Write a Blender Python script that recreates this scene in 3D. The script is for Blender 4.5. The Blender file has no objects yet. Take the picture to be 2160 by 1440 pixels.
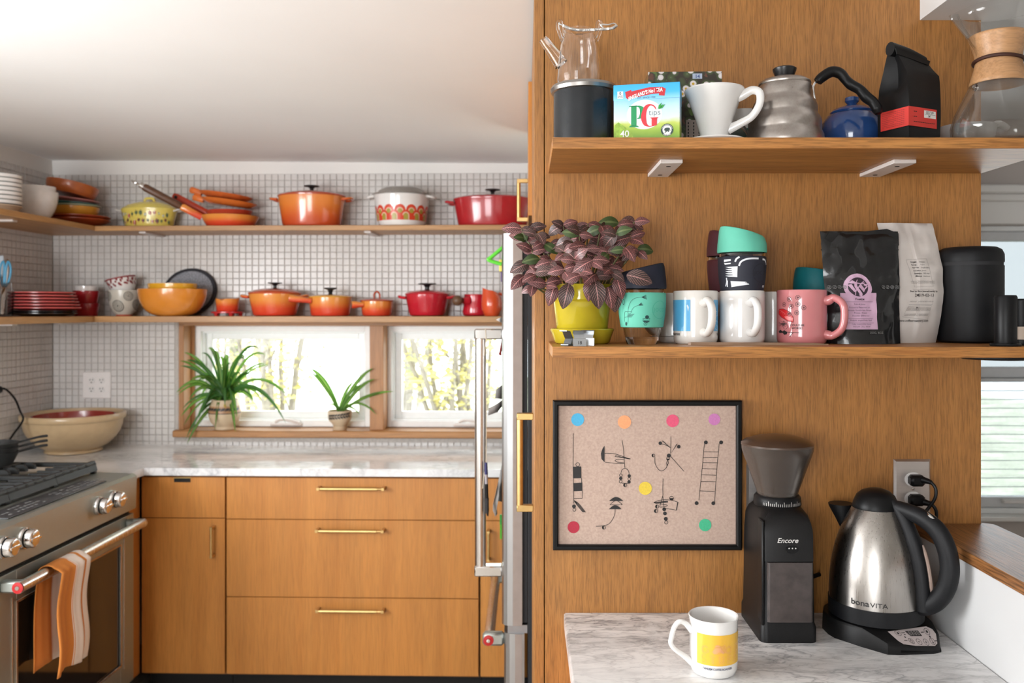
import bpy, bmesh, math, random
from mathutils import Vector, Matrix, noise
S = bpy.context.scene
C = S.collection
PI = math.pi
rnd = random.Random(11)

# ------------------------------------------------------------------ camera, world, lights, exposure
F, CX, CY, EZ = 1800.0, 1110.0, 657.0, 1.52
cam = bpy.data.cameras.new('camera')
camo = bpy.data.objects.new('camera', cam)
C.objects.link(camo)
camo.location = (0, 0, EZ)
camo.rotation_euler = (PI / 2, 0, 0)
cam.sensor_width = 36
cam.lens = 36 * F / 2160
cam.shift_x = -(CX - 1080) / 2160
cam.shift_y = -(720 - CY) / 2160
cam.clip_start = 0.05
cam.dof.use_dof = True
cam.dof.focus_distance = 1.56
cam.dof.aperture_fstop = 5.0
S.camera = camo

W = bpy.data.worlds.new('overcast_sky')
S.world = W
W.use_nodes = True
bg = W.node_tree.nodes['Background']
bg.inputs[0].default_value = (0.93, 0.97, 1.0, 1)
bg.inputs[1].default_value = 6.5

S.view_settings.view_transform = 'Standard'
S.view_settings.look = 'None'
S.view_settings.gamma = 1
S.view_settings.use_curve_mapping = False
S.view_settings.exposure = 0.0
cy = S.cycles
cy.max_bounces = 10
cy.diffuse_bounces = 5
cy.glossy_bounces = 4
cy.transmission_bounces = 10
cy.transparent_max_bounces = 16
cy.sample_clamp_indirect = 6
cy.caustics_reflective = False
cy.caustics_refractive = False


def area(name, loc, target, sx, sy, power, col=(1, 1, 1)):
    l = bpy.data.lights.new(name, 'AREA')
    l.shape = 'RECTANGLE'
    l.size, l.size_y, l.energy, l.color = sx, sy, power, col
    o = bpy.data.objects.new(name, l)
    C.objects.link(o)
    o.location = loc
    o.rotation_euler = (Vector(target) - Vector(loc)).to_track_quat('-Z', 'Y').to_euler()
    return o


# daylight through the windows of the room that lie outside the frame
area('window_light_left', (-2.08, 0.95, 1.5), (0.5, 2.0, 0.9), 1.25, .8, 50, (0.985, 0.99, 1.0))
area('window_light_behind', (-1.35, -2.35, 1.4), (-0.6, 2.4, 1.95), 1.3, 1.4, 46, (0.98, 0.99, 1.0))
area('window_light_right', (1.45, 2.9, 1.35), (1.3, 0.0, 1.0), 0.9, 1.0, 4.5, (0.9, 0.96, 1.0))

# ------------------------------------------------------------------ frames and placing
TH = math.radians(1.5)
K0 = Vector(((600 - CX) * 3.88 / F, 3.88, 0))
KM = Matrix.Translation(K0) @ Matrix.Rotation(-TH, 4, 'Z')      # the kitchen run behind is turned a little against the oak panel
KI = KM.inverted()
IDM = Matrix.Identity(4)
FR = [IDM]


def ray_k(px, py):
    return KI @ Vector((0, 0, EZ)), KI.to_3x3() @ Vector(((px - CX) / F, 1, -(py - CY) / F))


def KP(px, py, v):
    o, d = ray_k(px, py)
    return o + d * ((v - o.y) / d.y)


def KU(px, py, u):
    o, d = ray_k(px, py)
    return o + d * ((u - o.x) / d.x)


def KZ(px, py, z):
    o, d = ray_k(px, py)
    return o + d * ((z - o.z) / d.z)


def kat(px, v, z):
    p = KP(px, CY, v)
    return Vector((p.x, v, z))


def P(px, py, Y):
    return Vector(((px - CX) * Y / F, Y, EZ - (py - CY) * Y / F))


def at(px, Y, z):
    return Vector(((px - CX) * Y / F, Y, z))


# ------------------------------------------------------------------ geometry buffers
class G:
    def __init__(s):
        s.v, s.f, s.m, s.uv = [], [], [], None

    def add(s, vs, fs, m=0):
        b = len(s.v)
        s.v += [tuple(p) for p in vs]
        s.f += [tuple(i + b for i in f) for f in fs]
        s.m += [m] * len(fs)
        return s

    def xf(s, M):
        s.v = [tuple(M @ Vector(p)) for p in s.v]
        return s

    def mv(s, x, y, z):
        s.v = [(p[0] + x, p[1] + y, p[2] + z) for p in s.v]
        return s

    def join(s, o, m=None):
        b = len(s.v)
        s.v += o.v
        s.f += [tuple(i + b for i in f) for f in o.f]
        s.m += o.m if m is None else [m] * len(o.f)
        return s

    def warp(s, fn):
        s.v = [tuple(fn(*p)) for p in s.v]
        return s


def rotz(a):
    return Matrix.Rotation(a, 4, 'Z')


def box(lo, hi, b=0.0, m=0, g=None):
    g = g or G()
    x0, y0, z0 = lo
    x1, y1, z1 = hi
    if x1 < x0: x0, x1 = x1, x0
    if y1 < y0: y0, y1 = y1, y0
    if z1 < z0: z0, z1 = z1, z0
    if b <= 0:
        vs = [(x, y, z) for z in (z0, z1) for y in (y0, y1) for x in (x0, x1)]
        return g.add(vs, [(0, 2, 3, 1), (4, 5, 7, 6), (0, 1, 5, 4), (2, 6, 7, 3), (0, 4, 6, 2), (1, 3, 7, 5)], m)
    b = min(b, (x1 - x0) * .49, (y1 - y0) * .49, (z1 - z0) * .49)
    X, Y, Z = (x0, x1), (y0, y1), (z0, z1)
    vs, idx = [], {}
    for i in (0, 1):
        for j in (0, 1):
            for k in (0, 1):
                sx, sy, sz = (b if i == 0 else -b), (b if j == 0 else -b), (b if k == 0 else -b)
                for a, p in (('x', (X[i], Y[j] + sy, Z[k] + sz)), ('y', (X[i] + sx, Y[j], Z[k] + sz)), ('z', (X[i] + sx, Y[j] + sy, Z[k]))):
                    idx[(i, j, k, a)] = len(vs)
                    vs.append(p)
    fs = []
    Q = [(0, 0), (0, 1), (1, 1), (1, 0)]
    for i in (0, 1):
        fs.append([idx[(i, j, k, 'x')] for j, k in Q])
        fs.append([idx[(j, i, k, 'y')] for j, k in Q])
        fs.append([idx[(j, k, i, 'z')] for j, k in Q])
    for i in (0, 1):
        for j in (0, 1):
            fs.append([idx[(i, j, 0, 'x')], idx[(i, j, 1, 'x')], idx[(i, j, 1, 'y')], idx[(i, j, 0, 'y')]])
            fs.append([idx[(i, 0, j, 'x')], idx[(i, 1, j, 'x')], idx[(i, 1, j, 'z')], idx[(i, 0, j, 'z')]])
            fs.append([idx[(0, i, j, 'y')], idx[(1, i, j, 'y')], idx[(1, i, j, 'z')], idx[(0, i, j, 'z')]])
            for k in (0, 1):
                fs.append([idx[(i, j, k, 'x')], idx[(i, j, k, 'y')], idx[(i, j, k, 'z')]])
    return g.add(vs, fs, m)


def lathe(prof, n=40, sx=1.0, sy=1.0, m=0, g=None):
    g = g or G()
    vs, rows = [], []
    for r, z in prof:
        if r < 1e-6:
            rows.append([len(vs)])
            vs.append((0, 0, z))
        else:
            rows.append(list(range(len(vs), len(vs) + n)))
            vs += [(r * sx * math.cos(2 * PI * i / n), r * sy * math.sin(2 * PI * i / n), z) for i in range(n)]
    fs = []
    for a, b in zip(rows, rows[1:]):
        for i in range(n):
            j = (i + 1) % n
            if len(a) == 1 and len(b) == 1:
                continue
            if len(a) == 1:
                fs.append((a[0], b[j], b[i]))
            elif len(b) == 1:
                fs.append((a[i], a[j], b[0]))
            else:
                fs.append((a[i], a[j], b[j], b[i]))
    return g.add(vs, fs, m)


def spl(pts, n=6, closed=False):
    pts = [Vector(p) for p in pts]
    out = []
    N = len(pts)
    for i in range(N if closed else N - 1):
        if closed:
            p0, p1, p2, p3 = pts[i - 1], pts[i], pts[(i + 1) % N], pts[(i + 2) % N]
        else:
            p0, p1, p2, p3 = pts[max(i - 1, 0)], pts[i], pts[i + 1], pts[min(i + 2, N - 1)]
        for k in range(n):
            t = k / n
            out.append(.5 * ((2 * p1) + (p2 - p0) * t + (2 * p0 - 5 * p1 + 4 * p2 - p3) * t * t + (3 * p1 - p0 - 3 * p2 + p3) * t ** 3))
    if not closed:
        out.append(pts[-1])
    return out


def splr(rs, n):
    out = []
    for a, b in zip(rs, rs[1:]):
        out += [a + (b - a) * k / n for k in range(n)]
    return out + [rs[-1]]


def tube(pts, r, n=10, flat=1.0, m=0, g=None, up=None, closed=False):
    """A tube along pts; flat scales the section along its second axis."""
    g = g or G()
    pts = [Vector(p) for p in pts]
    N = len(pts)
    rs = r if isinstance(r, (list, tuple)) else [r] * N
    rings, vs, fs = [], [], []
    nrm = None
    for i, p in enumerate(pts):
        if closed:
            t = (pts[(i + 1) % N] - pts[i - 1])
        else:
            t = pts[min(i + 1, N - 1)] - pts[max(i - 1, 0)]
        t.normalize()
        if up is not None:
            nrm = Vector(up)
        elif nrm is None:
            nrm = Vector((0, 0, 1)) if abs(t.z) < .9 else Vector((1, 0, 0))
        nrm = nrm - t * nrm.dot(t)
        if nrm.length < 1e-6:
            nrm = t.orthogonal()
        nrm.normalize()
        bi = t.cross(nrm)
        rings.append(list(range(len(vs), len(vs) + n)))
        for k in range(n):
            a = 2 * PI * k / n
            vs.append(p + nrm * (rs[i] * math.cos(a)) + bi * (rs[i] * flat * math.sin(a)))
    for a, b in zip(rings, rings[1:] + ([rings[0]] if closed else [])):
        for k in range(n):
            fs.append((a[k], a[(k + 1) % n], b[(k + 1) % n], b[k]))
    if not closed:
        fs.append(tuple(reversed(rings[0])))
        fs.append(tuple(rings[-1]))
    return g.add(vs, fs, m)


def loft(rings, cap=True, m=0, g=None):
    g = g or G()
    n = len(rings[0])
    vs = [p for r in rings for p in r]
    fs = []
    for i in range(len(rings) - 1):
        for k in range(n):
            a, b = i * n + k, i * n + (k + 1) % n
            fs.append((a, b, b + n, a + n))
    if cap:
        fs.append(tuple(range(n - 1, -1, -1)))
        fs.append(tuple(range((len(rings) - 1) * n, len(rings) * n)))
    return g.add(vs, fs, m)


def rrect(w, d, r, z, n=5, cx=0, cy=0):
    """Rounded rectangle ring in the xy plane."""
    out = []
    for qx, qy, a0 in ((1, 1, 0), (-1, 1, PI / 2), (-1, -1, PI), (1, -1, 1.5 * PI)):
        for k in range(n):
            a = a0 + PI / 2 * k / (n - 1)
            out.append((cx + qx * (w / 2 - r) + r * math.cos(a), cy + qy * (d / 2 - r) + r * math.sin(a), z))
    return out


def prism(poly, lo, hi, axis='y', m=0, g=None):
    """Extrudes a 2D outline: axis y takes (x, z) points, z takes (x, y), x takes (y, z)."""
    g = g or G()
    n = len(poly)
    mk = {'y': lambda p, t: (p[0], t, p[1]), 'z': lambda p, t: (p[0], p[1], t), 'x': lambda p, t: (t, p[0], p[1])}[axis]
    vs = [mk(p, lo) for p in poly] + [mk(p, hi) for p in poly]
    fs = [tuple(range(n)), tuple(range(2 * n - 1, n - 1, -1))]
    for k in range(n):
        j = (k + 1) % n
        fs.append((k, k + n, j + n, j))
    return g.add(vs, fs, m)


# ---- flat print, drawn in x and z, at y = -layer
def d_rect(x0, z0, x1, z1, nx=1, nz=1, y=0.0, g=None):
    g = g or G()
    vs = [(x0 + (x1 - x0) * i / nx, y, z0 + (z1 - z0) * j / nz) for j in range(nz + 1) for i in range(nx + 1)]
    fs = [(j * (nx + 1) + i, j * (nx + 1) + i + 1, (j + 1) * (nx + 1) + i + 1, (j + 1) * (nx + 1) + i) for j in range(nz) for i in range(nx)]
    return g.add(vs, fs)


def d_disc(cx, cz, r, n=20, y=0.0, g=None, rz=None, a0=0.0, a1=2 * PI):
    g = g or G()
    rz = rz or r
    full = abs(a1 - a0 - 2 * PI) < 1e-6
    k = n if full else n + 1
    vs = [(cx + r * math.cos(a0 + (a1 - a0) * i / n), y, cz + rz * math.sin(a0 + (a1 - a0) * i / n)) for i in range(k)]
    return g.add(vs, [tuple(range(k))])


def d_ring(cx, cz, r0, r1, n=24, y=0.0, g=None, a0=0.0, a1=2 * PI, e=1.0):
    g = g or G()
    vs, fs = [], []
    for i in range(n + 1):
        a = a0 + (a1 - a0) * i / n
        vs += [(cx + r0 * math.cos(a), y, cz + r0 * e * math.sin(a)), (cx + r1 * math.cos(a), y, cz + r1 * e * math.sin(a))]
    for i in range(n):
        fs.append((2 * i, 2 * i + 1, 2 * i + 3, 2 * i + 2))
    return g.add(vs, fs)


def d_poly(pts, y=0.0, g=None):
    g = g or G()
    return g.add([(p[0], y, p[1]) for p in pts], [tuple(range(len(pts)))])


def d_line(pts, w, y=0.0, g=None):
    g = g or G()
    pts = [Vector((p[0], p[1])) for p in pts]
    vs, fs = [], []
    for i, p in enumerate(pts):
        t = pts[min(i + 1, len(pts) - 1)] - pts[max(i - 1, 0)]
        t = t.normalized() if t.length > 0 else Vector((1, 0))
        nn = Vector((-t.y, t.x)) * (w / 2)
        vs += [(p.x - nn.x, y, p.y - nn.y), (p.x + nn.x, y, p.y + nn.y)]
    for i in range(len(pts) - 1):
        fs.append((2 * i, 2 * i + 2, 2 * i + 3, 2 * i + 1))
    return g.add(vs, fs)


def d_text(s, size, cx=0.0, cz=0.0, y=0.0, bold=0.0, shear=0.0, sx=1.0, align='CENTER', g=None, space=1.0):
    g = g or G()
    cu = bpy.data.curves.new('t', 'FONT')
    cu.body = s
    cu.size = size
    cu.align_x = align
    cu.offset = bold
    cu.shear = shear
    cu.space_character = space
    cu.resolution_u = 3
    o = bpy.data.objects.new('t', cu)
    me = o.to_mesh()
    vs = [(cx + v.co.x * sx, y, cz + v.co.y) for v in me.vertices]
    fs = [tuple(p.vertices) for p in me.polygons]
    o.to_mesh_clear()
    bpy.data.objects.remove(o)
    bpy.data.curves.remove(cu)
    return g.add(vs, fs)


def bend(g, Rf, a0=0.0, off=0.0003):
    """Lays flat print round an upright body of radius Rf(z), facing -y turned by a0."""
    def fn(x, y, z):
        r = Rf(z)
        a = a0 + x / r
        r = r + off - y
        return (r * math.sin(a), -r * math.cos(a), z)
    zs = [v[2] for v in g.v] or [0]
    return fine(g, Rf((min(zs) + max(zs)) / 2) * .16).warp(fn)


def fine(g, L):
    """Cuts flat print into triangles no longer than L, so that it follows a curved face."""
    bm = bmesh.new()
    vs = [bm.verts.new(v) for v in g.v]
    for f in g.f:
        if len(set(f)) > 2:
            try:
                bm.faces.new([vs[i] for i in f])
            except ValueError:
                pass
    bmesh.ops.triangulate(bm, faces=bm.faces[:])
    bm.verts.index_update()
    V = [tuple(v.co) for v in bm.verts]
    T = [tuple(v.index for v in f.verts) for f in bm.faces]
    bm.free()
    mid, out = {}, []
    while T:
        a, b, c = T.pop()
        e = sorted((((V[p][0] - V[q][0]) ** 2 + (V[p][2] - V[q][2]) ** 2, p, q, r) for p, q, r in ((a, b, c), (b, c, a), (c, a, b))), reverse=True)[0]
        if e[0] <= L * L:
            out.append((a, b, c))
            continue
        _, p, q, r = e
        k = (min(p, q), max(p, q))
        if k not in mid:
            mid[k] = len(V)
            V.append(tuple((V[p][i] + V[q][i]) / 2 for i in range(3)))
        T += [(p, mid[k], r), (mid[k], q, r)]
    g.v, g.f, g.m = V, out, [0] * len(out)
    return g


# ------------------------------------------------------------------ objects
def obj(name, g, mat, parent=None, ang=38, fix=True, kind=None):
    me = bpy.data.meshes.new(name)
    me.from_pydata(g.v, [], g.f)
    if g.uv:
        lay = me.uv_layers.new(name='UVMap')
        for l in me.loops:
            lay.data[l.index].uv = g.uv[l.vertex_index]
    mats = mat if isinstance(mat, (list, tuple)) else [mat]
    for mm in mats:
        me.materials.append(mm)
    if len(mats) > 1:
        me.polygons.foreach_set('material_index', g.m)
    if fix and len(g.f) < 60000:
        bm = bmesh.new()
        bm.from_mesh(me)
        bmesh.ops.recalc_face_normals(bm, faces=bm.faces)
        bm.to_mesh(me)
        bm.free()
    me.polygons.foreach_set('use_smooth', [True] * len(me.polygons))
    if ang < 180:
        me.set_sharp_from_angle(angle=math.radians(ang))
    me.update()
    o = bpy.data.objects.new(name, me)
    C.objects.link(o)
    if parent is not None:
        o.parent = parent
    else:
        o.matrix_basis = FR[0].copy()
    if kind:
        o['kind'] = kind
    return o


def tag(o, label, cat, group=None):
    o['label'] = label
    o['category'] = cat
    if group:
        o['group'] = group
    return o


def thing(name, label, cat, loc=(0, 0, 0), rz=0.0, group=None, rot=None):
    o = bpy.data.objects.new(name, None)
    o.empty_display_size = .02
    C.objects.link(o)
    M = Matrix.Translation(Vector(loc)) @ rotz(rz)
    if rot is not None:
        M = M @ rot
    o.matrix_basis = FR[0] @ M
    return tag(o, label, cat, group)


def struct(name, g, mat, parent=None, ang=38):
    return obj(name, g, mat, parent, ang, kind='structure' if parent is None else None)


def link_copy(o, parent, M=None):
    c = o.copy()
    C.objects.link(c)
    c.parent = parent
    if M is not None:
        c.matrix_basis = M
    return c


# ------------------------------------------------------------------ materials
def nt(name):
    m = bpy.data.materials.new(name)
    m.use_nodes = True
    t = m.node_tree
    b = t.nodes['Principled BSDF']
    return m, t, b


def N(t, typ, **kw):
    n = t.nodes.new(typ)
    for k, v in kw.items():
        if isinstance(k, str) and k.startswith('_'):
            setattr(n, k[1:], v)
        else:
            n.inputs[k].default_value = v
    return n


def ramp(t, fac, stops, interp='LINEAR'):
    r = t.nodes.new('ShaderNodeValToRGB')
    r.color_ramp.interpolation = interp
    e = r.color_ramp.elements
    while len(e) < len(stops):
        e.new(.5)
    for el, (p, c) in zip(e, stops):
        el.position = p
        el.color = (c[0], c[1], c[2], 1) if not isinstance(c, (int, float)) else (c, c, c, 1)
    t.links.new(fac, r.inputs[0])
    return r


def coords(t, scale=(1, 1, 1), out='Object'):
    tc = t.nodes.new('ShaderNodeTexCoord')
    mp = t.nodes.new('ShaderNodeMapping')
    mp.inputs['Scale'].default_value = scale
    t.links.new(tc.outputs[out], mp.inputs['Vector'])
    return mp.outputs[0]


def mulc(t, a, b, fac=1.0, mode='MULTIPLY'):
    mx = t.nodes.new('ShaderNodeMix')
    mx.data_type = 'RGBA'
    mx.blend_type = mode
    mx.inputs[0].default_value = fac
    for i, s in ((6, a), (7, b)):
        if hasattr(s, 'links'):
            t.links.new(s, mx.inputs[i])
        else:
            mx.inputs[i].default_value = (s[0], s[1], s[2], 1)
    return mx.outputs[2]


def bumpn(t, b, h, strength, dist=.001):
    bp = t.nodes.new('ShaderNodeBump')
    bp.inputs['Strength'].default_value = strength
    bp.inputs['Distance'].default_value = dist
    t.links.new(h, bp.inputs['Height'])
    t.links.new(bp.outputs[0], b.inputs['Normal'])


def mat(name, col, rough=.5, metal=0.0, var=.05, vs=40.0, bump=0.0, bs=300.0, coat=0.0, trans=0.0, ior=1.45, spec=None, emit=0.0, vscale=(1, 1, 1)):
    m, t, b = nt(name)
    b.inputs['Roughness'].default_value = rough
    b.inputs['Metallic'].default_value = metal
    b.inputs['Coat Weight'].default_value = coat
    b.inputs['Coat Roughness'].default_value = .05
    b.inputs['Transmission Weight'].default_value = trans
    b.inputs['IOR'].default_value = ior
    if spec is not None:
        b.inputs['Specular IOR Level'].default_value = spec
    if emit:
        b.inputs['Emission Color'].default_value = (*col, 1)
        b.inputs['Emission Strength'].default_value = emit
    co = coords(t, vscale)
    nz = N(t, 'ShaderNodeTexNoise', Scale=vs, Detail=4.0)
    t.links.new(co, nz.inputs['Vector'])
    lo = [max(0, c * (1 - var)) for c in col]
    hi = [min(1, c * (1 + var)) for c in col]
    r = ramp(t, nz.outputs[0], [(.3, lo), (.7, hi)])
    t.links.new(r.outputs[0], b.inputs['Base Color'])
    if bump:
        n2 = N(t, 'ShaderNodeTexNoise', Scale=bs, Detail=3.0)
        t.links.new(co, n2.inputs['Vector'])
        bumpn(t, b, n2.outputs[0], bump)
    return m


def wood(name, light, dark, grain='z', rough=.42, across=46.0, along=1.8, pore=.55, pscale=430.0, palong=13.0, figure=.5, bump=.15):
    m, t, b = nt(name)
    b.inputs['Roughness'].default_value = rough
    i = 'xyz'.index(grain)
    s1 = [across] * 3
    s1[i] = along
    s2 = [pscale] * 3
    s2[i] = palong
    s3 = [9.0] * 3
    s3[i] = 1.1
    big = N(t, 'ShaderNodeTexNoise', Scale=1.0, Detail=3.0, Distortion=1.2)
    t.links.new(coords(t, s3), big.inputs['Vector'])
    n1 = N(t, 'ShaderNodeTexNoise', Scale=1.0, Detail=7.0, Roughness=.62, Distortion=.35)
    t.links.new(coords(t, s1), n1.inputs['Vector'])
    n2 = N(t, 'ShaderNodeTexNoise', Scale=1.0, Detail=3.0, Distortion=.4)
    t.links.new(coords(t, s2), n2.inputs['Vector'])
    mid = [(a + c) / 2 for a, c in zip(light, dark)]
    r1 = ramp(t, n1.outputs[0], [(.28, dark), (.5, mid), (.74, light)])
    r3 = ramp(t, big.outputs[0], [(.3, (1 - figure * .3,) * 3), (.62, (1 + figure * .1,) * 3)])
    c1 = mulc(t, r1.outputs[0], r3.outputs[0])
    r2 = ramp(t, n2.outputs[0], [(.36, (1 - pore * .62,) * 3), (.52, (1.0,) * 3), (.68, (1 + pore * .22,) * 3)])
    c2 = mulc(t, c1, r2.outputs[0])
    t.links.new(c2, b.inputs['Base Color'])
    bumpn(t, b, n2.outputs[0], bump, .0006)
    return m


def glass(name, col=(1, 1, 1), rough=0.0, ior=1.45):
    m = bpy.data.materials.new(name)
    m.use_nodes = True
    t = m.node_tree
    t.nodes.clear()
    o = t.nodes.new('ShaderNodeOutputMaterial')
    gl = N(t, 'ShaderNodeBsdfGlass', Roughness=rough, IOR=ior)
    co = coords(t)
    nz = N(t, 'ShaderNodeTexNoise', Scale=25.0)
    t.links.new(co, nz.inputs['Vector'])
    r = ramp(t, nz.outputs[0], [(.3, [c * .985 for c in col]), (.7, col)])
    t.links.new(r.outputs[0], gl.inputs['Color'])
    t.links.new(gl.outputs[0], o.inputs[0])
    return m


def thin(name, tint=(1, 1, 1), body=0.0, bodycol=(.5, .5, .5), rough=.05, refl=.5):
    """Thin sheet: see-through with an edge-on sheen and an optional milky body."""
    m = bpy.data.materials.new(name)
    m.use_nodes = True
    t = m.node_tree
    t.nodes.clear()
    o = t.nodes.new('ShaderNodeOutputMaterial')
    tr = N(t, 'ShaderNodeBsdfTransparent')
    tr.inputs[0].default_value = (*tint, 1)
    gs = N(t, 'ShaderNodeBsdfGlossy', Roughness=rough)
    lw = N(t, 'ShaderNodeLayerWeight', Blend=.25)
    ml = t.nodes.new('ShaderNodeMath')
    ml.operation = 'MULTIPLY'
    ml.inputs[1].default_value = refl
    t.links.new(lw.outputs['Facing'], ml.inputs[0])
    base = tr.outputs[0]
    if body:
        df = N(t, 'ShaderNodeBsdfDiffuse')
        nz = N(t, 'ShaderNodeTexNoise', Scale=60.0)
        t.links.new(coords(t), nz.inputs['Vector'])
        r = ramp(t, nz.outputs[0], [(.3, [c * .9 for c in bodycol]), (.7, bodycol)])
        t.links.new(r.outputs[0], df.inputs[0])
        mb = t.nodes.new('ShaderNodeMixShader')
        mb.inputs[0].default_value = body
        t.links.new(base, mb.inputs[1])
        t.links.new(df.outputs[0], mb.inputs[2])
        base = mb.outputs[0]
    mx = t.nodes.new('ShaderNodeMixShader')
    t.links.new(ml.outputs[0], mx.inputs[0])
    t.links.new(base, mx.inputs[1])
    t.links.new(gs.outputs[0], mx.inputs[2])
    t.links.new(mx.outputs[0], o.inputs[0])
    return m


def grad(name, stops, rough=.2, coat=.6, coord='Generated', axis=2, nscale=14.0, namp=.06, var=.04):
    """Glaze that runs from one colour to another up the piece."""
    m, t, b = nt(name)
    b.inputs['Roughness'].default_value = rough
    b.inputs['Coat Weight'].default_value = coat
    b.inputs['Coat Roughness'].default_value = .06
    tc = t.nodes.new('ShaderNodeTexCoord')
    sp = t.nodes.new('ShaderNodeSeparateXYZ')
    t.links.new(tc.outputs[coord], sp.inputs[0])
    nz = N(t, 'ShaderNodeTexNoise', Scale=nscale)
    t.links.new(tc.outputs['Object'], nz.inputs['Vector'])
    ma = t.nodes.new('ShaderNodeMath')
    ma.operation = 'MULTIPLY_ADD'
    ma.inputs[1].default_value = namp
    t.links.new(nz.outputs[0], ma.inputs[0])
    t.links.new(sp.outputs[axis], ma.inputs[2])
    r = ramp(t, ma.outputs[0], stops)
    t.links.new(r.outputs[0], b.inputs['Base Color'])
    return m


def steel(name, col=(.62, .60, .58), rough=.3, stretch=(3, 3, 250), aniso=.0, spots=0.0):
    m, t, b = nt(name)
    b.inputs['Metallic'].default_value = 1.0
    nz = N(t, 'ShaderNodeTexNoise', Scale=1.0, Detail=4.0)
    t.links.new(coords(t, stretch), nz.inputs['Vector'])
    r = ramp(t, nz.outputs[0], [(.3, [c * .93 for c in col]), (.7, col)])
    c = r.outputs[0]
    if spots:
        ns = N(t, 'ShaderNodeTexNoise', Scale=55.0, Detail=8.0, Roughness=.75)
        t.links.new(coords(t), ns.inputs['Vector'])
        rs = ramp(t, ns.outputs[0], [(.26, (.18, .15, .12)), (.38, (.8, .77, .74)), (.6, (1, 1, 1))])
        c = mulc(t, c, rs.outputs[0], spots)
    t.links.new(c, b.inputs['Base Color'])
    rr = ramp(t, nz.outputs[0], [(.3, rough * .92), (.7, rough * 1.08)])
    t.links.new(rr.outputs[0], b.inputs['Roughness'])
    return m


def marble(name, scale=1.0, base=(.80, .80, .81), vein=(.33, .34, .37), rough=.14, stretch=(1.0, 1.0, 1.0), rot=0.0, amount=1.0):
    m, t, b = nt(name)
    b.inputs['Roughness'].default_value = rough
    tc = t.nodes.new('ShaderNodeTexCoord')
    mp = t.nodes.new('ShaderNodeMapping')
    mp.inputs['Scale'].default_value = stretch
    mp.inputs['Rotation'].default_value = (0, 0, rot)
    t.links.new(tc.outputs['Object'], mp.inputs[0])
    w = N(t, 'ShaderNodeTexNoise', Scale=5.0 * scale, Detail=4.0)
    t.links.new(mp.outputs[0], w.inputs['Vector'])
    wm = t.nodes.new('ShaderNodeMix')
    wm.data_type = 'VECTOR'
    wm.inputs[0].default_value = .16
    t.links.new(mp.outputs[0], wm.inputs[4])
    t.links.new(w.outputs['Color'], wm.inputs[5])
    outs = []
    for sc, wd, dk in ((9.0, .022, 1.0), (22.0, .03, .55), (4.0, .05, .6)):
        n = N(t, 'ShaderNodeTexNoise', Scale=sc * scale, Detail=5.0, Roughness=.55)
        t.links.new(wm.outputs[1], n.inputs['Vector'])
        s = t.nodes.new('ShaderNodeMath')
        s.operation = 'SUBTRACT'
        s.inputs[1].default_value = .5
        t.links.new(n.outputs[0], s.inputs[0])
        a = t.nodes.new('ShaderNodeMath')
        a.operation = 'ABSOLUTE'
        t.links.new(s.outputs[0], a.inputs[0])
        dark = [1 - (1 - c) * dk * amount for c in [v / max(bb, .01) for v, bb in zip(vein, base)]]
        outs.append(ramp(t, a.outputs[0], [(0.0, dark), (wd, [1 - (1 - c) * .3 for c in dark]), (wd * 2.6, (1, 1, 1))]).outputs[0])
    cl = N(t, 'ShaderNodeTexNoise', Scale=3.0 * scale, Detail=6.0)
    t.links.new(wm.outputs[1], cl.inputs['Vector'])
    c0 = ramp(t, cl.outputs[0], [(.3, [c * .84 for c in base]), (.62, base)]).outputs[0]
    pm = N(t, 'ShaderNodeTexNoise', Scale=2.2 * scale, Detail=2.0)      # veins fade in and out
    t.links.new(tc.outputs['Object'], pm.inputs['Vector'])
    pr = ramp(t, pm.outputs[0], [(.38, .15), (.6, 1.0)])
    v = outs[0]
    v = mulc(t, v, outs[1])
    v = mulc(t, v, outs[2])
    mx = t.nodes.new('ShaderNodeMix')
    mx.data_type = 'RGBA'
    mx.blend_type = 'MULTIPLY'
    t.links.new(pr.outputs[0], mx.inputs[0])
    t.links.new(c0, mx.inputs[6])
    t.links.new(v, mx.inputs[7])
    t.links.new(mx.outputs[2], b.inputs['Base Color'])
    return m


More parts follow.
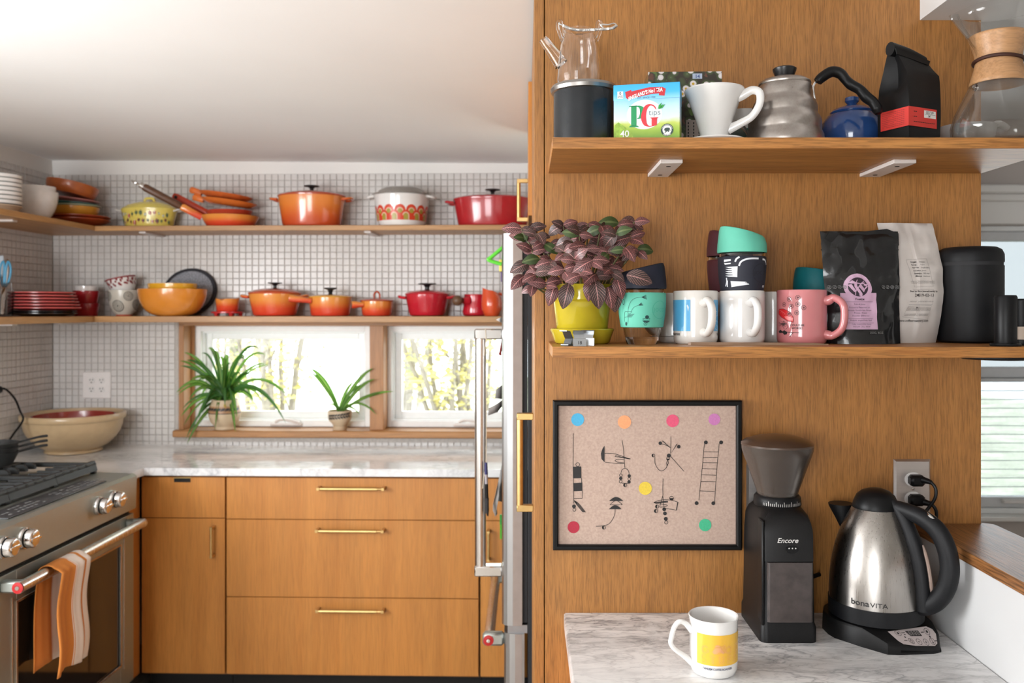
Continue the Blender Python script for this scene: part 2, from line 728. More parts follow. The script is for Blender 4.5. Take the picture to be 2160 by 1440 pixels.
def leafmat(name, base, vein, under=None, kind='net', translu=.0):
    """Leaf on UV: u along, v across (0.5 = midrib)."""
    m, t, b = nt(name)
    b.inputs['Roughness'].default_value = .42
    uv = t.nodes.new('ShaderNodeUVMap')
    sp = t.nodes.new('ShaderNodeSeparateXYZ')
    t.links.new(uv.outputs[0], sp.inputs[0])

    def math_(op, a, bb=None, c=None):
        n = t.nodes.new('ShaderNodeMath')
        n.operation = op
        for i, x in enumerate((a, bb, c)):
            if x is None:
                continue
            if hasattr(x, 'links'):
                t.links.new(x, n.inputs[i])
            else:
                n.inputs[i].default_value = x
        return n.outputs[0]
    av = math_('ABSOLUTE', math_('SUBTRACT', sp.outputs[1], .5))
    nz = N(t, 'ShaderNodeTexNoise', Scale=9.0, Detail=3.0)
    t.links.new(uv.outputs[0], nz.inputs['Vector'])
    bc = ramp(t, nz.outputs[0], [(.3, [c * .7 for c in base]), (.7, base)]).outputs[0]
    mid = math_('LESS_THAN', av, .026 if kind == 'net' else .09)
    if kind == 'net':
        wob = math_('MULTIPLY', nz.outputs[0], .05)
        f = math_('FRACT', math_('MULTIPLY', math_('ADD', math_('SUBTRACT', sp.outputs[0], math_('MULTIPLY', av, .75)), wob), 8.0))
        side = math_('LESS_THAN', f, .105)
        g2 = math_('FRACT', math_('MULTIPLY', math_('ADD', math_('ADD', sp.outputs[0], math_('MULTIPLY', av, 1.6)), wob), 9.0))
        net = math_('MULTIPLY', math_('LESS_THAN', g2, .07), .5)
        fac = math_('MAXIMUM', math_('MAXIMUM', mid, side), net)
    else:
        fac = math_('MULTIPLY', mid, .75)
    mx = t.nodes.new('ShaderNodeMix')
    mx.data_type = 'RGBA'
    t.links.new(fac, mx.inputs[0])
    t.links.new(bc, mx.inputs[6])
    mx.inputs[7].default_value = (*vein, 1)
    t.links.new(mx.outputs[2], b.inputs['Base Color'])
    if translu:
        tl = t.nodes.new('ShaderNodeBsdfTranslucent')
        t.links.new(mx.outputs[2], tl.inputs[0])
        ms = t.nodes.new('ShaderNodeMixShader')
        ms.inputs[0].default_value = translu
        t.links.new(b.outputs[0], ms.inputs[1])
        t.links.new(tl.outputs[0], ms.inputs[2])
        t.links.new(ms.outputs[0], t.nodes['Material Output'].inputs[0])
    return m


M = {}
M['panel'] = wood('oak_veneer', (.42, .187, .049), (.325, .136, .033), 'z', across=150, along=6, pore=.5, pscale=800, palong=34, figure=.4)
M['shelf'] = wood('oak_shelf_edge', (.50, .225, .06), (.31, .118, .028), 'x', across=80, along=5, pscale=500, palong=25)
M['kshelf'] = wood('kitchen_oak_shelf', (.52, .28, .105), (.40, .195, .065), 'x', pore=.3)
M['kshelfy'] = wood('kitchen_oak_shelf_side', (.52, .28, .105), (.40, .195, .065), 'y', pore=.3)
M['endgrain'] = wood('oak_end_grain', (.72, .50, .26), (.62, .42, .2), 'y', pore=.3, across=120)
M['cab'] = wood('kitchen_oak_front', (.60, .255, .056), (.50, .195, .038), 'z', pore=.25, rough=.38, across=26, along=1.2, figure=.35)
M['cabdark'] = wood('kitchen_oak_carcass', (.30, .13, .035), (.2, .08, .02), 'z', pore=.25)
M['sill'] = wood('window_oak', (.46, .22, .075), (.33, .145, .042), 'x', pore=.3)
M['sillz'] = wood('window_oak_upright', (.44, .20, .065), (.32, .135, .038), 'z', pore=.3)
M['ledge'] = wood('ledge_oak', (.36, .16, .055), (.16, .062, .02), 'y', pore=.9, rough=.36, bump=.6, across=70, along=4, pscale=420, palong=18)
M['wall'] = mat('white_wall_paint', (.78, .765, .74), .75, var=.02, vs=3, bump=.05, bs=500)
M['ceil'] = mat('white_ceiling_paint', (.87, .87, .865), .85, var=.02, vs=2, bump=.06, bs=400)
M['grout'] = mat('grey_grout', (.46, .43, .40), .9, var=.1, vs=120)
M['tile'] = mat('white_glazed_tile', (.62, .60, .58), .22, var=.07, vs=9)
M['marblek'] = marble('kitchen_marble', 1.0, base=(.93, .94, .95), amount=.5, rough=.07, stretch=(1, 2.2, 1), rot=.5)
M['marble'] = marble('coffee_counter_marble', 1.15, base=(.89, .88, .87), vein=(.22, .22, .24), stretch=(1.0, 2.8, 1), rot=-.62, amount=.68, rough=.2)
M['steel'] = steel('brushed_steel', (.43, .46, .43), .46, (60, 60, 60))
M['steelh'] = steel('brushed_steel_bar', (.66, .63, .60), .26, (250, 250, 4))
M['fridge'] = steel('fridge_steel', (.40, .40, .40), .36, (150, 40, 3))
M['chrome'] = steel('polished_steel', (.75, .73, .71), .12, (5, 5, 5))
M['brass'] = mat('aged_brass', (.62, .43, .18), .36, 1.0, var=.08, vs=60)
M['black'] = mat('black_plastic', (.006, .006, .0065), .4, var=.1, spec=.25)
M['blackm'] = mat('matte_black', (.0075, .0078, .009), .5, var=.15, bump=.12, bs=900, spec=.3)
M['iron'] = mat('cast_iron', (.02, .021, .021), .5, var=.2, bump=.2, bs=600)
M['white'] = mat('white_glaze', (.77, .755, .735), .12, var=.015, coat=.6)
M['cream'] = mat('offwhite_glaze', (.72, .69, .65), .14, var=.015, coat=.6)
M['whitep'] = mat('white_plastic', (.76, .73, .71), .4, var=.02)
M['bracket'] = mat('white_powder_coat', (.68, .63, .60), .45, var=.03)
M['vinyl'] = mat('white_window_vinyl', (.86, .88, .88), .35, var=.02)
M['pane'] = thin('window_glass', (.97, .985, .98), refl=.3)
M['glass'] = glass('clear_glass')
M['dark'] = mat('shadow_gap', (.01, .009, .008), .8)
M['rubber'] = mat('dark_rubber', (.02, .02, .022), .7)
M['ink'] = mat('black_ink', (.02, .018, .018), .55, var=.1)
M['paper'] = mat('white_paper', (.80, .785, .76), .7, var=.03)

# ================================================================== the setting
CEIL = 2.225
FR[0] = KM
UL = KP(110, CY, 0).x                        # left wall
UR = 1.42
PZ = 3.88 / F                                # metres per pixel on the back wall
TILE_TOP = EZ + (657 - 367) * PZ
HU0, HU1 = kat(388, 0, 0).x, kat(1205, 0, 0).x
HZ0, HZ1 = .955, 1.463
SH_Z = 1.889                                 # top of the upper kitchen shelf
SL_Z = 1.500                                 # top of the lower one
SD = .227                                    # their depth

g = G()
box((UL - .1, 0, 0), (HU0, .2, CEIL + .05), g=g)
box((HU1, 0, 0), (UR, .2, CEIL + .05), g=g)
box((HU0, 0, 0), (HU1, .2, HZ0), g=g)
box((HU0, 0, HZ1), (HU1, .2, CEIL + .05), g=g)
wall_back = struct('wall_back', g, M['wall'])
# left wall, with the window that lights the room just out of frame
VW0, VW1 = -3.55, -2.2
g = G()
box((UL - .12, VW1, 0), (UL, .1, CEIL + .05), g=g)
box((UL - .12, -6.4, 0), (UL, VW0, CEIL + .05), g=g)
box((UL - .12, VW0, 0), (UL, VW1, 1.08), g=g)
box((UL - .12, VW0, 2.12), (UL, VW1, CEIL + .05), g=g)
wall_left = struct('wall_left', g, M['wall'])


# mosaic: every tile its own chamfered piece
TP = .02965
def tile_geo(s=TP * .455, t=.0045, c=.0012):
    vs = [(-s, .002, -s), (s, .002, -s), (s, .002, s), (-s, .002, s), (-s, -t + c, -s), (s, -t + c, -s), (s, -t + c, s), (-s, -t + c, s),
          (-s + c, -t, -s + c), (s - c, -t, -s + c), (s - c, -t, s - c), (-s + c, -t, s - c)]
    fs = [(8, 9, 10, 11)]
    for a in (0, 4):
        for k in range(4):
            j = (k + 1) % 4
            fs.append((a + k, a + j, a + 4 + j, a + 4 + k))
    return vs, fs


def mosaic(parent, cells, near, pos, turn, gpos):
    vs0, fs0 = tile_geo()
    first = None
    order = sorted(cells, key=near)
    for c in order[:300]:
        if first is None:
            first = obj('tile', G().add(vs0, fs0), M['tile'], parent, ang=30)
            o = first
        else:
            o = link_copy(first, parent)
        o.matrix_basis = Matrix.Translation(pos(c)) @ turn @ Matrix.Rotation(rnd.uniform(-.004, .004), 4, 'X')
    g = G()
    for c in order[300:]:
        p = pos(c)
        g.add([tuple(p + turn @ Vector(q)) for q in vs0], fs0)
    obj('tiles', g, M['tile'], parent, ang=30, fix=False, kind='stuff')
    first.name = 'tile'
    struct('grout', gpos, M['grout'], parent)


cells = []
n_rows = int((TILE_TOP - .915) / TP) + 1
n_cols = int((UR - .1 - UL) / TP)
for j in range(n_rows):
    for i in range(n_cols):
        u, z = UL + .008 + TP * (i + .5), TILE_TOP - TP * (j + .5)
        if HU0 - .02 < u + TP * .5 and u - TP * .5 < HU1 + .02 and HZ0 - .001 < z + TP * .5 and z - TP * .5 < HZ1 + .02:
            continue
        cells.append((u, z))
U1055 = kat(1050, 0, 0).x
ok = lambda c: c[0] < U1055 and (c[1] > 1.62 and c[1] < 1.84 or c[1] > 2.0)
g = G()
box((UL, -.0025, .915), (HU0 - .026, .001, TILE_TOP), g=g)
box((HU1, -.0025, .915), (UR - .1, .001, TILE_TOP), g=g)
box((HU0 - .026, -.0025, .915), (HU1, .001, HZ0 - .003), g=g)
box((HU0 - .026, -.0025, HZ1 + .012), (HU1, .001, TILE_TOP), g=g)
mosaic(wall_back, cells, lambda c: (0 if ok(c) else 1, -c[0]), lambda c: Vector((c[0], -.0025, c[1])), IDM, g)
cells = [(-.008 - TP * (i + .5), TILE_TOP - TP * (j + .5)) for i in range(48) for j in range(n_rows)]
mosaic(wall_left, cells, lambda c: (0 if c[0] > -.5 and (c[1] < 1.44 or 1.6 < c[1] < 1.84 or c[1] > 2.08) else 1, c[0]), lambda c: Vector((UL + .0025, c[0], c[1])),
       rotz(PI / 2), box((UL - .001, -1.43, .915), (UL + .0025, 0, TILE_TOP)))

# oak window lining, post and sill
wu0 = kat(411, .092, 0).x
struct('trim_1', box((kat(365, -.03, 0).x, -.04, .952), (HU1 + .04, .2, .983), .004), M['sill'])
struct('trim_2', box((kat(783, .03, 0).x, -.004, .983), (kat(812, .03, 0).x, .17, HZ1), .002), M['sillz'])
struct('trim_3', box((HU0 - .022, -.008, .983), (HU0 + .002, .19, HZ1 + .002), .002), M['sillz'])
struct('trim_8', box((HU0 + .0005, .072, .9835), (wu0 + .003, .0915, HZ1 - .0085), .002), M['sillz'])
struct('trim_4', box((HU0 - .022, -.008, HZ1 - .008), (HU1, .17, HZ1 + .012), .002), M['sill'])


def window(name, u0, u1, z0, z1, crank):
    w = bpy.data.objects.new(name, None)
    C.objects.link(w)
    w.matrix_basis = FR[0] @ Matrix.Translation((u0, .092, z0))
    w['kind'] = 'structure'
    W_, H_ = u1 - u0, z1 - z0

    def ring(a, b, y0, y1):
        g = G()
        for lo, hi in (((a, a), (b, H_ - a)), ((W_ - b, a), (W_ - a, H_ - a)), ((b, a), (W_ - b, b)), ((b, H_ - b), (W_ - b, H_ - a))):
            box((lo[0], y0, lo[1]), (hi[0], y1, hi[1]), .002, g=g)
        return g
    obj('frame', ring(0, .028, 0, .09), M['vinyl'], w)
    obj('stop', ring(.024, .036, .022, .09), M['vinyl'], w)
    obj('sash', ring(.034, .066, .045, .08), M['vinyl'], w)
    obj('pane', box((.06, .06, .06), (W_ - .06, .064, H_ - .06)), M['pane'], w)
    g = G()
    cu = crank
    box((cu - .075, -.012, .004), (cu + .075, .012, .02), .005, g=g)
    tube(spl([(cu - .05, -.014, .024), (cu - .02, -.02, .036), (cu + .03, -.02, .03), (cu + .065, -.016, .02)], 5), [.006] * 8 + [.008] * 8, 8, g=g)
    obj('crank_handle', g, M['whitep'], w)
    return w


wu0, wu1 = kat(411, .092, 0).x, kat(782, .092, 0).x
window('window_1', wu0, wu1, .985, 1.455, kat(603, .08, 0).x - wu0)
wv0 = kat(814, .092, 0).x
window('window_2', wv0, wv0 + wu1 - wu0, .985, 1.455, kat(990, .08, 0).x - wv0)
# small window on the unseen stretch of the left wall
g = G()
for lo, hi in (((VW0, 1.08), (VW0 + .06, 2.12)), ((VW1 - .06, 1.08), (VW1, 2.12)), ((VW0, 1.08), (VW1, 1.14)), ((VW0, 2.06), (VW1, 2.12))):
    box((UL - .1, lo[0], lo[1]), (UL - .04, hi[0], hi[1]), .003, g=g)
w3 = struct('window_3', g, M['vinyl'])

FR[0] = IDM
struct('floor', box((-3.6, -2.6, -.05), (3.4, 4.6, 0)), wood('floor_boards', (.56, .51, .45), (.46, .41, .35), 'y', across=12))
# ceiling sags a little toward the oak panel
g = G()
nx, ny = 12, 12
for j in range(ny + 1):
    for i in range(nx + 1):
        x, y = -2.6 + 6.0 * i / nx, -2.6 + 7.0 * j / ny
        g.v.append((x, y, CEIL - .012 - .026 * max(0, min(1, (x + 2.2) / 2.3)) * max(0, min(1, (y - 1.5) / 2.3))))
g.f = [(j * (nx + 1) + i, j * (nx + 1) + i + 1, (j + 1) * (nx + 1) + i + 1, (j + 1) * (nx + 1) + i) for j in range(ny) for i in range(nx)]
g.m = [0] * len(g.f)
struct('ceiling', g, M['ceil'], ang=180)
struct('roof_slab', box((-3.6, -2.6, CEIL + .06), (3.4, 4.6, CEIL + .2)), M['ceil'])
g = G()
for lo, hi in (((-3.6, 0), (-2.0, CEIL)), ((-.7, 0), (3.4, CEIL)), ((-2.0, 0), (-.7, .75)), ((-2.0, 2.15), (-.7, CEIL))):
    box((lo[0], -2.6, lo[1]), (hi[0], -2.48, hi[1]), g=g)
struct('wall_front', g, M['wall'])
struct('wall_right', box((3.0, -2.6, 0), (3.1, 4.6, CEIL)), M['wall'])

# ---- half wall with its oak cap on the right, soffit over it
struct('wall_half', box((.787, .2, 0), (.925, 1.717, 1.073)), mat('half_wall_paint', (.62, .62, .62), .6, var=.02, vs=4, bump=.1, bs=250))
lp = [(.783, .2), (.938, .2), (.938, 1.70)] + [(.938 - .022 + .022 * math.cos(a), 1.70 + .022 * math.sin(a)) for a in (.4, .8, 1.2, PI / 2)] + [(.917, 1.722), (.917, 1.716), (.783, 1.716)]
struct('trim_5', prism(lp, 1.0735, 1.094, 'z'), M['ledge'])
struct('ceiling_soffit', box((.792, .0, 2.106), (1.5, 1.717, CEIL)), mat('soffit_paint', (.76, .75, .735), .7, var=.02, vs=3))

# ---- wall and window beyond the oak panel, right
WY = 3.0
zz = lambda py: EZ - (py - CY) * WY / F
g = G()
box((.86, WY, 0), (3.0, WY + .15, zz(1093)), g=g)
box((.86, WY, zz(475)), (3.0, WY + .15, CEIL), g=g)
box((2.2, WY, zz(1093)), (3.0, WY + .15, zz(475)), g=g)
box((.86, WY, zz(1093)), (.98, WY + .15, zz(475)), g=g)
struct('wall_window', g, mat('taupe_wall_paint', (.52, .47, .44), .7, var=.03, vs=3))
g = G()
box((.9, WY - .03, zz(474)), (2.3, WY, zz(426)), .003, g=g)
box((.9, WY - .045, zz(427)), (2.3, WY, zz(411)), .005, g=g)
box((.9, WY - .065, zz(412)), (2.3, WY, zz(394)), .006, g=g)
struct('trim_6', g, M['wall'])
struct('trim_7', box((.9, WY - .05, zz(1093)), (2.3, WY + .1, zz(1083)), .003), M['wall'])
w = bpy.data.objects.new('window_4', None)
C.objects.link(w)
w.location = (.98, WY, 0)
w['kind'] = 'structure'
grey = mat('grey_window_vinyl', (.62, .63, .64), .35, var=.03)
g = G()
box((0, .02, zz(486)), (1.22, .1, zz(475)), .002, g=g)
box((0, .0, zz(1083)), (1.22, .1, zz(1072)), .002, g=g)
box((0, .0, zz(1072)), (.06, .1, zz(475)), .002, g=g)
box((1.16, .0, zz(1072)), (1.22, .1, zz(475)), .002, g=g)
obj('frame', g, M['vinyl'], w)
g = G()
box((.06, .03, zz(506)), (1.16, .08, zz(486)), .003, g=g)
box((.06, .05, zz(799)), (1.16, .09, zz(776)), .003, g=g)
obj('upper_sash', g, grey, w)
g = G()
box((.06, .012, zz(1072)), (1.16, .055, zz(1050)), .003, g=g)
box((.06, .012, zz(806)), (1.16, .055, zz(799)), .002, g=g)
obj('lower_sash', g, grey, w)
obj('pane', box((.06, .06, zz(776)), (1.16, .064, zz(506))), M['pane'], w)
obj('sky_dimmer', box((.06, .075, zz(776)), (1.16, .076, zz(506))), thin('sky_dimming_tint', (.36, .37, .375), refl=.02), w)  # tinted sheet added behind the upper pane to dim the bright sky
obj('pane', box((.06, .06, zz(1050)), (1.16, .064, zz(806))), M['pane'], w)
x0 = P(2116, 1060, WY).x - .98
obj('sash_lift', box((x0, -.004, zz(1062)), (x0 + .16, .014, zz(1054)), .003), M['whitep'], w)
bl = thing('window_shade', 'white horizontal slatted shade in the lower half of the window past the oak panel', 'shade', (.98, WY, 0))
shm = thin('white_shade_cloth', (.82, .85, .87), .45, (.84, .85, .86), refl=.05)
z0, z1, ns = zz(1048), zz(806), 13
for k in range(ns):
    za, zb = z0 + (z1 - z0) * k / ns - .0035, z0 + (z1 - z0) * (k + 1) / ns
    obj('slat', loft([[(.065, .034, za), (.065, .026, (za + zb) / 2), (.065, .034, zb), (.065, .036, zb), (.065, .028, (za + zb) / 2), (.065, .036, za)],
                      [(1.155, .034, za), (1.155, .026, (za + zb) / 2), (1.155, .034, zb), (1.155, .036, zb), (1.155, .028, (za + zb) / 2), (1.155, .036, za)]]), shm, bl)

# ---- garden behind the sink windows
FR[0] = IDM
struct('ground', box((-14, 4.3, -.35), (10, 24, -.3)), mat('garden_ground', (.62, .64, .48), .9, var=.3, vs=3))
barkm = mat('pale_bark', (.30, .27, .25), .85, var=.25, vs=20)
leafy = [leafmat('yellow_garden_leaf', (.70, .62, .24), (.8, .78, .5), kind='plain', translu=.6), leafmat('green_garden_leaf', (.46, .54, .22), (.6, .7, .5), kind='plain', translu=.6)]


def shrub(x, y, h, n_br, n_lf, label, lm, seed):
    r = random.Random(seed)
    t = thing('garden_shrub', label, 'shrub', (x, y, -.3))
    g, tips = G(), []
    for b in range(n_br):
        a, lean = r.uniform(0, 2 * PI), r.uniform(.05, .22)
        p, d = Vector((0, 0, 0)), Vector((math.cos(a) * lean, math.sin(a) * lean, 1)).normalized()
        pts = [p.copy()]
        for k in range(7):
            p = p + d * (h / 7)
            d = (d + Vector((r.uniform(-.14, .14), r.uniform(-.14, .14), r.uniform(0, .2)))).normalized()
            pts.append(p.copy())
            if k > 1:
                q, e = p.copy(), (d + Vector((r.uniform(-1, 1), r.uniform(-1, 1), r.uniform(-.3, .5)))).normalized()
                tw = [q.copy()]
                for kk in range(3):
                    q = q + e * h * .09
                    e = (e + Vector((r.uniform(-.5, .5), r.uniform(-.5, .5), r.uniform(-.4, .3)))).normalized()
                    tw.append(q.copy())
                tips += tw
                tube(tw, [.007, .005, .004, .002], 4, g=g)
        tube(pts, [.03 * (1 - k / 9) for k in range(8)], 5, g=g)
    obj('branches', g, barkm, t, ang=60)
    g = G()
    uvs = []
    for k in range(n_lf):
        c = tips[r.randrange(len(tips))] + Vector((r.gauss(0, .06), r.gauss(0, .06), r.gauss(-.03, .06)))
        s = r.uniform(.025, .055)
        Rm = Matrix.Rotation(r.uniform(0, 6.28), 3, 'Z') @ Matrix.Rotation(r.uniform(-1.3, 1.3), 3, 'X')
        vs = [c + Rm @ Vector(q) for q in ((0, 0, 0), (s * .6, s * .5, .006), (s * 1.5, 0, -.012), (s * .6, -s * .5, .006))]
        g.add(vs, [(0, 1, 2, 3)])
        uvs += [(0, .5), (.4, 1), (1, .5), (.4, 0)]
    g.uv = uvs
    f = obj('foliage', g, lm, t, ang=180, fix=False, kind='stuff')


shrub(-1.78, 6.0, 2.5, 9, 1500, 'yellow-leaved shrub outside the left pane of the sink window', leafy[0], 3)
shrub(-.42, 6.0, 2.5, 9, 1500, 'yellow-leaved shrub with bare branches outside the right pane of the sink window', leafy[0], 5)
shrub(-1.3, 8.8, 3.0, 9, 1500, 'pale green shrub outside, farther out beside the oak window post', leafy[1], 4)
shrub(-3.1, 9.0, 3.0, 8, 1300, 'pale green shrub outside, farthest left behind the large spider plant', leafy[1], 6)

# ================================================================== kitchen run along the back wall
FR[0] = KM
vF = KZ(600, 988, .915).y                     # counter front
uLF = KZ(302, 987, .915).x                    # front of the left-hand run
vS = KZ(268, 1004, .915).y                    # where the range begins
UE = kat(1160, -.3, 0).x
t = G()
poly = [(UL, 0), (UE, 0), (UE, vF), (uLF, vF), (uLF, vS), (UL, vS)]
prism(poly, .886, .915, 'z', g=t)
tag(obj('countertop', t, M['marblek'], ang=30), 'white marble L-shaped countertop under the sink windows', 'countertop')
# sheet of marble upstand is absent: tile meets stone

vf = vF + .028
fz = lambda py: KP(600, py, vf).z
fu = lambda px: KP(px, CY, vf).x


def pull_h(parent, u0, u1, z, y0):
    g = G()
    L = u1 - u0
    tube([(u0, y0 - .032, z), (u1, y0 - .032, z)], .0034, 8, g=g)
    tube([(u0 + L * .055, y0 - .032, z), (u1 - L * .1, y0 - .032, z)], .0068, 10, g=g)
    for u in (u0 + .004, u1 - .004):
        box((u - .006, y0 - .036, z - .006), (u + .006, y0, z + .006), .001, g=g)
    return obj('pull', g, M['brass'], parent)


def pull_v(parent, x, y, z0, z1, axis, r=.0062):
    """axis: unit vector pointing out of the door."""
    g = G()
    ax = Vector(axis)
    p0, p1 = Vector((x, y, z0)) + ax * .032, Vector((x, y, z1)) + ax * .032
    L = z1 - z0
    tube([p0, p1], r * .55, 8, g=g)
    tube([p0 + Vector((0, 0, L * .06)), p1 - Vector((0, 0, L * .06))], r, 12, g=g)
    for p in (p0 + Vector((0, 0, r)), p1 - Vector((0, 0, r))):
        a, b = p - ax * .032, p + ax * (r * .9)
        lo = Vector((min(a.x, b.x), min(a.y, b.y), p.z - r))
        hi = Vector((max(a.x, b.x), max(a.y, b.y), p.z + r))
        s = Vector((0 if abs(ax.x) > .5 else r * 1.1, 0 if abs(ax.y) > .5 else r * 1.1, 0))
        box(lo - s, hi + s, .0012, g=g)
    return obj('pull', g, M['brass'], parent)


def cabinet(name, label, pxa, pxb):
    t = thing(name, label, 'cabinet', (0, 0, 0))
    ua, ub = fu(pxa), fu(pxb)
    obj('carcass', box((ua + .001, vf + .019, .1), (ub - .001, -.02, .885)), M['cabdark'], t)
    obj('plinth', box((ua, vf + .08, 0), (ub, vf + .1, .1)), M['dark'], t)
    return t


def front(t, name, pxa, pxb, pya, pyb, zb=None):
    ua, ub = fu(pxa) + .0016, fu(pxb) - .0016
    za = fz(pya) - .0004
    zb = fz(pyb) + .0004 if zb is None else zb
    return obj(name, box((ua, vf, zb), (ub, vf + .018, za), .0008), M['cab'], t)


t = cabinet('corner_cabinet', 'narrow oak base cabinet in the corner beside the range, notched drawer over tall door', 298, 475)
d = front(t, 'drawer', 298, 475, 1007, 1093)
obj('notch_pull', box((fu(367), vf - .001, fz(1018)), (fu(402), vf + .004, fz(1008)), .001), M['dark'], d)
obj('notch_trim', box((fu(366), vf - .0025, fz(1009.5)), (fu(403), vf + .001, fz(1007)), .0006), M['brass'], d)
d = front(t, 'door', 298, 475, 1094, 1500, .11)
pull_v(d, fu(452), vf, fz(1173), fz(1108), (0, -1, 0), .0052)

t = cabinet('drawer_cabinet', 'wide oak base cabinet of three drawers with long brass pulls', 476, 1011)
for (a, b, zb, py, xa, xb) in ((1007, 1094.6, None, 1027, 673, 813), (1095.6, 1258.6, None, 1115, 670, 812), (1259.6, 1500, .11, 1282, 671, 812)):
    d = front(t, 'drawer', 477, 1010, a, b, zb)
    pull_h(d, fu(xa), fu(xb), fz(py), vf)
t = cabinet('end_cabinet', 'oak base cabinet half hidden by the steel fridge door', 1012, 1150)
d = front(t, 'drawer', 1012.5, 1150, 1007, 1094.6)
d = front(t, 'door', 1012.5, 1150, 1095.6, 1500, .11)
pull_v(d, fu(1031), vf, fz(1176), fz(1112), (0, -1, 0), .0052)

# filler cabinet between the corner and the range, facing right
uf = uLF - .028
t = thing('filler_cabinet', 'slim oak cabinet squeezed between the steel range and the corner', 'cabinet')
obj('carcass', box((UL, vS + .012, .1), (uf - .019, vF - .002, .885)), M['cabdark'], t)
for nm, z0, z1 in (('drawer', fz(1092), .878), ('door', .11, fz(1096))):
    d = obj(nm, box((uf - .018, vS + .014, z0), (uf, vf - .004, z1), .0008), M['cab'], t)
pull_v(d, uf, vS + .05, .66, .74, (1, 0, 0), .005)

# ---- range
p = KZ(268, 1007, .925)
us, vb = p.x, vS - .004
va = vb - .80
t = thing('gas_range', 'stainless steel gas range with black grates and a glass oven door', 'range')
obj('body', box((UL + .012, va, .03), (us - .052, vb, .918), .003), M['steel'], t)
g = box((UL + .012, va, .918), (us - .13, vb, .930), .003)
obj('cooktop', g, M['steel'], t)
# control panel: sloping strip on top, upright fascia with knobs
prof = [(us - .14, .93), (us - .012, .927), (us, .918), (us - .004, .80), (us - .05, .795), (us - .14, .80)]
cp = obj('control_panel', loft([[(q[0], va, q[1]) for q in prof], [(q[0], vb, q[1]) for q in prof]]), M['steel'], t, ang=20)
obj('touch_strip', box((us - .118, va + .1, .9285), (us - .03, vb - .16, .9315), .0006), mat('black_ceramic_glass', (.05, .05, .055), .3, coat=.2), cp)
g = G()
for i in range(26):
    for j in range(3):
        if rnd.random() < .75 and not 8 < i < 13:
            v0 = va + .14 + i * .021
            u0 = us - .1 + j * .022
            box((u0, v0, .9315), (u0 + .008, v0 + rnd.uniform(.006, .014), .9319), g=g)
obj('touch_symbols', g, mat('grey_symbols', (.22, .22, .22), .5), cp, kind='stuff')
for Y in (2.36, 2.455, 2.865, 2.96):
    kb = Matrix.Translation((us, KI.to_3x3().row[1].dot(Vector((-1.43, Y, 0)) - K0), .868)) @ Matrix.Rotation(PI / 2, 4, 'Y')
    g = lathe([(0, -.004), (.031, -.004), (.031, .006), (.029, .009), (.0265, .009), (.0265, .032), (.024, .036), (.020, .038), (0, .038)], 32).xf(kb)
    k = obj('knob', g, M['chrome'], cp)
    obj('knob_ring', lathe([(.0268, .012), (.0276, .013), (.0276, .0165), (.0268, .0175)], 32).xf(kb), M['black'], k)
    obj('knob_grip', box((-.004, -.022, .037), (.004, .022, .041), .001).xf(kb), M['chrome'], k)
# oven door
dz0, dz1 = .17, .782
g = G()
wv0_, wv1_, wz0, wz1 = va + .11, vb - .095, .258, .69
for lo, hi in (((va, dz0), (wv0_, dz1)), ((wv1_, dz0), (vb, dz1)), ((wv0_, dz0), (wv1_, wz0)), ((wv0_, wz1), (wv1_, dz1))):
    box((us - .05, lo[0], lo[1]), (us - .012, hi[0], hi[1]), .0015, g=g)
od = obj('oven_door', g, M['steel'], t)
obj('door_glass', box((us - .04, wv0_, wz0), (us - .016, wv1_, wz1)), mat('oven_glass', (.02, .014, .01), .08, coat=.6), od)
g = G()
for lo, hi in (((wv0_ - .004, wz0 - .004), (wv0_ + .004, wz1 + .004)), ((wv1_ - .004, wz0 - .004), (wv1_ + .004, wz1 + .004)), ((wv0_, wz0 - .004), (wv1_, wz0 + .004)), ((wv0_, wz1 - .004), (wv1_, wz1 + .004)),
               ((wv1_ + .02, wz0 - .02), (wv1_ + .024, wz1 + .02)), ((wv0_ - .024, wz0 - .02), (wv0_ - .02, wz1 + .02))):
    box((us - .013, lo[0], lo[1]), (us - .009, hi[0], hi[1]), .001, g=g)
obj('window_trim', g, mat('warm_steel', (.55, .45, .38), .25, 1.0), od)
obj('door_gap', box((us - .06, va, .782), (us - .03, vb, .797)), M['dark'], t)
hz = .754
g = tube([(us + .04, va + .035, hz), (us + .04, vb - .035, hz)], .0165, 20)
hb = obj('oven_handle', g, M['steelh'], od)
for v in (va + .048, vb - .048):
    b = obj('handle_bracket', box((us - .014, v - .014, hz - .017), (us + .05, v + .014, hz + .017), .006), M['steel'], od)
e = Matrix.Translation((us + .04, va + .034, hz)) @ Matrix.Rotation(PI / 2, 4, 'X')
obj('handle_badge', lathe([(0, 0), (.0155, 0), (.0155, .003), (.0085, .004), (.008, .0035), (0, .0035)], 24).xf(e), mat('red_enamel_badge', (.42, .02, .022), .4), od)
obj('badge_stud', lathe([(0, .0035), (.0065, .0035), (.0055, .006), (0, .0065)], 20).xf(e), M['chrome'], od)
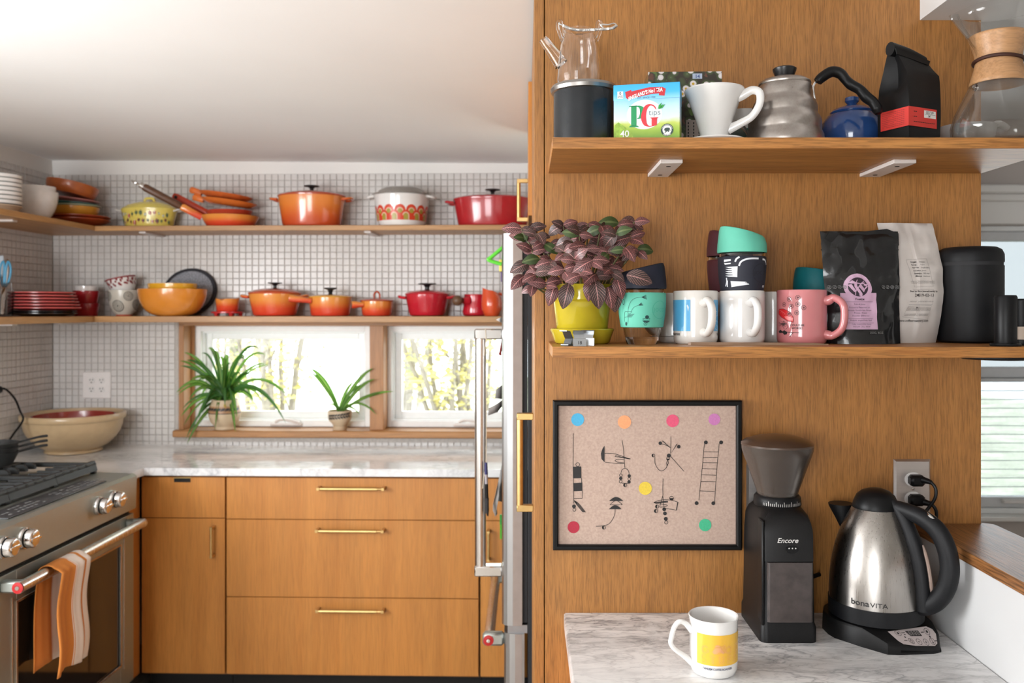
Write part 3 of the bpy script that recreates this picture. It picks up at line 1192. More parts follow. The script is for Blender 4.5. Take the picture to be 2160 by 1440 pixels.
# grates
for k in range(3):
    v0, v1 = va + .02 + k * .255, va + .02 + k * .255 + .245
    g = G()
    u0, u1 = UL + .06, us - .145
    for v in (v0, v1):
        box((u0, v, .952), (u1, v + .016, .968), .003, g=g)
    for u in (u0, u1 - .016, (u0 + u1) / 2 - .008):
        box((u, v0, .952), (u + .016, v1 + .016, .968), .003, g=g)
    prism([(u1 - .024, .94), (u1 + .006, .94), (u1 - .004, .974), (u1 - .016, .974)], v0 + .004, v1 + .012, 'y', g=g)
    for j in range(1, 5):
        v = v0 + (v1 - v0) * j / 5
        for a, b in ((u0, u0 + .11), (u1 - .12, u1), ((u0 + u1) / 2 - .09, (u0 + u1) / 2 + .09)):
            prism([(a, .955), (b, .955), (b, .968), (b - .012, .978), (b - .03, .978), (b - .045, .967), (a, .967)], v - .006, v + .006, 'y', g=g)
    for u in (u0 + .008, u1 - .008):
        for v in (v0 + .008, v1 + .008):
            box((u - .009, v - .009, .930), (u + .009, v + .009, .955), .002, g=g)
    obj('grate', g, M['iron'], t)
for k in range(2):
    for uu in (UL + .2, us - .3):
        g = lathe([(0, .93), (.05, .93), (.05, .938), (.042, .946), (.042, .952), (0, .953)], 28).mv(uu, va + .2 + k * .4, 0)
        obj('burner_cap', g, M['iron'], t)

# small iron pans stacked on the back grate
bp = KZ(-22, 985, .978)
for k in range(3):
    t = thing('iron_skillet', 'small black iron skillet, %s of three nested on the range grate' % ('lowest', 'middle', 'topmost')[k], 'skillet', (bp.x, bp.y + .03, .979 + k * .017), .75, group='nested iron skillets')
    g = lathe([(0, 0), (.052, 0), (.073, .042), (.074, .046), (.070, .046), (.049, .006), (0, .005)], 32)
    obj('pan', g, M['iron'], t)
    h = spl([(.068, 0, .04), (.10, .002, .046), (.135, .004, .052), (.165, .004, .054)], 4)
    obj('handle', tube(h, [.004] * 9 + [.005] * 4, 8, 1.8, up=(0, 0, 1)), M['iron'], t)

# cord on the left wall
pts = [KU(a, b, UL + c) for a, b, c in ((-14, 826, .02), (2, 820, .035), (14, 822, .06), (32, 842, .045), (43, 868, .09), (49, 882, .13), (43, 896, .13), (30, 913, .13), (16, 934, .13))]
pts[-1].z = max(pts[-1].z, .93)
t = thing('power_lead', 'thin black power lead looping down the left tiled wall behind the range', 'cord')
obj('cable', tube(spl(pts, 6), .0042, 8), M['black'], t)
a = KU(-6, 822, UL + .02)
obj('plug', box((UL + .004, a.y - .02, a.z - .014), (UL + .034, a.y + .02, a.z + .014), .006), M['black'], t)

# towel over the oven handle
v0 = KI.to_3x3().row[1].dot(Vector((-1.39, 2.50, 0)) - K0)
Wt = .165
prof = []
hu = us + .04
for k in range(16):
    prof.append((hu + .026 + .006 * math.sin(k * .5), hz - .30 + .30 * k / 15))
for k in range(1, 9):
    a = PI * k / 9
    prof.append((hu + .021 * math.cos(a), hz + .0205 * math.sin(a) + .002))
for k in range(12):
    prof.append((hu - .021 - .004 * math.sin(k * .4), hz - .285 * k / 11))
g, nn = G(), 30
uv = []
for i, (u, z) in enumerate(prof):
    dn = max(0, (hz - z) / .3)
    for j in range(nn + 1):
        s = j / nn
        fold = .006 * math.sin(s * 11 + 1.0) * (.3 + dn) + .002 * math.sin(s * 29)
        outw = 1 if i < 20 else -.4
        sl = (s - .5) * Wt * (1 + .12 * dn) - .014 * dn
        g.v.append((u + (fold + .014) * outw if i < 17 or i > 24 else u + .006 * math.cos((i - 17) / 7 * PI) + fold * .3, v0 + Wt / 2 + sl, z + .006 * dn * math.sin(s * 5)))
        uv.append((s, i / len(prof)))
n1 = nn + 1
g.f = [(i * n1 + j, i * n1 + j + 1, (i + 1) * n1 + j + 1, (i + 1) * n1 + j) for i in range(len(prof) - 1) for j in range(nn)]
g.m = [0] * len(g.f)
g.uv = uv
mt, tt, bb = nt('striped_cotton')
bb.inputs['Roughness'].default_value = .9
uvn = tt.nodes.new('ShaderNodeUVMap')
sp = tt.nodes.new('ShaderNodeSeparateXYZ')
tt.links.new(uvn.outputs[0], sp.inputs[0])
o_, w_ = (.66, .235, .045), (.86, .76, .68)
r = ramp(tt, sp.outputs[0], [(0, o_), (.46, w_), (.475, o_), (.487, w_), (.765, o_), (.85, w_)], 'CONSTANT')
tt.links.new(r.outputs[0], bb.inputs['Base Color'])
nz = N(tt, 'ShaderNodeTexNoise', Scale=700.0, Detail=2.0)
tt.links.new(coords(tt), nz.inputs['Vector'])
bumpn(tt, bb, nz.outputs[0], .5, .001)
tw = obj('dish_towel', g, mt, ang=180)
sm = tw.modifiers.new('thick', 'SOLIDIFY')
sm.thickness = .0025
tag(tw, 'orange and white striped dish towel hung over the oven handle', 'towel')

# double outlet on the back wall
a, b = KP(175, 840, -.01), KP(234, 784, -.01)
t = thing('wall_outlet', 'white double outlet plate on the tiled wall above the large bowl', 'outlet', ((a.x + b.x) / 2, -.0072, (a.z + b.z) / 2))
w_, h_ = (b.x - a.x) / 2, (b.z - a.z) / 2
obj('cover_plate', box((-w_, -.007, -h_), (w_, .001, h_), .003), M['whitep'], t)
for x in (-.023, .023):
    for z in (-.02, .02):
        s = obj('socket', prism([(x + .0165 * math.cos(q) * (1 if abs(math.cos(q)) < .8 else .88), z + .0145 * math.sin(q)) for q in [2 * PI * k / 20 for k in range(20)]], -.0085, -.006), M['white'], t)
        g = G()
        for dx in (-.006, .006):
            box((x + dx - .0012, -.0092, z + .001), (x + dx + .0012, -.008, z + .008), g=g)
        g.join(lathe([(0, 0), (.0028, 0), (.0028, .001), (0, .001)], 12).xf(Matrix.Translation((x, -.0082, z - .007)) @ Matrix.Rotation(PI / 2, 4, 'X')))
        obj('slots', g, M['dark'], s)

# ---- open shelves
def bracket(u, v0, v1, z, t=None, w=.03):
    return box((u - w / 2, v0, z - .008), (u + w / 2, v1, z), .001)


ush = KZ(193, 475, SH_Z).x                     # front of the short left-hand shelves
vsh = KZ(24, 437, SH_Z).y                      # their near end
for nm, ztop, th, lab in (('upper', SH_Z, .022, 'upper'), ('lower', SL_Z, .026, 'lower')):
    t = thing('wall_shelf', '%s long oak shelf on the tiled back wall, holding %s' % (lab, 'the large casseroles' if lab == 'upper' else 'the smaller red and orange pots'), 'shelf')
    obj('board', box((ush, -SD, ztop - th), (UE + .1, -.003, ztop), .0015), M['kshelf'], t)
    for px in (322, 785) if lab == 'upper' else (150,):
        obj('bracket', bracket(kat(px, -.1, 0).x, -SD + .03, -.003, ztop - th), M['bracket'], t)
    t = thing('corner_shelf', '%s short oak shelf turning along the left wall, holding %s' % (lab, 'stacked white bowls' if lab == 'upper' else 'red plates and the utensil jar'), 'shelf')
    obj('board', box((UL + .003, vsh, ztop - th), (ush - .0006, -.003, ztop), .0015), M['kshelfy'], t)
    obj('end_grain', box((UL + .003, vsh - .0012, ztop - th + .0005), (ush - .0006, vsh, ztop - .0005)), M['endgrain'], t)
    for v in (vsh + .2,):
        obj('bracket', box((UL + .003, v - .015, ztop - th - .008), (ush - .06, v + .015, ztop - th), .001), M['bracket'], t)

# ================================================================== pots and crockery of the kitchen shelves
FR[0] = KM
V0 = -.118                                     # middle of the shelf depth
MP = (3.88 + V0) / F                           # metres per pixel there


def zk(py, v=V0):
    return KP(657, py, v).z


flame = grad('flame_enamel', [(0.0, (.46, .045, .015)), (.35, (.60, .10, .02)), (.75, (.72, .21, .035)), (1.0, (.74, .24, .05))])
flamelid = mat('red_orange_enamel', (.44, .065, .022), .22, var=.06, coat=.5)
flame2 = grad('bright_flame_enamel', [(0.0, (.62, .035, .02)), (.4, (.72, .09, .03)), (.75, (.78, .27, .05)), (1.0, (.78, .30, .06))])
redm = mat('cherry_enamel', (.42, .018, .024), .2, var=.05, coat=.6)
redm2 = mat('bright_cherry_enamel', (.52, .015, .03), .2, var=.05, coat=.6)
orangem = mat('orange_enamel', (.70, .18, .035), .22, var=.06, coat=.5)
dorange = mat('burnt_orange_glaze', (.46, .12, .03), .3, var=.1, coat=.3)
yellowm = mat('yellow_enamel', (.76, .36, .035), .22, var=.04, coat=.5)
lemon = mat('lemon_enamel', (.74, .60, .13), .25, var=.04, coat=.4)
knobm = mat('black_phenolic_knob', (.014, .013, .013), .3)


def body_prof(R, h, foot=.86, th=.005, rb=.018):
    """Round pot: slightly flared wall, rounded bottom edge, open inside."""
    rf = R * foot
    return [(0, 0), (rf - rb, 0), (rf - rb * .3, rb * .25), (rf, rb), (R - (R - rf) * .3, h * .7), (R, h - .004), (R, h), (R - th, h), (R - th - (R - rf) * .3, h * .65), (rf - th, rb + th), (rf - rb, th), (0, th)]


def dutch(name, label, cat, px, z, R, h, mb, ml, sy=1.0, v=V0, dome=.016, knob=.034, handle=True, kz=.026, hl=.038, hw=.036, foot=.86, group=None, rz=0.0):
    c = kat(px, v, z)
    t = thing(name, label, cat, c, rz, group)
    obj('body', lathe(body_prof(R, h, foot), 48, 1, sy), mb, t)
    lid = lathe([(R + .002, h - .001), (R + .003, h + .004), (R - .004, h + .009), (R * .8, h + .009 + dome * .45), (R * .45, h + .009 + dome * .88), (0, h + .009 + dome), (0, h + .004), (R * .8, h + .003), (R - .006, h)], 48, 1, sy)
    lo = obj('lid', lid, ml, t)
    if knob:
        zt = h + .008 + dome
        k = lathe([(0, 0), (knob * .36, 0), (knob * .25, .004), (knob * .24, kz * .45), (knob * .42, kz * .72), (knob * .98, kz * .86), (knob, kz * .94), (knob * .92, kz), (0, kz * 1.02)], 28).mv(0, 0, zt)
        obj('knob', k, knobm, lo)
    if handle:
        for s in (-1, 1):
            zz_ = h - .012
            pts = [(s * (R - .004), -hw, zz_ - .002), (s * (R + hl * .55), -hw * .95, zz_), (s * (R + hl), -hw * .45, zz_ + .004), (s * (R + hl), hw * .45, zz_ + .004), (s * (R + hl * .55), hw * .95, zz_), (s * (R - .004), hw, zz_ - .002)]
            obj('handle', tube(spl(pts, 4), .0068, 8, 1.25, up=(0, 0, 1)), mb, t)
    return t


# --- upper shelf
dutch('dutch_oven', 'large orange enamelled casserole with red-orange lid and black knob', 'casserole', 657.5, SH_Z, .146, .135, flame, flamelid, .78, foot=.88, hl=.03)
dutch('dutch_oven', 'wide dark red enamelled casserole beside the tall brass cabinet pull', 'casserole', 1039, SH_Z, .17, .118, redm, redm, .62, dome=.014, foot=.9, hl=.03)

# white casserole with a printed red scallop band and glass lid
t = thing('glass_casserole', 'white milk-glass casserole with red scallop band and clear dome lid', 'casserole', kat(847.5, V0, SH_Z))
R, h = 55.5 * MP, .137
obj('body', lathe([(0, 0), (.09, 0), (.098, .004), (.105, .022), (R, .09), (R + .002, h - .006), (R + .004, h), (R - .001, h), (.10, .03), (.09, .006), (0, .006)], 56), M['white'], t)
fl = G()
for s in (-1, 1):
    pts = [(s * (R - .002), -.04, h - .004), (s * (R + .026), -.028, h - .008), (s * (R + .03), 0, h - .009), (s * (R + .026), .028, h - .008), (s * (R - .002), .04, h - .004)]
    tube(spl(pts, 4), .0055, 8, 1.0, g=fl, up=(0, 0, 1))
obj('handles', fl, M['white'], t)
obj('lid', lathe([(R + .012, h + .002), (R + .013, h + .006), (R - .004, h + .008), (R * .86, h + .022), (R * .68, h + .033), (0, h + .036), (0, h + .033), (R * .66, h + .030), (R * .84, h + .019), (R - .01, h + .004)], 48),
    thin('greyed_lid_glass', (.82, .80, .77), .3, (.62, .58, .54), refl=.35), t)
rp = mat('red_print', (.62, .06, .025), .3)
op = mat('olive_print', (.36, .30, .05), .3)
pp = mat('pale_print', (.74, .50, .36), .3)
Rf = lambda z: .105 + (R - .105) * min(1, (z - .022) / .068)
g1, g2, g3 = G(), G(), G()
n = 14
st = 2 * PI * .112 / n
for i in range(n):
    cx = (i - n / 2) * st
    d_rect(cx - st / 2, .024, cx + st / 2, .066, 4, 2, g=g1)
    d_disc(cx, .066, st * .47, 16, g=g1, a0=0, a1=PI)
    d_ring(cx, .062, st * .2, st * .29, 10, -.0004, g3, 0, PI)
    d_disc(cx, .062, st * .2, 12, -.0004, g2)
    d_ring(cx + st / 2, .043, st * .2, st * .29, 10, -.0004, g3, 0, PI)
    d_rect(cx + st / 2 - st * .19, .025, cx + st / 2 + st * .19, .043, 1, 1, -.0004, g2)
    d_disc(cx + st / 2, .043, st * .19, 12, -.0004, g2, a0=0, a1=PI)
    d_rect(cx + st / 2 + st * .2, .025, cx + st / 2 + st * .29, .043, 1, 1, -.0004, g3)
for nm, g_, m_ in (('scallop_band', g1, rp), ('scallop_centres', g2, op), ('scallop_outlines', g3, pp)):
    obj(nm, bend(g_, Rf, .1), m_, t, ang=180)

# lemon casserole with painted figures
t = dutch('dutch_oven', 'lemon yellow lidded casserole painted with small figures', 'casserole', 315, SH_Z, .122, .083, lemon, lemon, .6, v=-.082, knob=0, handle=False, dome=.03, foot=.88)
g = tube(spl([(-.022, 0, .118), (-.016, 0, .135), (.016, 0, .135), (.022, 0, .118)], 4), .006, 8)
obj('lid_loop', g, lemon, t)
for s in (-1, 1):
    obj('handle', tube(spl([(s * .118, -.02, .078), (s * .148, -.016, .086), (s * .148, .016, .086), (s * .118, .02, .078)], 4), .004, 8), M['cream'], t)
Rf = lambda z: .109 + .014 * min(1, z / .08)
cols = [mat('figure_black', (.05, .04, .04), .4), mat('figure_red', (.45, .06, .04), .4), mat('figure_white', (.7, .7, .6), .4), mat('figure_green', (.12, .18, .08), .4)]
fg = [G() for _ in cols]
for i in range(26):
    x, z = -.125 + .01 * i, (.026 if i % 2 else .058) + rnd.uniform(-.008, .008)
    k = rnd.randrange(4)
    s = rnd.uniform(.004, .008)
    d_disc(x, z, s, 9, -.0002, fg[k], rz=s * rnd.uniform(.6, 1.4))
    d_line([(x, z - s * 1.6), (x + rnd.uniform(-.003, .003), z + s * 1.6)], .0024, -.0004, fg[(k + 1) % 4])
    d_line([(x - s, z + s * .4), (x + s * 1.2, z + s * .9)], .002, -.0004, fg[k])
for g_, m_ in zip(fg, cols):
    e = obj('painted_figures', bend(g_, lambda z: Rf(z), 0), m_, t, ang=180)
    e.matrix_basis = Matrix.Diagonal((1.005, .612, 1, 1))
    e['kind'] = 'stuff'


# skillets
def skillet(name, label, px, z, R, h, m_, tilt, hl, hz, hm=None, loop=False, group=None, v=V0, thk=.011, rz=.0):
    """Pan with its handle pointing left; tilt lifts the handle side."""
    t = thing(name, label, 'pan', kat(px, v, z), rz, group, Matrix.Rotation(tilt, 4, 'Y'))
    obj('pan', lathe([(0, 0), (R * .72, 0), (R * .8, .004), (R * .93, h * .6), (R, h), (R + .002, h + .002), (R - .004, h + .001), (R * .9, h * .6), (R * .76, .009), (0, .006)], 44), m_, t)
    a = Vector((-R * .97, 0, h - .006))
    d = Vector((-1, 0, hz)).normalized()
    L0 = hl * (.36 if hm else 1.0)
    obj('handle', tube([a, a + d * L0 * .5, a + d * L0 * .9, a + d * L0], [thk * .9, thk * .95, thk, thk * .7], 10, 1.35, up=(0, 1, 0)), m_, t)
    if hm:
        b = a + d * L0
        w_ = obj('wood_grip', tube([b, b + d * hl * .05, b + d * hl * .6, b + d * hl * .64], [thk * .8, thk, thk * 1.05, thk * .85], 12, 1.3, up=(0, 1, 0)), hm, t)
        e = b + d * hl * .64
        g = tube([e, e + d * .016], thk * .82, 10, 1.2, up=(0, 1, 0))
        tube(spl([e + d * .014 + Vector((0, 0, 0)), e + d * .03 + Vector((0, .009, .004)), e + d * .05, e + d * .03 + Vector((0, -.009, -.002)), e + d * .014], 4), .0035, 6, g=g)
        obj('hanging_ring', g, M['chrome'], w_)
    elif loop:
        e = a + d * (hl - .022)
        obj('hanging_hole', lathe([(0, .0), (.007, .0), (.007, .002), (0, .002)], 14).xf(Matrix.Translation(e + Vector((-.004, -.0135, .002))) @ Matrix.Rotation(PI / 2, 4, 'X')), M['dark'], t)
    return t


walnut = wood('walnut_grip', (.17, .075, .035), (.08, .035, .018), 'x', rough=.4)
skillet('skillet', 'lowest orange skillet with a dark wooden grip and steel hanging ring', 486, SH_Z, .122, .048, flame2, 0, .262, .52, walnut, group='stacked orange pans', thk=.012, rz=.42)
skillet('skillet', 'red-orange skillet nested in the stack, handle ending in a round hole', 484, SH_Z + .026, .097, .046, mat('dull_red_enamel', (.46, .055, .025), .3), -.02, .165, .55, loop=True, group='stacked orange pans', v=V0 + .006, thk=.013, rz=.12)
skillet('gratin_pan', 'shallow orange pan tilted on top of the skillets, just under the uppermost', 483, SH_Z + .096, .118, .020, orangem, .12, .05, .15, group='stacked orange pans', thk=.011)
skillet('gratin_pan', 'uppermost shallow orange pan tilted in the stack of skillets', 476, SH_Z + .127, .112, .018, mat('orange_enamel_worn', (.62, .15, .035), .3, var=.15), .13, .055, .2, group='stacked orange pans', thk=.011)


# stacked plates and bowls in the corner
def plate(name, label, cat, c, R, m_, h=.02, foot=.55, tilt=None, group=None, rim=None, th=.004):
    t = thing(name, label, cat, c, 0, group, tilt)
    obj('dish', lathe([(0, 0), (R * foot, 0), (R * (foot + .06), .003), (R * .9, h * .8), (R, h), (R, h + th * .6), (R * .97, h + th), (R * (foot + .02), .003 + th), (0, .003 + th)], 48), m_, t, ang=50)
    if rim is not None:
        obj('rim', lathe([(R * .975, h + th * .9), (R * 1.002, h + th * .5), (R * 1.004, h + th * 1.2), (R * .98, h + th * 1.4)], 48), rim, t)
    return t


def bowl(name, label, cat, c, R, h, m_, foot=.5, group=None, tilt=None, th=.005, sq=1.0, sy=1.0):
    t = thing(name, label, cat, c, 0, group, tilt)
    prof = [(0, 0), (R * foot, 0)]
    for k in range(1, 9):
        a = PI / 2 * k / 8
        prof.append((R * (foot + (1 - foot) * math.sin(a) ** sq), .004 + (h - .004) * (1 - math.cos(a)) ** .9))
    ip = [(max(0, r - th), z + (th if i < 3 else 0)) for i, (r, z) in enumerate(prof)]
    ip[0] = (0, th)
    obj('bowl', lathe(prof + list(reversed(ip)), 48, 1, sy), m_, t, ang=50)
    return t


cx_, vv = 172, -.155
zc = SH_Z
stk = 'colourful dishes stacked in the shelf corner'
plate('dinner_plate', 'lowest dark orange plate of the corner stack on the upper shelf', 'plate', kat(166, vv, zc), .128, mat('rust_glaze', (.40, .07, .02), .3, var=.1, coat=.3), .03, .5, group=stk)
plate('dinner_plate', 'second dark orange plate from the bottom of the corner stack', 'plate', kat(165, vv, zc + .014), .130, mat('rust_glaze_dark', (.36, .055, .018), .3, var=.1, coat=.3), .03, .5, group=stk)
bowl('serving_bowl', 'mustard yellow bowl in the middle of the corner dish stack', 'bowl', kat(158, vv, zc + .040), .098, .048, mat('mustard_glaze', (.62, .28, .03), .3, coat=.4), .68, group=stk)
plate('salad_plate', 'pale green plate over the mustard bowl in the corner stack', 'plate', kat(160, vv, zc + .076), .1, mat('celadon_glaze', (.42, .50, .36), .3, coat=.3), .016, group=stk)
plate('salad_plate', 'dark teal plate in the corner stack under the pink one', 'plate', kat(157, vv, zc + .088), .095, mat('teal_glaze', (.05, .16, .15), .3, coat=.3), .016, group=stk, tilt=Matrix.Rotation(.05, 4, 'Y'))
plate('salad_plate', 'dusty pink plate just under the tilted brown-orange dish', 'plate', kat(156, vv, zc + .104), .1, mat('dusty_pink_glaze', (.52, .20, .20), .3, coat=.3), .018, group=stk, tilt=Matrix.Rotation(.10, 4, 'Y'))
bowl('baking_dish', 'tilted brown-orange baking dish on top of the corner stack', 'dish', kat(149, vv, zc + .141), .105, .05, dorange, .85, group=stk, tilt=Matrix.Rotation(.16, 4, 'Y') @ Matrix.Rotation(-.12, 4, 'X'))
# white bowls on the short shelf
pb = KZ(78, 448, SH_Z + .001)
vb_ = -.42
for k in range(2):
    bowl('mixing_bowl', 'deep white bowl, %s of two nested on the short upper shelf' % ('outer' if k == 0 else 'inner'), 'bowl', kat(75, vb_, SH_Z + k * .034), .083 - .0085 * k, .118 - .012 * k, mat('opal_glass_%d' % k, (.80, .78, .76), .15, coat=.5), .42, group='nested white bowls')
va_ = -.66
plate('side_plate', 'beige dish under the stack of white saucers at the shelf end', 'plate', kat(-2, va_, SH_Z), .078, mat('beige_glaze', (.55, .42, .30), .3), .03, .7)
for k in range(7):
    t = thing('white_saucer', 'white grey-lined saucer, %s of the stack at the upper corner shelf end' % ('lowest', 'second from the bottom', 'third from the bottom', 'middle one', 'third from the top', 'second from the top', 'topmost')[k], 'saucer', kat(0, va_, SH_Z + .036 + k * .0164), 0, 'white saucers stacked on the short upper shelf')
    obj('dish', lathe([(0, 0), (.058, 0), (.0715, .0025), (.074, .006), (.074, .0150), (.0725, .0162), (.069, .0155), (.05, .006), (0, .005)], 40), M['white'], t)
    obj('grey_line', lathe([(.0735, .0136), (.0743, .0140), (.0743, .0152), (.0730, .0160)], 40), mat('grey_band', (.30, .31, .29), .3) if k == 0 else bpy.data.materials['grey_band'], t)

# --- lower shelf
zl = SL_Z
# utensil jar
jc = kat(-3, -.5, zl)
t = thing('utensil_jar', 'clear glass jar of scissors and cutlery at the left end of the lower shelf', 'jar', jc)
obj('jar', lathe([(0, 0), (.047, 0), (.05, .006), (.051, .10), (.047, .12), (.047, .135), (.044, .135), (.044, .12), (.047, .1), (.046, .01), (0, .008)], 32), M['glass'], t)
ut = [('scissors', 'blue-handled scissors standing in the glass jar', mat('blue_handle', (.06, .33, .55), .4), (.016, .0), .22, .012),
      ('scissors', 'orange-handled scissors leaning inside the glass jar', mat('orange_handle', (.70, .22, .03), .4), (-.004, -.016), .16, .010),
      ('table_knife', 'steel knife in the jar, handle up', M['chrome'], (-.02, .0), .23, .006), ('table_fork', 'steel fork in the jar beside the blue scissors', M['chrome'], (.008, .018), .21, .006),
      ('spatula', 'clear plastic spatula standing tallest in the glass jar', mat('clear_plastic', (.55, .62, .68), .2), (-.012, .022), .235, .012), ('table_spoon', 'steel spoon leaning to the front of the jar', M['chrome'], (-.028, -.016), .18, .005)]
for nm, lb, m_, (dx, dy), L, r_ in ut:
    t2 = thing(nm, lb, nm.split('_')[-1], jc + Vector((dx, dy, .012)), 0, 'cutlery in the glass jar', Matrix.Rotation(dx * 4, 4, 'Y') @ Matrix.Rotation(-dy * 3, 4, 'X'))
    if nm == 'scissors':
        obj('blades', prism([(-.006, 0), (.006, 0), (.008, L * .5), (-.008, L * .5)], -.002, .002), M['chrome'], t2)
        for s in (-1, 1):
            lp = [(s * .003, 0, L * .48), (s * .018, 0, L * .62), (s * .022, 0, L * .82), (s * .010, 0, L * .95), (s * .003, 0, L * .8), (s * .003, 0, L * .6)]
            obj('finger_loop', tube(spl(lp, 4, True), .0042, 8, closed=True), m_, t2)
    elif nm == 'spatula':
        obj('shaft', tube([(0, 0, 0), (0, 0, L * .65)], .0045, 8), m_, t2)
        obj('blade', box((-.02, -.003, L * .62), (.02, .003, L), .003), m_, t2)
    else:
        obj('shaft', tube([(0, 0, 0), (0, 0, L * .5), (0, 0, L)], [.0035, .0045, .007], 8, .5), m_, t2)
        obj('end', lathe([(0, -.02), (.009, -.008), (.011, 0), (.009, .012), (0, .02)], 16, 1, .35).mv(0, 0, L - .008), m_, t2)
# red plates
rc = kat(92, -.36, zl)
blackp = mat('black_glaze', (.015, .008, .008), .2, coat=.5)
for k in range(2):
    plate('dinner_plate', 'black plate, %s of two under the red plates' % ('lower' if k == 0 else 'upper'), 'plate', rc + Vector((0, 0, k * .009)), .126, blackp, .012, .6, group='black plates under the red ones')
redpl = mat('coral_red_glaze', (.40, .035, .035), .3, coat=.4)
rimpl = mat('coral_rim', (.60, .13, .12), .3)
for k in range(6):
    plate('red_plate', 'coral red plate with a paler rim, %s in the lower shelf stack' % ('lowest red one', 'second red one up', 'third red one up', 'third from the top', 'second from the top', 'topmost')[k], 'plate', rc + Vector((.008 - k * .0025, 0, .021 + k * .0125)), .132 - k * .002, redpl, .012, .6, group='coral red plates stacked on the lower shelf', rim=rimpl)
# red and white ramekins
cc = kat(182, -.1, zl)
cherry = mat('cherry_glaze', (.35, .012, .018), .2, coat=.5)
for k in range(3):
    m_ = cherry if k < 2 else M['white']
    t = thing('ramekin', ('lower red cup in the stack beside the red plates', 'upper red cup in the stack beside the red plates', 'white cup on top of the two red cups')[k], 'cup', cc + Vector((0, 0, (0, .0565, .077)[k])), 0, 'stacked ramekins')
    R = .054 if k < 2 else .0475
    obj('cup', lathe([(0, 0), (R * .86, 0), (R * .9, .004), (R, .05), (R, .056), (R - .004, .056), (R * .84, .008), (0, .006)] if k < 2 else [(0, 0), (R * .9, 0), (R, .05), (R, .056), (R - .004, .056), (R * .84, .008), (0, .006)], 36), m_, t)
# patterned cups
pc = kat(262, -.1, zl)
t = thing('patterned_cup', 'grey and white bowl-shaped cup printed with dotted roundels', 'cup', pc, 0, 'two patterned cups nested at a tilt')
crp = [(0, 0), (.03, 0), (.032, .006), (.05, .025), (.062, .055), (.066, .09), (.0675, .115), (.0645, .115), (.058, .055), (.03, .012), (0, .01)]
obj('cup', lathe(crp, 40), mat('stone_glaze', (.55, .52, .45), .3, coat=.3), t)
obj('foot', lathe([(0, -.0005), (.034, -.0005), (.035, .004), (.031, .009), (0, .009)], 32), mat('red_foot', (.5, .09, .05), .4), t)
Rf = lambda z: .05 + (z - .025) * .4 if z < .055 else .062 + (z - .055) * .12
gp = G()
for ax, az, sc in ((0, .045, 1.0), (-.048, .088, .8), (.048, .088, .8), (-.085, .05, .9), (.085, .05, .9)):
    for r0, r1 in ((0, .004), (.0085, .011), (.0155, .018), (.022, .0255)):
        d_ring(ax, az, r0 * sc, r1 * sc, 24, .0004, gp)
obj('roundels', bend(gp, Rf, 0, .001), mat('grey_print', (.07, .068, .06), .4), t, ang=180)
t = thing('patterned_cup', 'white cup with dark red leaf print tipped into the dotted cup', 'cup', pc + Vector((.004, 0, .086)), 0, 'two patterned cups nested at a tilt', Matrix.Rotation(-.22, 4, 'Y'))
obj('cup', lathe([(0, 0), (.026, 0), (.038, .012), (.049, .035), (.064, .075), (.0675, .085), (.064, .085), (.046, .038), (.026, .006), (0, .005)], 40), M['white'], t)
gp = G()
Rf2 = lambda z: .049 + (z - .035) * .375 if z < .075 else .064 + (z - .075) * .35
for i in range(34):
    x, z = -.1 + .006 * i + rnd.uniform(-.002, .002), (.05, .066, .074, .058)[i % 4] + rnd.uniform(-.003, .003)
    d_disc(x, z, rnd.uniform(.003, .0065), 9, .0006, gp, rz=rnd.uniform(.004, .008))
d_rect(-.1, .078, .1, .084, 24, 1, .0005, gp)
obj('leaf_print', bend(gp, Rf2, 0, .0014), mat('oxblood_print', (.24, .025, .03), .4), t, ang=180)
# orange bowl with yellow bowl, felt oval behind
oc = kat(364, -.165, zl)
bowl('serving_bowl', 'large orange glass bowl on the lower shelf', 'bowl', oc, 70 * MP, .118, mat('orange_glass', (.66, .235, .03), .22, var=.03, coat=.5), .42, sq=.8, sy=.82)
bowl('serving_bowl', 'yellow bowl nested inside the large orange bowl', 'bowl', oc + Vector((0, 0, .055)), 50 * MP, .087, mat('yellow_glass', (.72, .36, .02), .22, var=.03, coat=.5), .4, sq=.8, sy=.8)
t = thing('felt_trivet', 'speckled grey felt oval with dark border leaning on the tiles behind the bowls', 'trivet', kat(400, -.024, zl + .1085), 0, None, Matrix.Rotation(-.10, 4, 'X'))
felt = mat('grey_felt', (.25, .26, .29), .95, var=.5, vs=180, bump=.4, bs=500)
obj('pad', lathe([(0, -.005), (.112, -.005), (.112, .005), (0, .005)], 56, 1, .86).xf(Matrix.Rotation(PI / 2, 4, 'X') @ rotz(.25)), felt, t)
obj('border', lathe([(.109, -.007), (.124, -.007), (.125, 0), (.124, .007), (.109, .007)], 56, 1, .86).xf(Matrix.Rotation(PI / 2, 4, 'X') @ rotz(.25)), mat('dark_felt', (.03, .03, .036), .95, var=.3, vs=200), t)
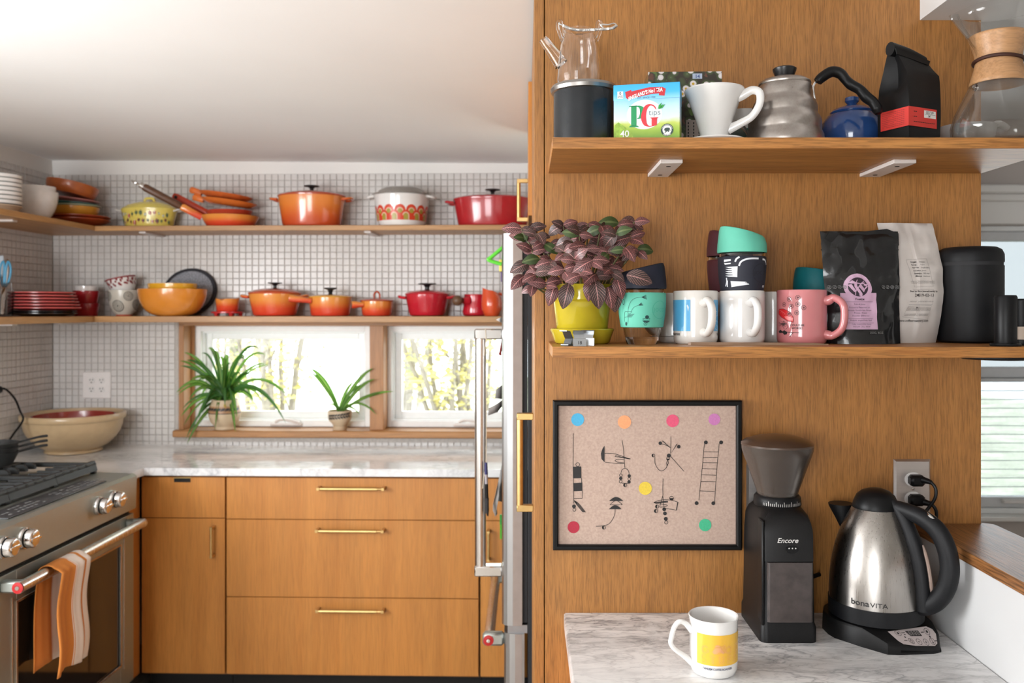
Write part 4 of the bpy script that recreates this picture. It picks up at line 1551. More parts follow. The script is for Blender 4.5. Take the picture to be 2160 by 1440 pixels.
# small red pot on a trivet
sc_ = kat(480, -.1, zl)
t = thing('iron_trivet', 'small red enamel trivet with curly edge under the little red pot', 'trivet', sc_)
g = lathe([(0, .012), (.062, .012), (.07, .014), (.07, .019), (.062, .021), (0, .02)], 40)
for k in range(5):
    a = k * 2 * PI / 5 + .3
    lathe([(0, 0), (.006, 0), (.01, .013), (0, .013)], 12, g=g) if False else g.join(lathe([(0, 0), (.007, 0), (.011, .013), (0, .013)], 12).mv(.055 * math.cos(a), .055 * math.sin(a), 0))
obj('plate', g, mat('red_trivet_enamel', (.58, .03, .03), .3, coat=.4), t)
t = thing('small_pot', 'little orange-red spouted pot sitting on the red trivet', 'pot', sc_ + Vector((0, 0, .021)))
g = lathe([(0, 0), (.044, 0), (.047, .004), (.051, .05), (.052, .056), (.048, .056), (.043, .006), (0, .005)], 40)
for i, (x, y, z) in enumerate(g.v):
    r = math.hypot(x, y)
    a = math.atan2(y, x)
    if z > .045 and r > .04:
        d = math.exp(-((a + 1.7) / .22) ** 2) + math.exp(-((a + .1) / .25) ** 2)
        g.v[i] = (x * (1 + .05 * d), y * (1 + .05 * d), z - .009 * math.exp(-((a + 1.7) / .22) ** 2) + .004 * math.exp(-((a + .1) / .25) ** 2))
obj('pot', g, flame2, t)
# orange casserole
dutch('dutch_oven', 'round flame-orange casserole with black knob on the lower shelf', 'casserole', 580, zl, .112, .098, flame2, mat('deep_orange_lid', (.56, .085, .025), .22, coat=.5), knob=.032, kz=.026, hl=.03, hw=.03)


def saucepan(name, label, px, R, h, mb, ml, knob, hpx, hz=.012, v=V0, rz=0.0):
    t = thing(name, label, 'saucepan', kat(px, v, zl), rz)
    obj('body', lathe(body_prof(R, h, .92, rb=.012), 44), mb, t)
    lid = obj('lid', lathe([(R + .003, h - .001), (R + .004, h + .003), (R - .004, h + .007), (R * .7, h + .011), (0, h + .014), (0, h + .006), (R - .006, h)], 44), ml, t)
    if knob == 'knob':
        obj('knob', lathe([(0, 0), (.011, 0), (.008, .008), (.012, .020), (.027, .026), (.028, .031), (0, .032)], 28).mv(0, 0, h + .012), knobm, lid)
    else:
        obj('lid_loop', tube(spl([(-.011, 0, h + .008), (-.012, 0, h + .03), (0, 0, h + .042), (.012, 0, h + .03), (.011, 0, h + .008)], 5), .0042, 8), ml, lid)
    L = (px - hpx) * MP
    a = Vector((-R * .7, -R * .72, h - .016))
    b = Vector((-L, -R * .95, h - .016 + hz))
    d = (b - a).normalized()
    obj('handle', tube([a, a + (b - a) * .3, b - d * .012, b], [.011, .012, .0165, .0155], 12, .9), mb, t)
    obj('handle_hole', lathe([(0, 0), (.0085, 0), (.0085, .002), (0, .002)], 16).xf(Matrix.Translation(b - d * .001) @ d.to_track_quat('Z', 'Y').to_matrix().to_4x4()), M['dark'], t)
    return t


saucepan('saucepan', 'orange saucepan with a yellow lid and black knob on the lower shelf', 697, .093, .082, flame2, yellowm, 'knob', 622)
saucepan('saucepan', 'smallest orange saucepan, its lid with a loop handle', 795, .07, .066, flame2, flamelid, 'loop', 749, .0)
dutch('dutch_oven', 'cherry red round casserole with black knob on the lower shelf', 'casserole', 901, zl, .094, .094, redm2, redm2, knob=.04, kz=.03, hl=.026, hw=.03, dome=.012)
# red butter warmer with wooden handle
t = thing('butter_warmer', 'red enamel butter warmer with a round wooden handle', 'pot', kat(1003, -.085, zl))
obj('pot', lathe([(0, 0), (.046, 0), (.055, .006), (.058, .02), (.052, .05), (.050, .092), (.051, .096), (.047, .096), (.048, .05), (.052, .02), (0, .008)], 40), redm2, t)
a, b = Vector((-.028, -.043, .068)), Vector((-.072, -.075, .068))
obj('socket', tube([a, a + (b - a) * .5], [.02, .013], 14), redm2, t)
wh = obj('wood_handle', tube([a + (b - a) * .45, a + (b - a) * .8], [.010, .011], 12), wood('handle_wood', (.16, .08, .04), (.09, .04, .02), 'x'), t)
obj('wood_ball', lathe([(0, -.023)] + [(.023 * math.sin(PI * k / 10), -.023 * math.cos(PI * k / 10)) for k in range(1, 10)] + [(0, .023)], 24).mv(*b), wood('handle_ball_wood', (.20, .11, .06), (.11, .055, .028), 'z'), t)
# orange pitcher
t = thing('pitcher', 'small glossy orange pitcher beside the fridge door', 'pitcher', kat(1037, -.185, zl))
g = lathe([(0, 0), (.026, 0), (.032, .004), (.042, .03), (.044, .055), (.040, .085), (.031, .104), (.029, .112), (.027, .112), (.030, .1), (.037, .08), (.04, .05), (0, .012)], 40)
for i, (x, y, z) in enumerate(g.v):
    if z > .08:
        k = (z - .08) / .032
        g.v[i] = (x - .012 * k * (1 if x < 0 else .1), y, z + .012 * k * (-x / .03))
obj('body', g, mat('orange_red_glaze', (.68, .085, .025), .18, coat=.6), t)
obj('handle', tube(spl([(.03, .01, .10), (.052, .02, .085), (.055, .02, .05), (.04, .01, .03)], 5), .006, 8), bpy.data.materials['orange_red_glaze'], t)

# --- big bowl on the counter with red bowl inside
bc = KZ(155, 952, .915)
bc = Vector((bc.x, bc.y + .002, .915))
t = thing('mixing_bowl', 'large tan yellowware mixing bowl in the marble counter corner', 'bowl', bc)
yw = mat('yellowware_glaze', (.50, .36, .205), .35, var=.05, coat=.3)
Rb = .207
bowlp = [(0, 0), (.108, 0), (.114, .004), (.112, .012), (.108, .016)]
for k in range(1, 8):
    q = k / 8
    bowlp.append((.108 + (Rb - .012 - .108) * math.sin(q * PI / 2) ** .85, .016 + .118 * q ** 1.15))
bowlp += [(Rb - .01, .138), (Rb - .002, .142), (Rb, .15), (Rb + .001, .162), (Rb - .003, .168), (Rb - .012, .167), (Rb - .016, .15), (.15, .075), (.11, .022), (0, .018)]
obj('bowl', lathe(bowlp, 64), yw, t, ang=50)
bowl('inner_bowl', 'dark red bowl resting inside the large tan mixing bowl', 'bowl', bc + Vector((0, 0, .05)), .165, .108, mat('brick_red_glaze', (.30, .03, .02), .25, coat=.4), .5)


# --- plants on the window sill
def ribbon(pts, w, g, uvs, prof=lambda s: math.sin(PI * min(1, .12 + .88 * s)) ** .6, fold=.25, side=None):
    pts = [Vector(p) for p in pts]
    n_ = len(pts)
    base = len(g.v)
    for i, p in enumerate(pts):
        t_ = (pts[min(i + 1, n_ - 1)] - pts[max(i - 1, 0)]).normalized()
        sd = t_.cross(Vector((.25 * math.sin(pts[-1].x * 90), -1, .45))) if side is None else Vector(side)
        sd = sd.normalized() if sd.length > 1e-4 else Vector((1, 0, 0))
        up = sd.cross(t_).normalized()
        s = i / (n_ - 1)
        ww = w * .5 * max(.04, prof(s))
        for k, (q, lift) in enumerate(((-1, fold), (0, 0), (1, fold))):
            g.v.append(tuple(p + sd * ww * q + up * ww * lift))
            uvs.append((s, .5 + q * .5))
    for i in range(n_ - 1):
        for k in range(2):
            a = base + i * 3 + k
            g.f.append((a, a + 1, a + 4, a + 3))
            g.m.append(0)


spider = leafmat('spider_leaf', (.09, .25, .03), (.34, .50, .12), kind='plain', translu=.6)
spider2 = leafmat('spider_leaf_dark', (.045, .16, .03), (.10, .25, .06), kind='plain', translu=.3)
potg = mat('buff_stoneware', (.56, .43, .29), .45, var=.06, vs=25)
bandm = mat('brown_band_glaze', (.40, .22, .11), .4, var=.1)
darkm = mat('dark_slip_print', (.03, .028, .03), .4)
soil = mat('potting_soil', (.035, .025, .018), .95, var=.4, vs=150, bump=.6, bs=300)


def leaf_at(parent, base, tip, w, sag, m_, name='leaf'):
    base, tip = Vector(base), Vector(tip)
    d = tip - base
    mid = base + d * .5 + Vector((0, 0, sag))
    pts = []
    for k in range(11):
        s = k / 10
        pts.append(base * (1 - s) ** 2 + mid * 2 * s * (1 - s) + tip * s * s)
    g, uv = G(), []
    ribbon(pts, w, g, uv)
    g.uv = uv
    return obj(name, g, m_, parent, ang=180, fix=False)


zsill = .983
pc = kat(474, .012, zsill)
t = thing('spider_plant', 'large arching spider plant in a buff stoneware pot on the window sill', 'plant', pc)
R = 33 * 3.89 / F
obj('pot', lathe([(0, 0), (.042, 0), (.045, .003), (.043, .014), (.046, .018), (.06, .034), (R, .062), (R, .085), (.066, .11), (.057, .128), (.058, .136), (.054, .136), (.062, .1), (.04, .02), (0, .018)], 40), potg, t, ang=50)
g = lathe([(R + .0006, .078), (R + .0003, .086), (.0665, .109), (.064, .109)], 40)
obj('band', g, bandm, t)
gp = G()
for k in range(-5, 6):
    d_disc(k * .018, .096, .009, 10, .0002, gp, rz=.0065)
    d_line([(k * .018 - .01, .088), (k * .018 + .008, .103)], .004, .0002, gp)
d_rect(-.2, .0755, .2, .079, 30, 1, .0006, gp)
obj('band_print', bend(gp, lambda z: R if z < .086 else R - (z - .086) * .235, 0, .0012), darkm, t, ang=180)
obj('soil', lathe([(0, .126), (.054, .122)], 28), soil, t, ang=180)
px2 = lambda px, py: Vector(((px - 474) * 3.89 / F, 0, EZ - (py - CY) * 3.89 / F - zsill))
tips = [(392, 770, 12), (398, 742, 18), (391, 830, 30), (396, 860, 20), (412, 930, 10), (402, 893, 25), (430, 745, 34), (462, 752, 30), (480, 770, 16), (500, 765, 20), (524, 752, 40), (565, 770, 12), (560, 733, 55), (538, 845, 16), (535, 830, 22), (600, 832, 50),
        (602, 872, 60), (512, 905, 30), (508, 860, 45), (455, 830, 40), (430, 880, 40), (418, 905, 40), (440, 800, 25), (415, 800, 25), (448, 850, 40), (425, 838, 30), (505, 800, 22), (530, 790, 16), (515, 830, 25), (470, 900, 40), (405, 925, 30), (440, 735, 40), (500, 840, 35), (550, 850, 45), (488, 750, 24)]
tips += [(a + rnd.uniform(-16, 16), b + rnd.uniform(-14, 18), c * rnd.uniform(.7, 1.3)) for a, b, c in tips if b < 890 and (a < 470 or a > 490)]
for i, (tx, ty, sg) in enumerate(tips):
    b = Vector((rnd.uniform(-.014, .014), rnd.uniform(-.014, .014), .122))
    e = px2(tx, ty)
    dx = abs(e.x)
    e.y = rnd.uniform(-.09, .03) if ty < 880 else -.085
    if tx < 425:
        e.y = rnd.uniform(-.10, -.055)
    if abs(e.x) < .09 and ty > 840:
        e.y = -.09
    leaf_at(t, b, e, rnd.uniform(.010, .020), .062 + sg * .0022, spider if i % 3 else spider2)
leaf_at(t, (0.005, -.03, .122), (.032, -.075, .105), .012, .015, mat('yellowed_leaf', (.62, .42, .06), .5))

pc = kat(717, .012, zsill)
t = thing('spider_plant', 'small sparse spider plant in a little buff pot beside the oak window post', 'plant', pc)
obj('pot', lathe([(0, 0), (.029, 0), (.031, .003), (.03, .02), (.034, .027), (.05, .045), (.0535, .06), (.054, .088), (.05, .088), (.048, .05), (.03, .02), (0, .018)], 36), potg, t, ang=50)
gp = G()
d_rect(-.1, .0205, .1, .0225, 24, 1, .0004, gp)
for k in range(-4, 5):
    for s in (-1, 1):
        c = (k * .0125, .066 + .0012 * k)
        d_poly([(c[0], c[1]), (c[0] + .004, c[1] + s * .009), (c[0] + .015, c[1] + s * .013), (c[0] + .012, c[1] + s * .003)], .0004, gp)
obj('leaf_print', bend(gp, lambda z: .0305 if z < .03 else .0545, 0, .0008), darkm, t, ang=180)
obj('soil', lathe([(0, .08), (.05, .078)], 24), soil, t, ang=180)
px3 = lambda px, py: Vector(((px - 717) * 3.89 / F, 0, EZ - (py - CY) * 3.89 / F - zsill))
for tx, ty, sg, w_ in ((654, 777, 40, .024), (658, 781, 20, .015), (791, 775, 35, .018), (796, 797, 30, .018), (768, 812, 38, .014), (834, 823, 22, .016), (798, 872, 60, .012), (758, 874, 30, .01), (745, 806, 24, .016), (690, 858, 20, .008)):
    e = px3(tx, ty)
    e.y = rnd.uniform(-.06, -.03) if tx > 780 else rnd.uniform(-.05, .02)
    leaf_at(t, (rnd.uniform(-.01, .01), rnd.uniform(-.01, .01), .08), e, w_, .02 + sg * .0012, spider)

# ================================================================== oak pantry, fridge and what hangs on them
FR[0] = IDM
PY = 1.718                                     # face of the oak panel
t = thing('pantry_cabinet', 'tall oak pantry cabinet whose side panel carries the coffee shelves', 'cabinet')
obj('side_panel', box((.0375, PY, 0), (.916, PY + .019, 2.19), .0008), M['panel'], t)
obj('carcass', box((.045, PY + .0195, .1), (.915, 2.47, 2.19)), M['cabdark'], t)
d = obj('door', box((.0165, PY + .001, .1), (.0358, 2.475, 2.19), .0008), M['panel'], t)
pull_v(d, .0165, 2.02, 1.048, 1.280, (-1, 0, 0), .0078)
obj('top_filler', box((.0165, PY, 2.19), (.916, 2.47, 2.197)), M['cabdark'], t)
struct('wall_leak_stop', box((.84, 2.95, 0), (.98, 4.3, CEIL)), M['wall'])  # hidden wall piece, added to stop light leaking between the two back walls

t = thing('overhead_cabinet', 'oak cabinet above the fridge with a short brass pull', 'cabinet')
obj('carcass', box((.028, 2.482, 1.80), (.83, 3.235, 2.19)), M['cabdark'], t)
d = obj('door', box((.006, 2.485, 1.80), (.0265, 3.23, 2.19), .001), M['cab'], t)
pull_v(d, .006, 2.93, 1.829, 1.975, (-1, 0, 0), .0068)

FY = 2.52
t = thing('fridge', 'stainless steel fridge seen edge-on with long bar handles', 'fridge', (0, 0, 0))
obj('case', box((.004, FY + .004, .02), (.80, 3.23, 1.745), .004), M['rubber'], t)
pr = [(-.012, FY), (-.038, FY), (-.056, FY + .003), (-.067, FY + .011), (-.0725, FY + .024), (-.0728, FY + .05), (-.0728, 3.235), (-.012, 3.235)]
g = G()
prism(pr, .592, 1.752, 'z', g=g)
d = obj('door', g, M['fridge'], t, ang=25)
obj('door_edge', box((-.0395, FY - .0012, .5925), (-.0118, FY + .002, 1.7515), .0004), mat('painted_door_edge', (.30, .25, .225), .5, bump=.15, bs=600), d)
obj('gasket', box((-.0118, FY + .006, .60), (.003, 3.22, 1.745)), M['rubber'], d)
obj('door_liner', box((-.0135, FY - .0008, .60), (-.0115, FY + .01, 1.75)), mat('tan_liner', (.45, .36, .28), .5), d)
hx, hy = -.139, 2.585
g = tube([(hx, hy, .735), (hx, hy, 1.445)], .0172, 20)
h = obj('door_handle', g, M['steelh'], d)
for z0 in (.722, 1.436):
    obj('handle_bracket', box((hx - .0175, hy - .0185, z0), (-.0722, hy + .0185, z0 + .032), .004), M['chrome'], d)
g = G()
prism([(-.066 + (q[0] + .0728), q[1]) for q in pr[:-2]] + [(-.066, 3.235), (-.012, 3.235)], .06, .568, 'z', g=g)
fd = obj('freezer_drawer', g, M['fridge'], t, ang=25)
obj('drawer_edge', box((-.033, FY - .0012, .0605), (-.0118, FY + .002, .5675), .0004), bpy.data.materials['painted_door_edge'], fd)
obj('hinge_gap', box((-.055, FY + .008, .568), (.003, 3.22, .592)), mat('hinge_steel', (.35, .35, .36), .4, .8), t)
fx, fzz = -.112, .540
obj('freezer_handle', tube([(fx, FY + .045, fzz), (fx, 3.16, fzz)], .0165, 20), M['steelh'], fd)
for y in (FY + .03, 3.14):
    b = obj('handle_bracket', box((fx - .019, y, fzz - .021), (-.0655, y + .03, fzz + .019), .008), M['steel'], fd)
e = Matrix.Translation((fx - .001, FY + .030, fzz - .002)) @ Matrix.Rotation(PI / 2, 4, 'X')
obj('handle_badge', lathe([(0, 0), (.0155, 0), (.0155, .003), (.0085, .004), (.008, .0035), (0, .0035)], 28).xf(e), bpy.data.materials['red_enamel_badge'], fd)
obj('badge_stud', lathe([(0, .0035), (.0065, .0035), (.0055, .006), (0, .0065)], 20).xf(e), M['chrome'], fd)

# things stuck to the fridge door
DX = -.0728
t = thing('bag_clip', 'bright green plastic bag clip held on the fridge door near its top', 'clip')
a = [P(1063, 520, 2.6), P(1030, 547, 2.6), P(1058, 557, 2.6)]
obj('clip', tube(spl([a[0], a[1] + Vector((.008, 0, .006)), a[1], a[1] + Vector((.009, 0, -.005)), a[2]], 4), .0058, 8), mat('green_plastic', (.12, .62, .05), .35), t)


def note(name, label, pts, Y, col, dy=.06, cat='note'):
    p = [P(a, b, Y) for a, b in pts]
    g = G()
    for q in p:                                        # the free edge curls toward the room
        q.y -= (DX - q.x) * .8 + .012 * math.sin(q.z * 60)
    g.add([tuple(q) for q in p], [tuple(range(len(p)))])
    o = obj(name, g, mat(name + '_' + str(len(bpy.data.materials)), col, .7), ang=180)
    s = o.modifiers.new('thick', 'SOLIDIFY')
    s.thickness = .001
    return tag(o, label, cat)


tag(obj('yellow_magnet', box((DX - .010, 2.6, P(0, 573, 2.62).z), (DX, 2.64, P(0, 548, 2.62).z), .002), mat('yellow_plastic', (.80, .66, .12), .5)), 'small yellow block magnet on the fridge door under the green clip', 'magnet')
tag(obj('purple_magnet', box((DX - .0045, 2.6, P(0, 594, 2.62).z), (DX, 2.64, P(0, 573.5, 2.62).z), .001), mat('purple_plastic', (.10, .05, .18), .5)), 'thin dark purple magnet on the fridge door under the yellow one', 'magnet')
note('paper_note', 'white paper corner curling off the fridge door above its handle', [(1060, 667), (1047, 674), (1060, 681)], 2.62, (.78, .76, .74))
note('paper_note', 'narrow red paper strip on the fridge door just under the handle bracket', [(1059.5, 706), (1055, 730), (1052.5, 748), (1057.5, 749), (1059.8, 725)], 2.66, (.55, .05, .04))
note('paper_note', 'grey-white paper scrap curling from the middle of the fridge door', [(1060, 810), (1046, 820), (1044, 839), (1060, 842)], 2.68, (.62, .60, .58))
note('paper_note', 'greyish receipt curling out from the fridge door above the brass pull', [(1060, 843), (1048, 851), (1031, 859), (1031, 873), (1050, 868), (1060, 856)], 2.66, (.50, .47, .45))
note('paper_note', 'long white receipt hanging off the lower fridge door beside the pen', [(1059.8, 972), (1052, 1010), (1045, 1040), (1040, 1062), (1040, 1074), (1045, 1086), (1049, 1082), (1047, 1066), (1053, 1042), (1059.8, 1015)], 2.64, (.82, .80, .78))
note('paper_note', 'wide white sheet on the lower fridge door behind the long receipt', [(1060.5, 1000), (1053, 1035), (1050, 1056), (1060.5, 1060)], 2.70, (.74, .72, .70))
t = thing('marker', 'green marker pen stuck on the lower fridge door', 'marker', (DX - .0045, 2.64, P(0, 1136, 2.64).z))
Lm = P(0, 1085, 2.64).z - P(0, 1136, 2.64).z
obj('barrel', tube([(0, 0, 0), (0, 0, Lm * .6)], .0042, 10), bpy.data.materials['green_plastic'], t)
obj('cap', tube([(0, 0, Lm * .6), (0, 0, Lm)], .0048, 10), mat('green_cap', (.06, .45, .08), .35), t)
t = thing('pen', 'blue-capped ballpoint pen hanging on a string from the fridge handle', 'pen', P(1027, 1092, 2.561))
p0 = P(1027, 1092, 2.561)
bx = lambda a, b: P(a, b, 2.561) - p0
obj('barrel', tube([bx(1029, 1088), bx(1028, 1076), bx(1026.5, 1040), bx(1026, 1020)], [.002, .0052, .0052, .005], 10), M['black'], t)
obj('grip', tube([bx(1027, 1082), bx(1027, 1050)], [.0058, .0062], 10), M['rubber'], t)
obj('tube', tube([bx(1026, 1020), bx(1025.5, 1000)], .0048, 10), mat('smoky_tube', (.35, .33, .36), .2), t)
obj('cap', tube([bx(1025.5, 1000), bx(1025, 975)], [.0055, .0042], 10), mat('navy_plastic', (.02, .022, .11), .35), t)
obj('string', tube(spl([bx(1025, 978), bx(1026, 900), bx(1025, 800), bx(1026.5, 720), bx(1025, 716), bx(1024, 692)], 5), .0011, 5), mat('cotton_string', (.62, .55, .42), .8), t)
g = tube(spl([bx(1025.5, 712), bx(1023, 730), bx(1021.5, 750)], 3), .0012, 5)
tube(spl([bx(1024, 985), bx(1020, 1010), bx(1018, 1030)], 3), .0012, 5, g=g)
obj('string_ends', g, bpy.data.materials['cotton_string'], t)

# ================================================================== coffee corner: shelves, counter
TZ, MZ, CZ = 1.817, 1.460, .915
for nm, z, lab in (('coffee', TZ, 'upper oak shelf on the oak panel, holding the tea box and steel kettle'), ('mug', MZ, 'lower oak shelf on the oak panel, holding the plant and mugs')):
    t = thing('wall_shelf', lab, 'shelf')
    obj('board', box((.0445, 1.455, z - .019), (.9155, PY - .0005, z), .0008), M['shelf'], t)
    if nm == 'coffee':
        for x, xf in ((.265, .0), (.691, .0)):
            g = box((x - .0205, 1.556, z - .0265), (x + .0205, PY - .001, z - .0192), .0008)
            b = obj('bracket', g, M['bracket'], t)
            for y in (1.59, 1.69):
                obj('screw_hole', lathe([(0, 0), (.0045, 0), (.0045, .0008), (0, .0008)], 14, 1, .7).mv(x, y, z - .0271), M['dark'], b)
tag(obj('puck', lathe([(0, 0), (.055, 0), (.062, .003), (.062, .006), (0, .006)], 40).mv(.845, 1.535, MZ - .0255), M['blackm']), 'flat black disc fixed under the lower oak shelf at its right end', 'disc')

t = thing('coffee_counter', 'grey veined marble counter slab under the coffee shelves', 'countertop')
obj('slab', box((.0757, .6, .885), (.7868, PY - .0005, CZ), .003), M['marble'], t)
t = thing('coffee_base_cabinet', 'oak base cabinet under the coffee counter, set back from the slab edge', 'cabinet')
obj('carcass', box((.13, .7, .1), (.78, PY - .001, .8845)), M['cab'], t)

# ---- framed print
fa, fb = P(1166, 1156, PY), P(1561, 843, PY)
fw, fh = fb.x - fa.x, fb.z - fa.z
t = thing('framed_print', 'black framed print of mobiles and coloured dots on the oak panel', 'picture', ((fa.x + fb.x) / 2, PY - .001, (fa.z + fb.z) / 2))
g = G()
bw = .0105
hw_, hh_ = fw / 2, fh / 2
for pts in ([(-hw_, -hh_), (hw_, -hh_), (hw_ - bw, -hh_ + bw), (-hw_ + bw, -hh_ + bw)], [(hw_, -hh_), (hw_, hh_), (hw_ - bw, hh_ - bw), (hw_ - bw, -hh_ + bw)],
            [(hw_, hh_), (-hw_, hh_), (-hw_ + bw, hh_ - bw), (hw_ - bw, hh_ - bw)], [(-hw_, hh_), (-hw_, -hh_), (-hw_ + bw, -hh_ + bw), (-hw_ + bw, hh_ - bw)]):
    cxm, czm = sum(p[0] for p in pts) / 4, sum(p[1] for p in pts) / 4
    ins = [(p[0] + (cxm - p[0]) * .0, p[1] + (czm - p[1]) * .0) for p in pts]
    r0 = [(p[0], 0, p[1]) for p in pts]
    r1 = [(p[0], -.014, p[1]) for p in pts]
    mid = [(pts[0][0] * .75 + pts[3][0] * .25, pts[0][1] * .75 + pts[3][1] * .25), (pts[1][0] * .75 + pts[2][0] * .25, pts[1][1] * .75 + pts[2][1] * .25), (pts[2][0] * .75 + pts[1][0] * .25, pts[2][1] * .75 + pts[1][1] * .25), (pts[3][0] * .75 + pts[0][0] * .25, pts[3][1] * .75 + pts[0][1] * .25)]
    r2 = [(p[0], -.0165, p[1]) for p in mid]
    loft([r0, r1, r2], g=g)
obj('frame', g, mat('black_frame_lacquer', (.006, .006, .006), .4, spec=.25), t, ang=20)
kraft, tt, bb = nt('kraft_paper')
bb.inputs['Roughness'].default_value = .8
n1 = N(tt, 'ShaderNodeTexNoise', Scale=260.0, Detail=3.0)
tt.links.new(coords(tt), n1.inputs['Vector'])
r1 = ramp(tt, n1.outputs[0], [(.3, (.44, .315, .255)), (.7, (.535, .395, .325))])
n2 = N(tt, 'ShaderNodeTexNoise', Scale=16.0, Detail=2.0)
tt.links.new(coords(tt), n2.inputs['Vector'])
r2 = ramp(tt, n2.outputs[0], [(.24, (.86, .80, .70)), (.3, (1, 1, 1))])
tt.links.new(mulc(tt, r1.outputs[0], r2.outputs[0]), bb.inputs['Base Color'])
obj('sheet', box((-hw_ + .006, -.006, -hh_ + .006), (hw_ - .006, -.001, hh_ - .006)), kraft, t)
SX = 4.0
cxp, czp = (1166 + 1561) / 2, (843 + 1156) / 2
m_ = PY / F
q = lambda x, y: (((1130 + x / SX) - cxp) * m_, -((820 + y / SX) - czp) * m_)
mp = m_ / SX
L1 = -.0066


def dot(c, r, col, nm):
    x, z = q(*c)
    g = d_disc(x, z, r * mp, 28, L1)
    obj('coloured_dot', g, mat(nm, col, .75, vs=300, var=.08), t, ang=180)


for c, r, col, nm in (((352, 255), 54, (.08, .42, .68), 'blue_dot'), ((745, 275), 56, (.85, .36, .17), 'peach_dot'), ((1150, 265), 53, (.72, .10, .19), 'pink_dot'), ((1500, 253), 49, (.56, .20, .45), 'mauve_dot'),
                      ((920, 832), 55, (.72, .53, .06), 'yellow_dot'), ((317, 1158), 50, (.42, .03, .055), 'red_dot'), ((1423, 1140), 52, (.06, .45, .24), 'green_dot')):
    dot(c, r, col, nm)
g = G()
lw = .00105


def ln(pts, w=lw):
    d_line([q(*p) for p in pts], w, L1 - .0001, g)


def crv(pts, w=lw, n=6):
    d_line([(v.x, v.z) for v in spl([Vector((q(*p)[0], 0, q(*p)[1])) for p in pts], n)], w, L1 - .0001, g)


def blob(c, r, fill=1):
    x, z = q(*c)
    r *= mp
    if fill == 1:
        d_disc(x, z, r, 18, L1 - .0001, g)
    else:
        d_ring(x, z, r - lw, r, 18, L1 - .0001, g)
        if fill == .5:
            d_disc(x, z, r, 12, L1 - .0001, g, a0=PI / 2, a1=1.5 * PI)
        if fill == -.5:
            d_disc(x, z, r, 12, L1 - .0001, g, a0=PI, a1=2 * PI)


def pol(pts):
    d_poly([q(*p) for p in pts], L1 - .00012, g)


# left string of blocks
ln([(315, 370), (313, 640), (320, 960)])
blob((352, 632), 18, 0)
pol([(312, 650), (382, 648), (383, 746), (314, 748)])
pol([(314, 788), (390, 784), (392, 853), (316, 856)])
ln([(384, 745), (384, 786)])
ln([(391, 853), (391, 915), (318, 918)])
blob((321, 983), 16, 1)
blob((324, 1012), 15, 0)
for k in range(4):
    crv([(322, 935), (360 - k * 3, 960 + k * 6), (418 - k * 7, 1032)])
# hand with hanging beads
pol([(578, 472), (560, 500), (547, 540), (552, 585), (578, 613)])
crv([(580, 538), (640, 538), (700, 553), (760, 575), (795, 584)])
crv([(795, 586), (730, 572), (668, 555)])
crv([(780, 584), (720, 574), (664, 564)])
crv([(740, 592), (690, 588), (666, 600), (690, 612), (745, 618)])
crv([(582, 612), (630, 618), (700, 624), (745, 622)])
crv([(726, 428), (736, 500), (742, 580), (748, 660)])
crv([(715, 712), (722, 680), (748, 664), (775, 680), (785, 712)])
for c, f in (((715, 722), 0), ((714, 748), 1), ((713, 775), 0), ((785, 727), 1), ((785, 753), 0), ((783, 778), 1)):
    blob(c, 14, f)
ln([(722, 788), (775, 790)])
blob((751, 805), 16, .5)
# sprig mobile
ln([(1136, 396), (1133, 540)])
blob((1046, 453), 15, 1)
blob((1201, 482), 15, 1)
pol([(1057, 432), (1070, 434), (1130, 488), (1122, 486)])
pol([(1194, 455), (1180, 462), (1134, 540), (1142, 530)])
crv([(1057, 460), (1090, 468), (1130, 490)])
blob((1118, 557), 17, 1)
blob((1111, 582), 15, -.5)
ln([(1135, 566), (1246, 690)])
crv([(1000, 570), (1003, 625), (1030, 672), (1062, 685), (1095, 660), (1102, 640)])
blob((988, 556), 14, .5)
crv([(1108, 596), (1098, 620), (1104, 632), (1114, 618), (1108, 596)])
blob((1105, 636), 6, 1)
# ladder
ln([(1416, 458), (1400, 640), (1370, 930)])
ln([(1541, 455), (1522, 650), (1502, 945)])
for a, b in (((1410, 525), (1537, 526)), ((1406, 573), (1532, 574)), ((1401, 616), (1526, 618)), ((1397, 666), (1521, 670)), ((1390, 718), (1516, 722)), ((1384, 773), (1511, 777)), ((1374, 853), (1503, 858))):
    ln([a, b])
for c in ((1429, 446), (1557, 446), (1351, 956), (1491, 957)):
    blob(c, 16, 1)
# stacked half moons
for y, w_, f in ((938, 60, 1), (970, 52, 0), (1007, 54, 1)):
    c = 675 if y < 1000 else 667
    pts = [(c - w_ + 2 * w_ * k / 10, y - 34 * math.sin(PI * k / 10)) for k in range(11)]
    if f:
        pol(pts)
    else:
        ln(pts)
        ln([pts[0], pts[-1]])
crv([(667, 1008), (660, 1060), (625, 1120), (580, 1144), (507, 1150)])
blob((572, 1161), 16, .5)
# second hand
crv([(1069, 750), (1067, 830), (1068, 890)])
ln([(1068, 890), (1040, 990)])
ln([(1066, 890), (1078, 990)])
blob((1140, 914), 18, -.5)
crv([(990, 952), (1030, 935), (1080, 928), (1140, 932), (1198, 950)])
pol([(1198, 948), (1190, 948), (1176, 1017), (1184, 1017)])
crv([(1182, 1016), (1130, 1006), (1070, 1000)])
for k in range(3):
    crv([(992, 953), (1040, 946 + k * 3), (1110, 938 + k * 5)])
crv([(1000, 957), (1060, 964), (1106, 975), (1080, 986), (1045, 990)])
blob((1019, 985), 16, .5)
blob((1010, 1022), 17, .5)
for c, f in (((1079, 1008), 1), ((1085, 1042), 1), ((1092, 1088), 1), ((1096, 1118), 0)):
    blob(c, 16, f)
obj('line_drawing', g, M['ink'], t, ang=180, kind='stuff')

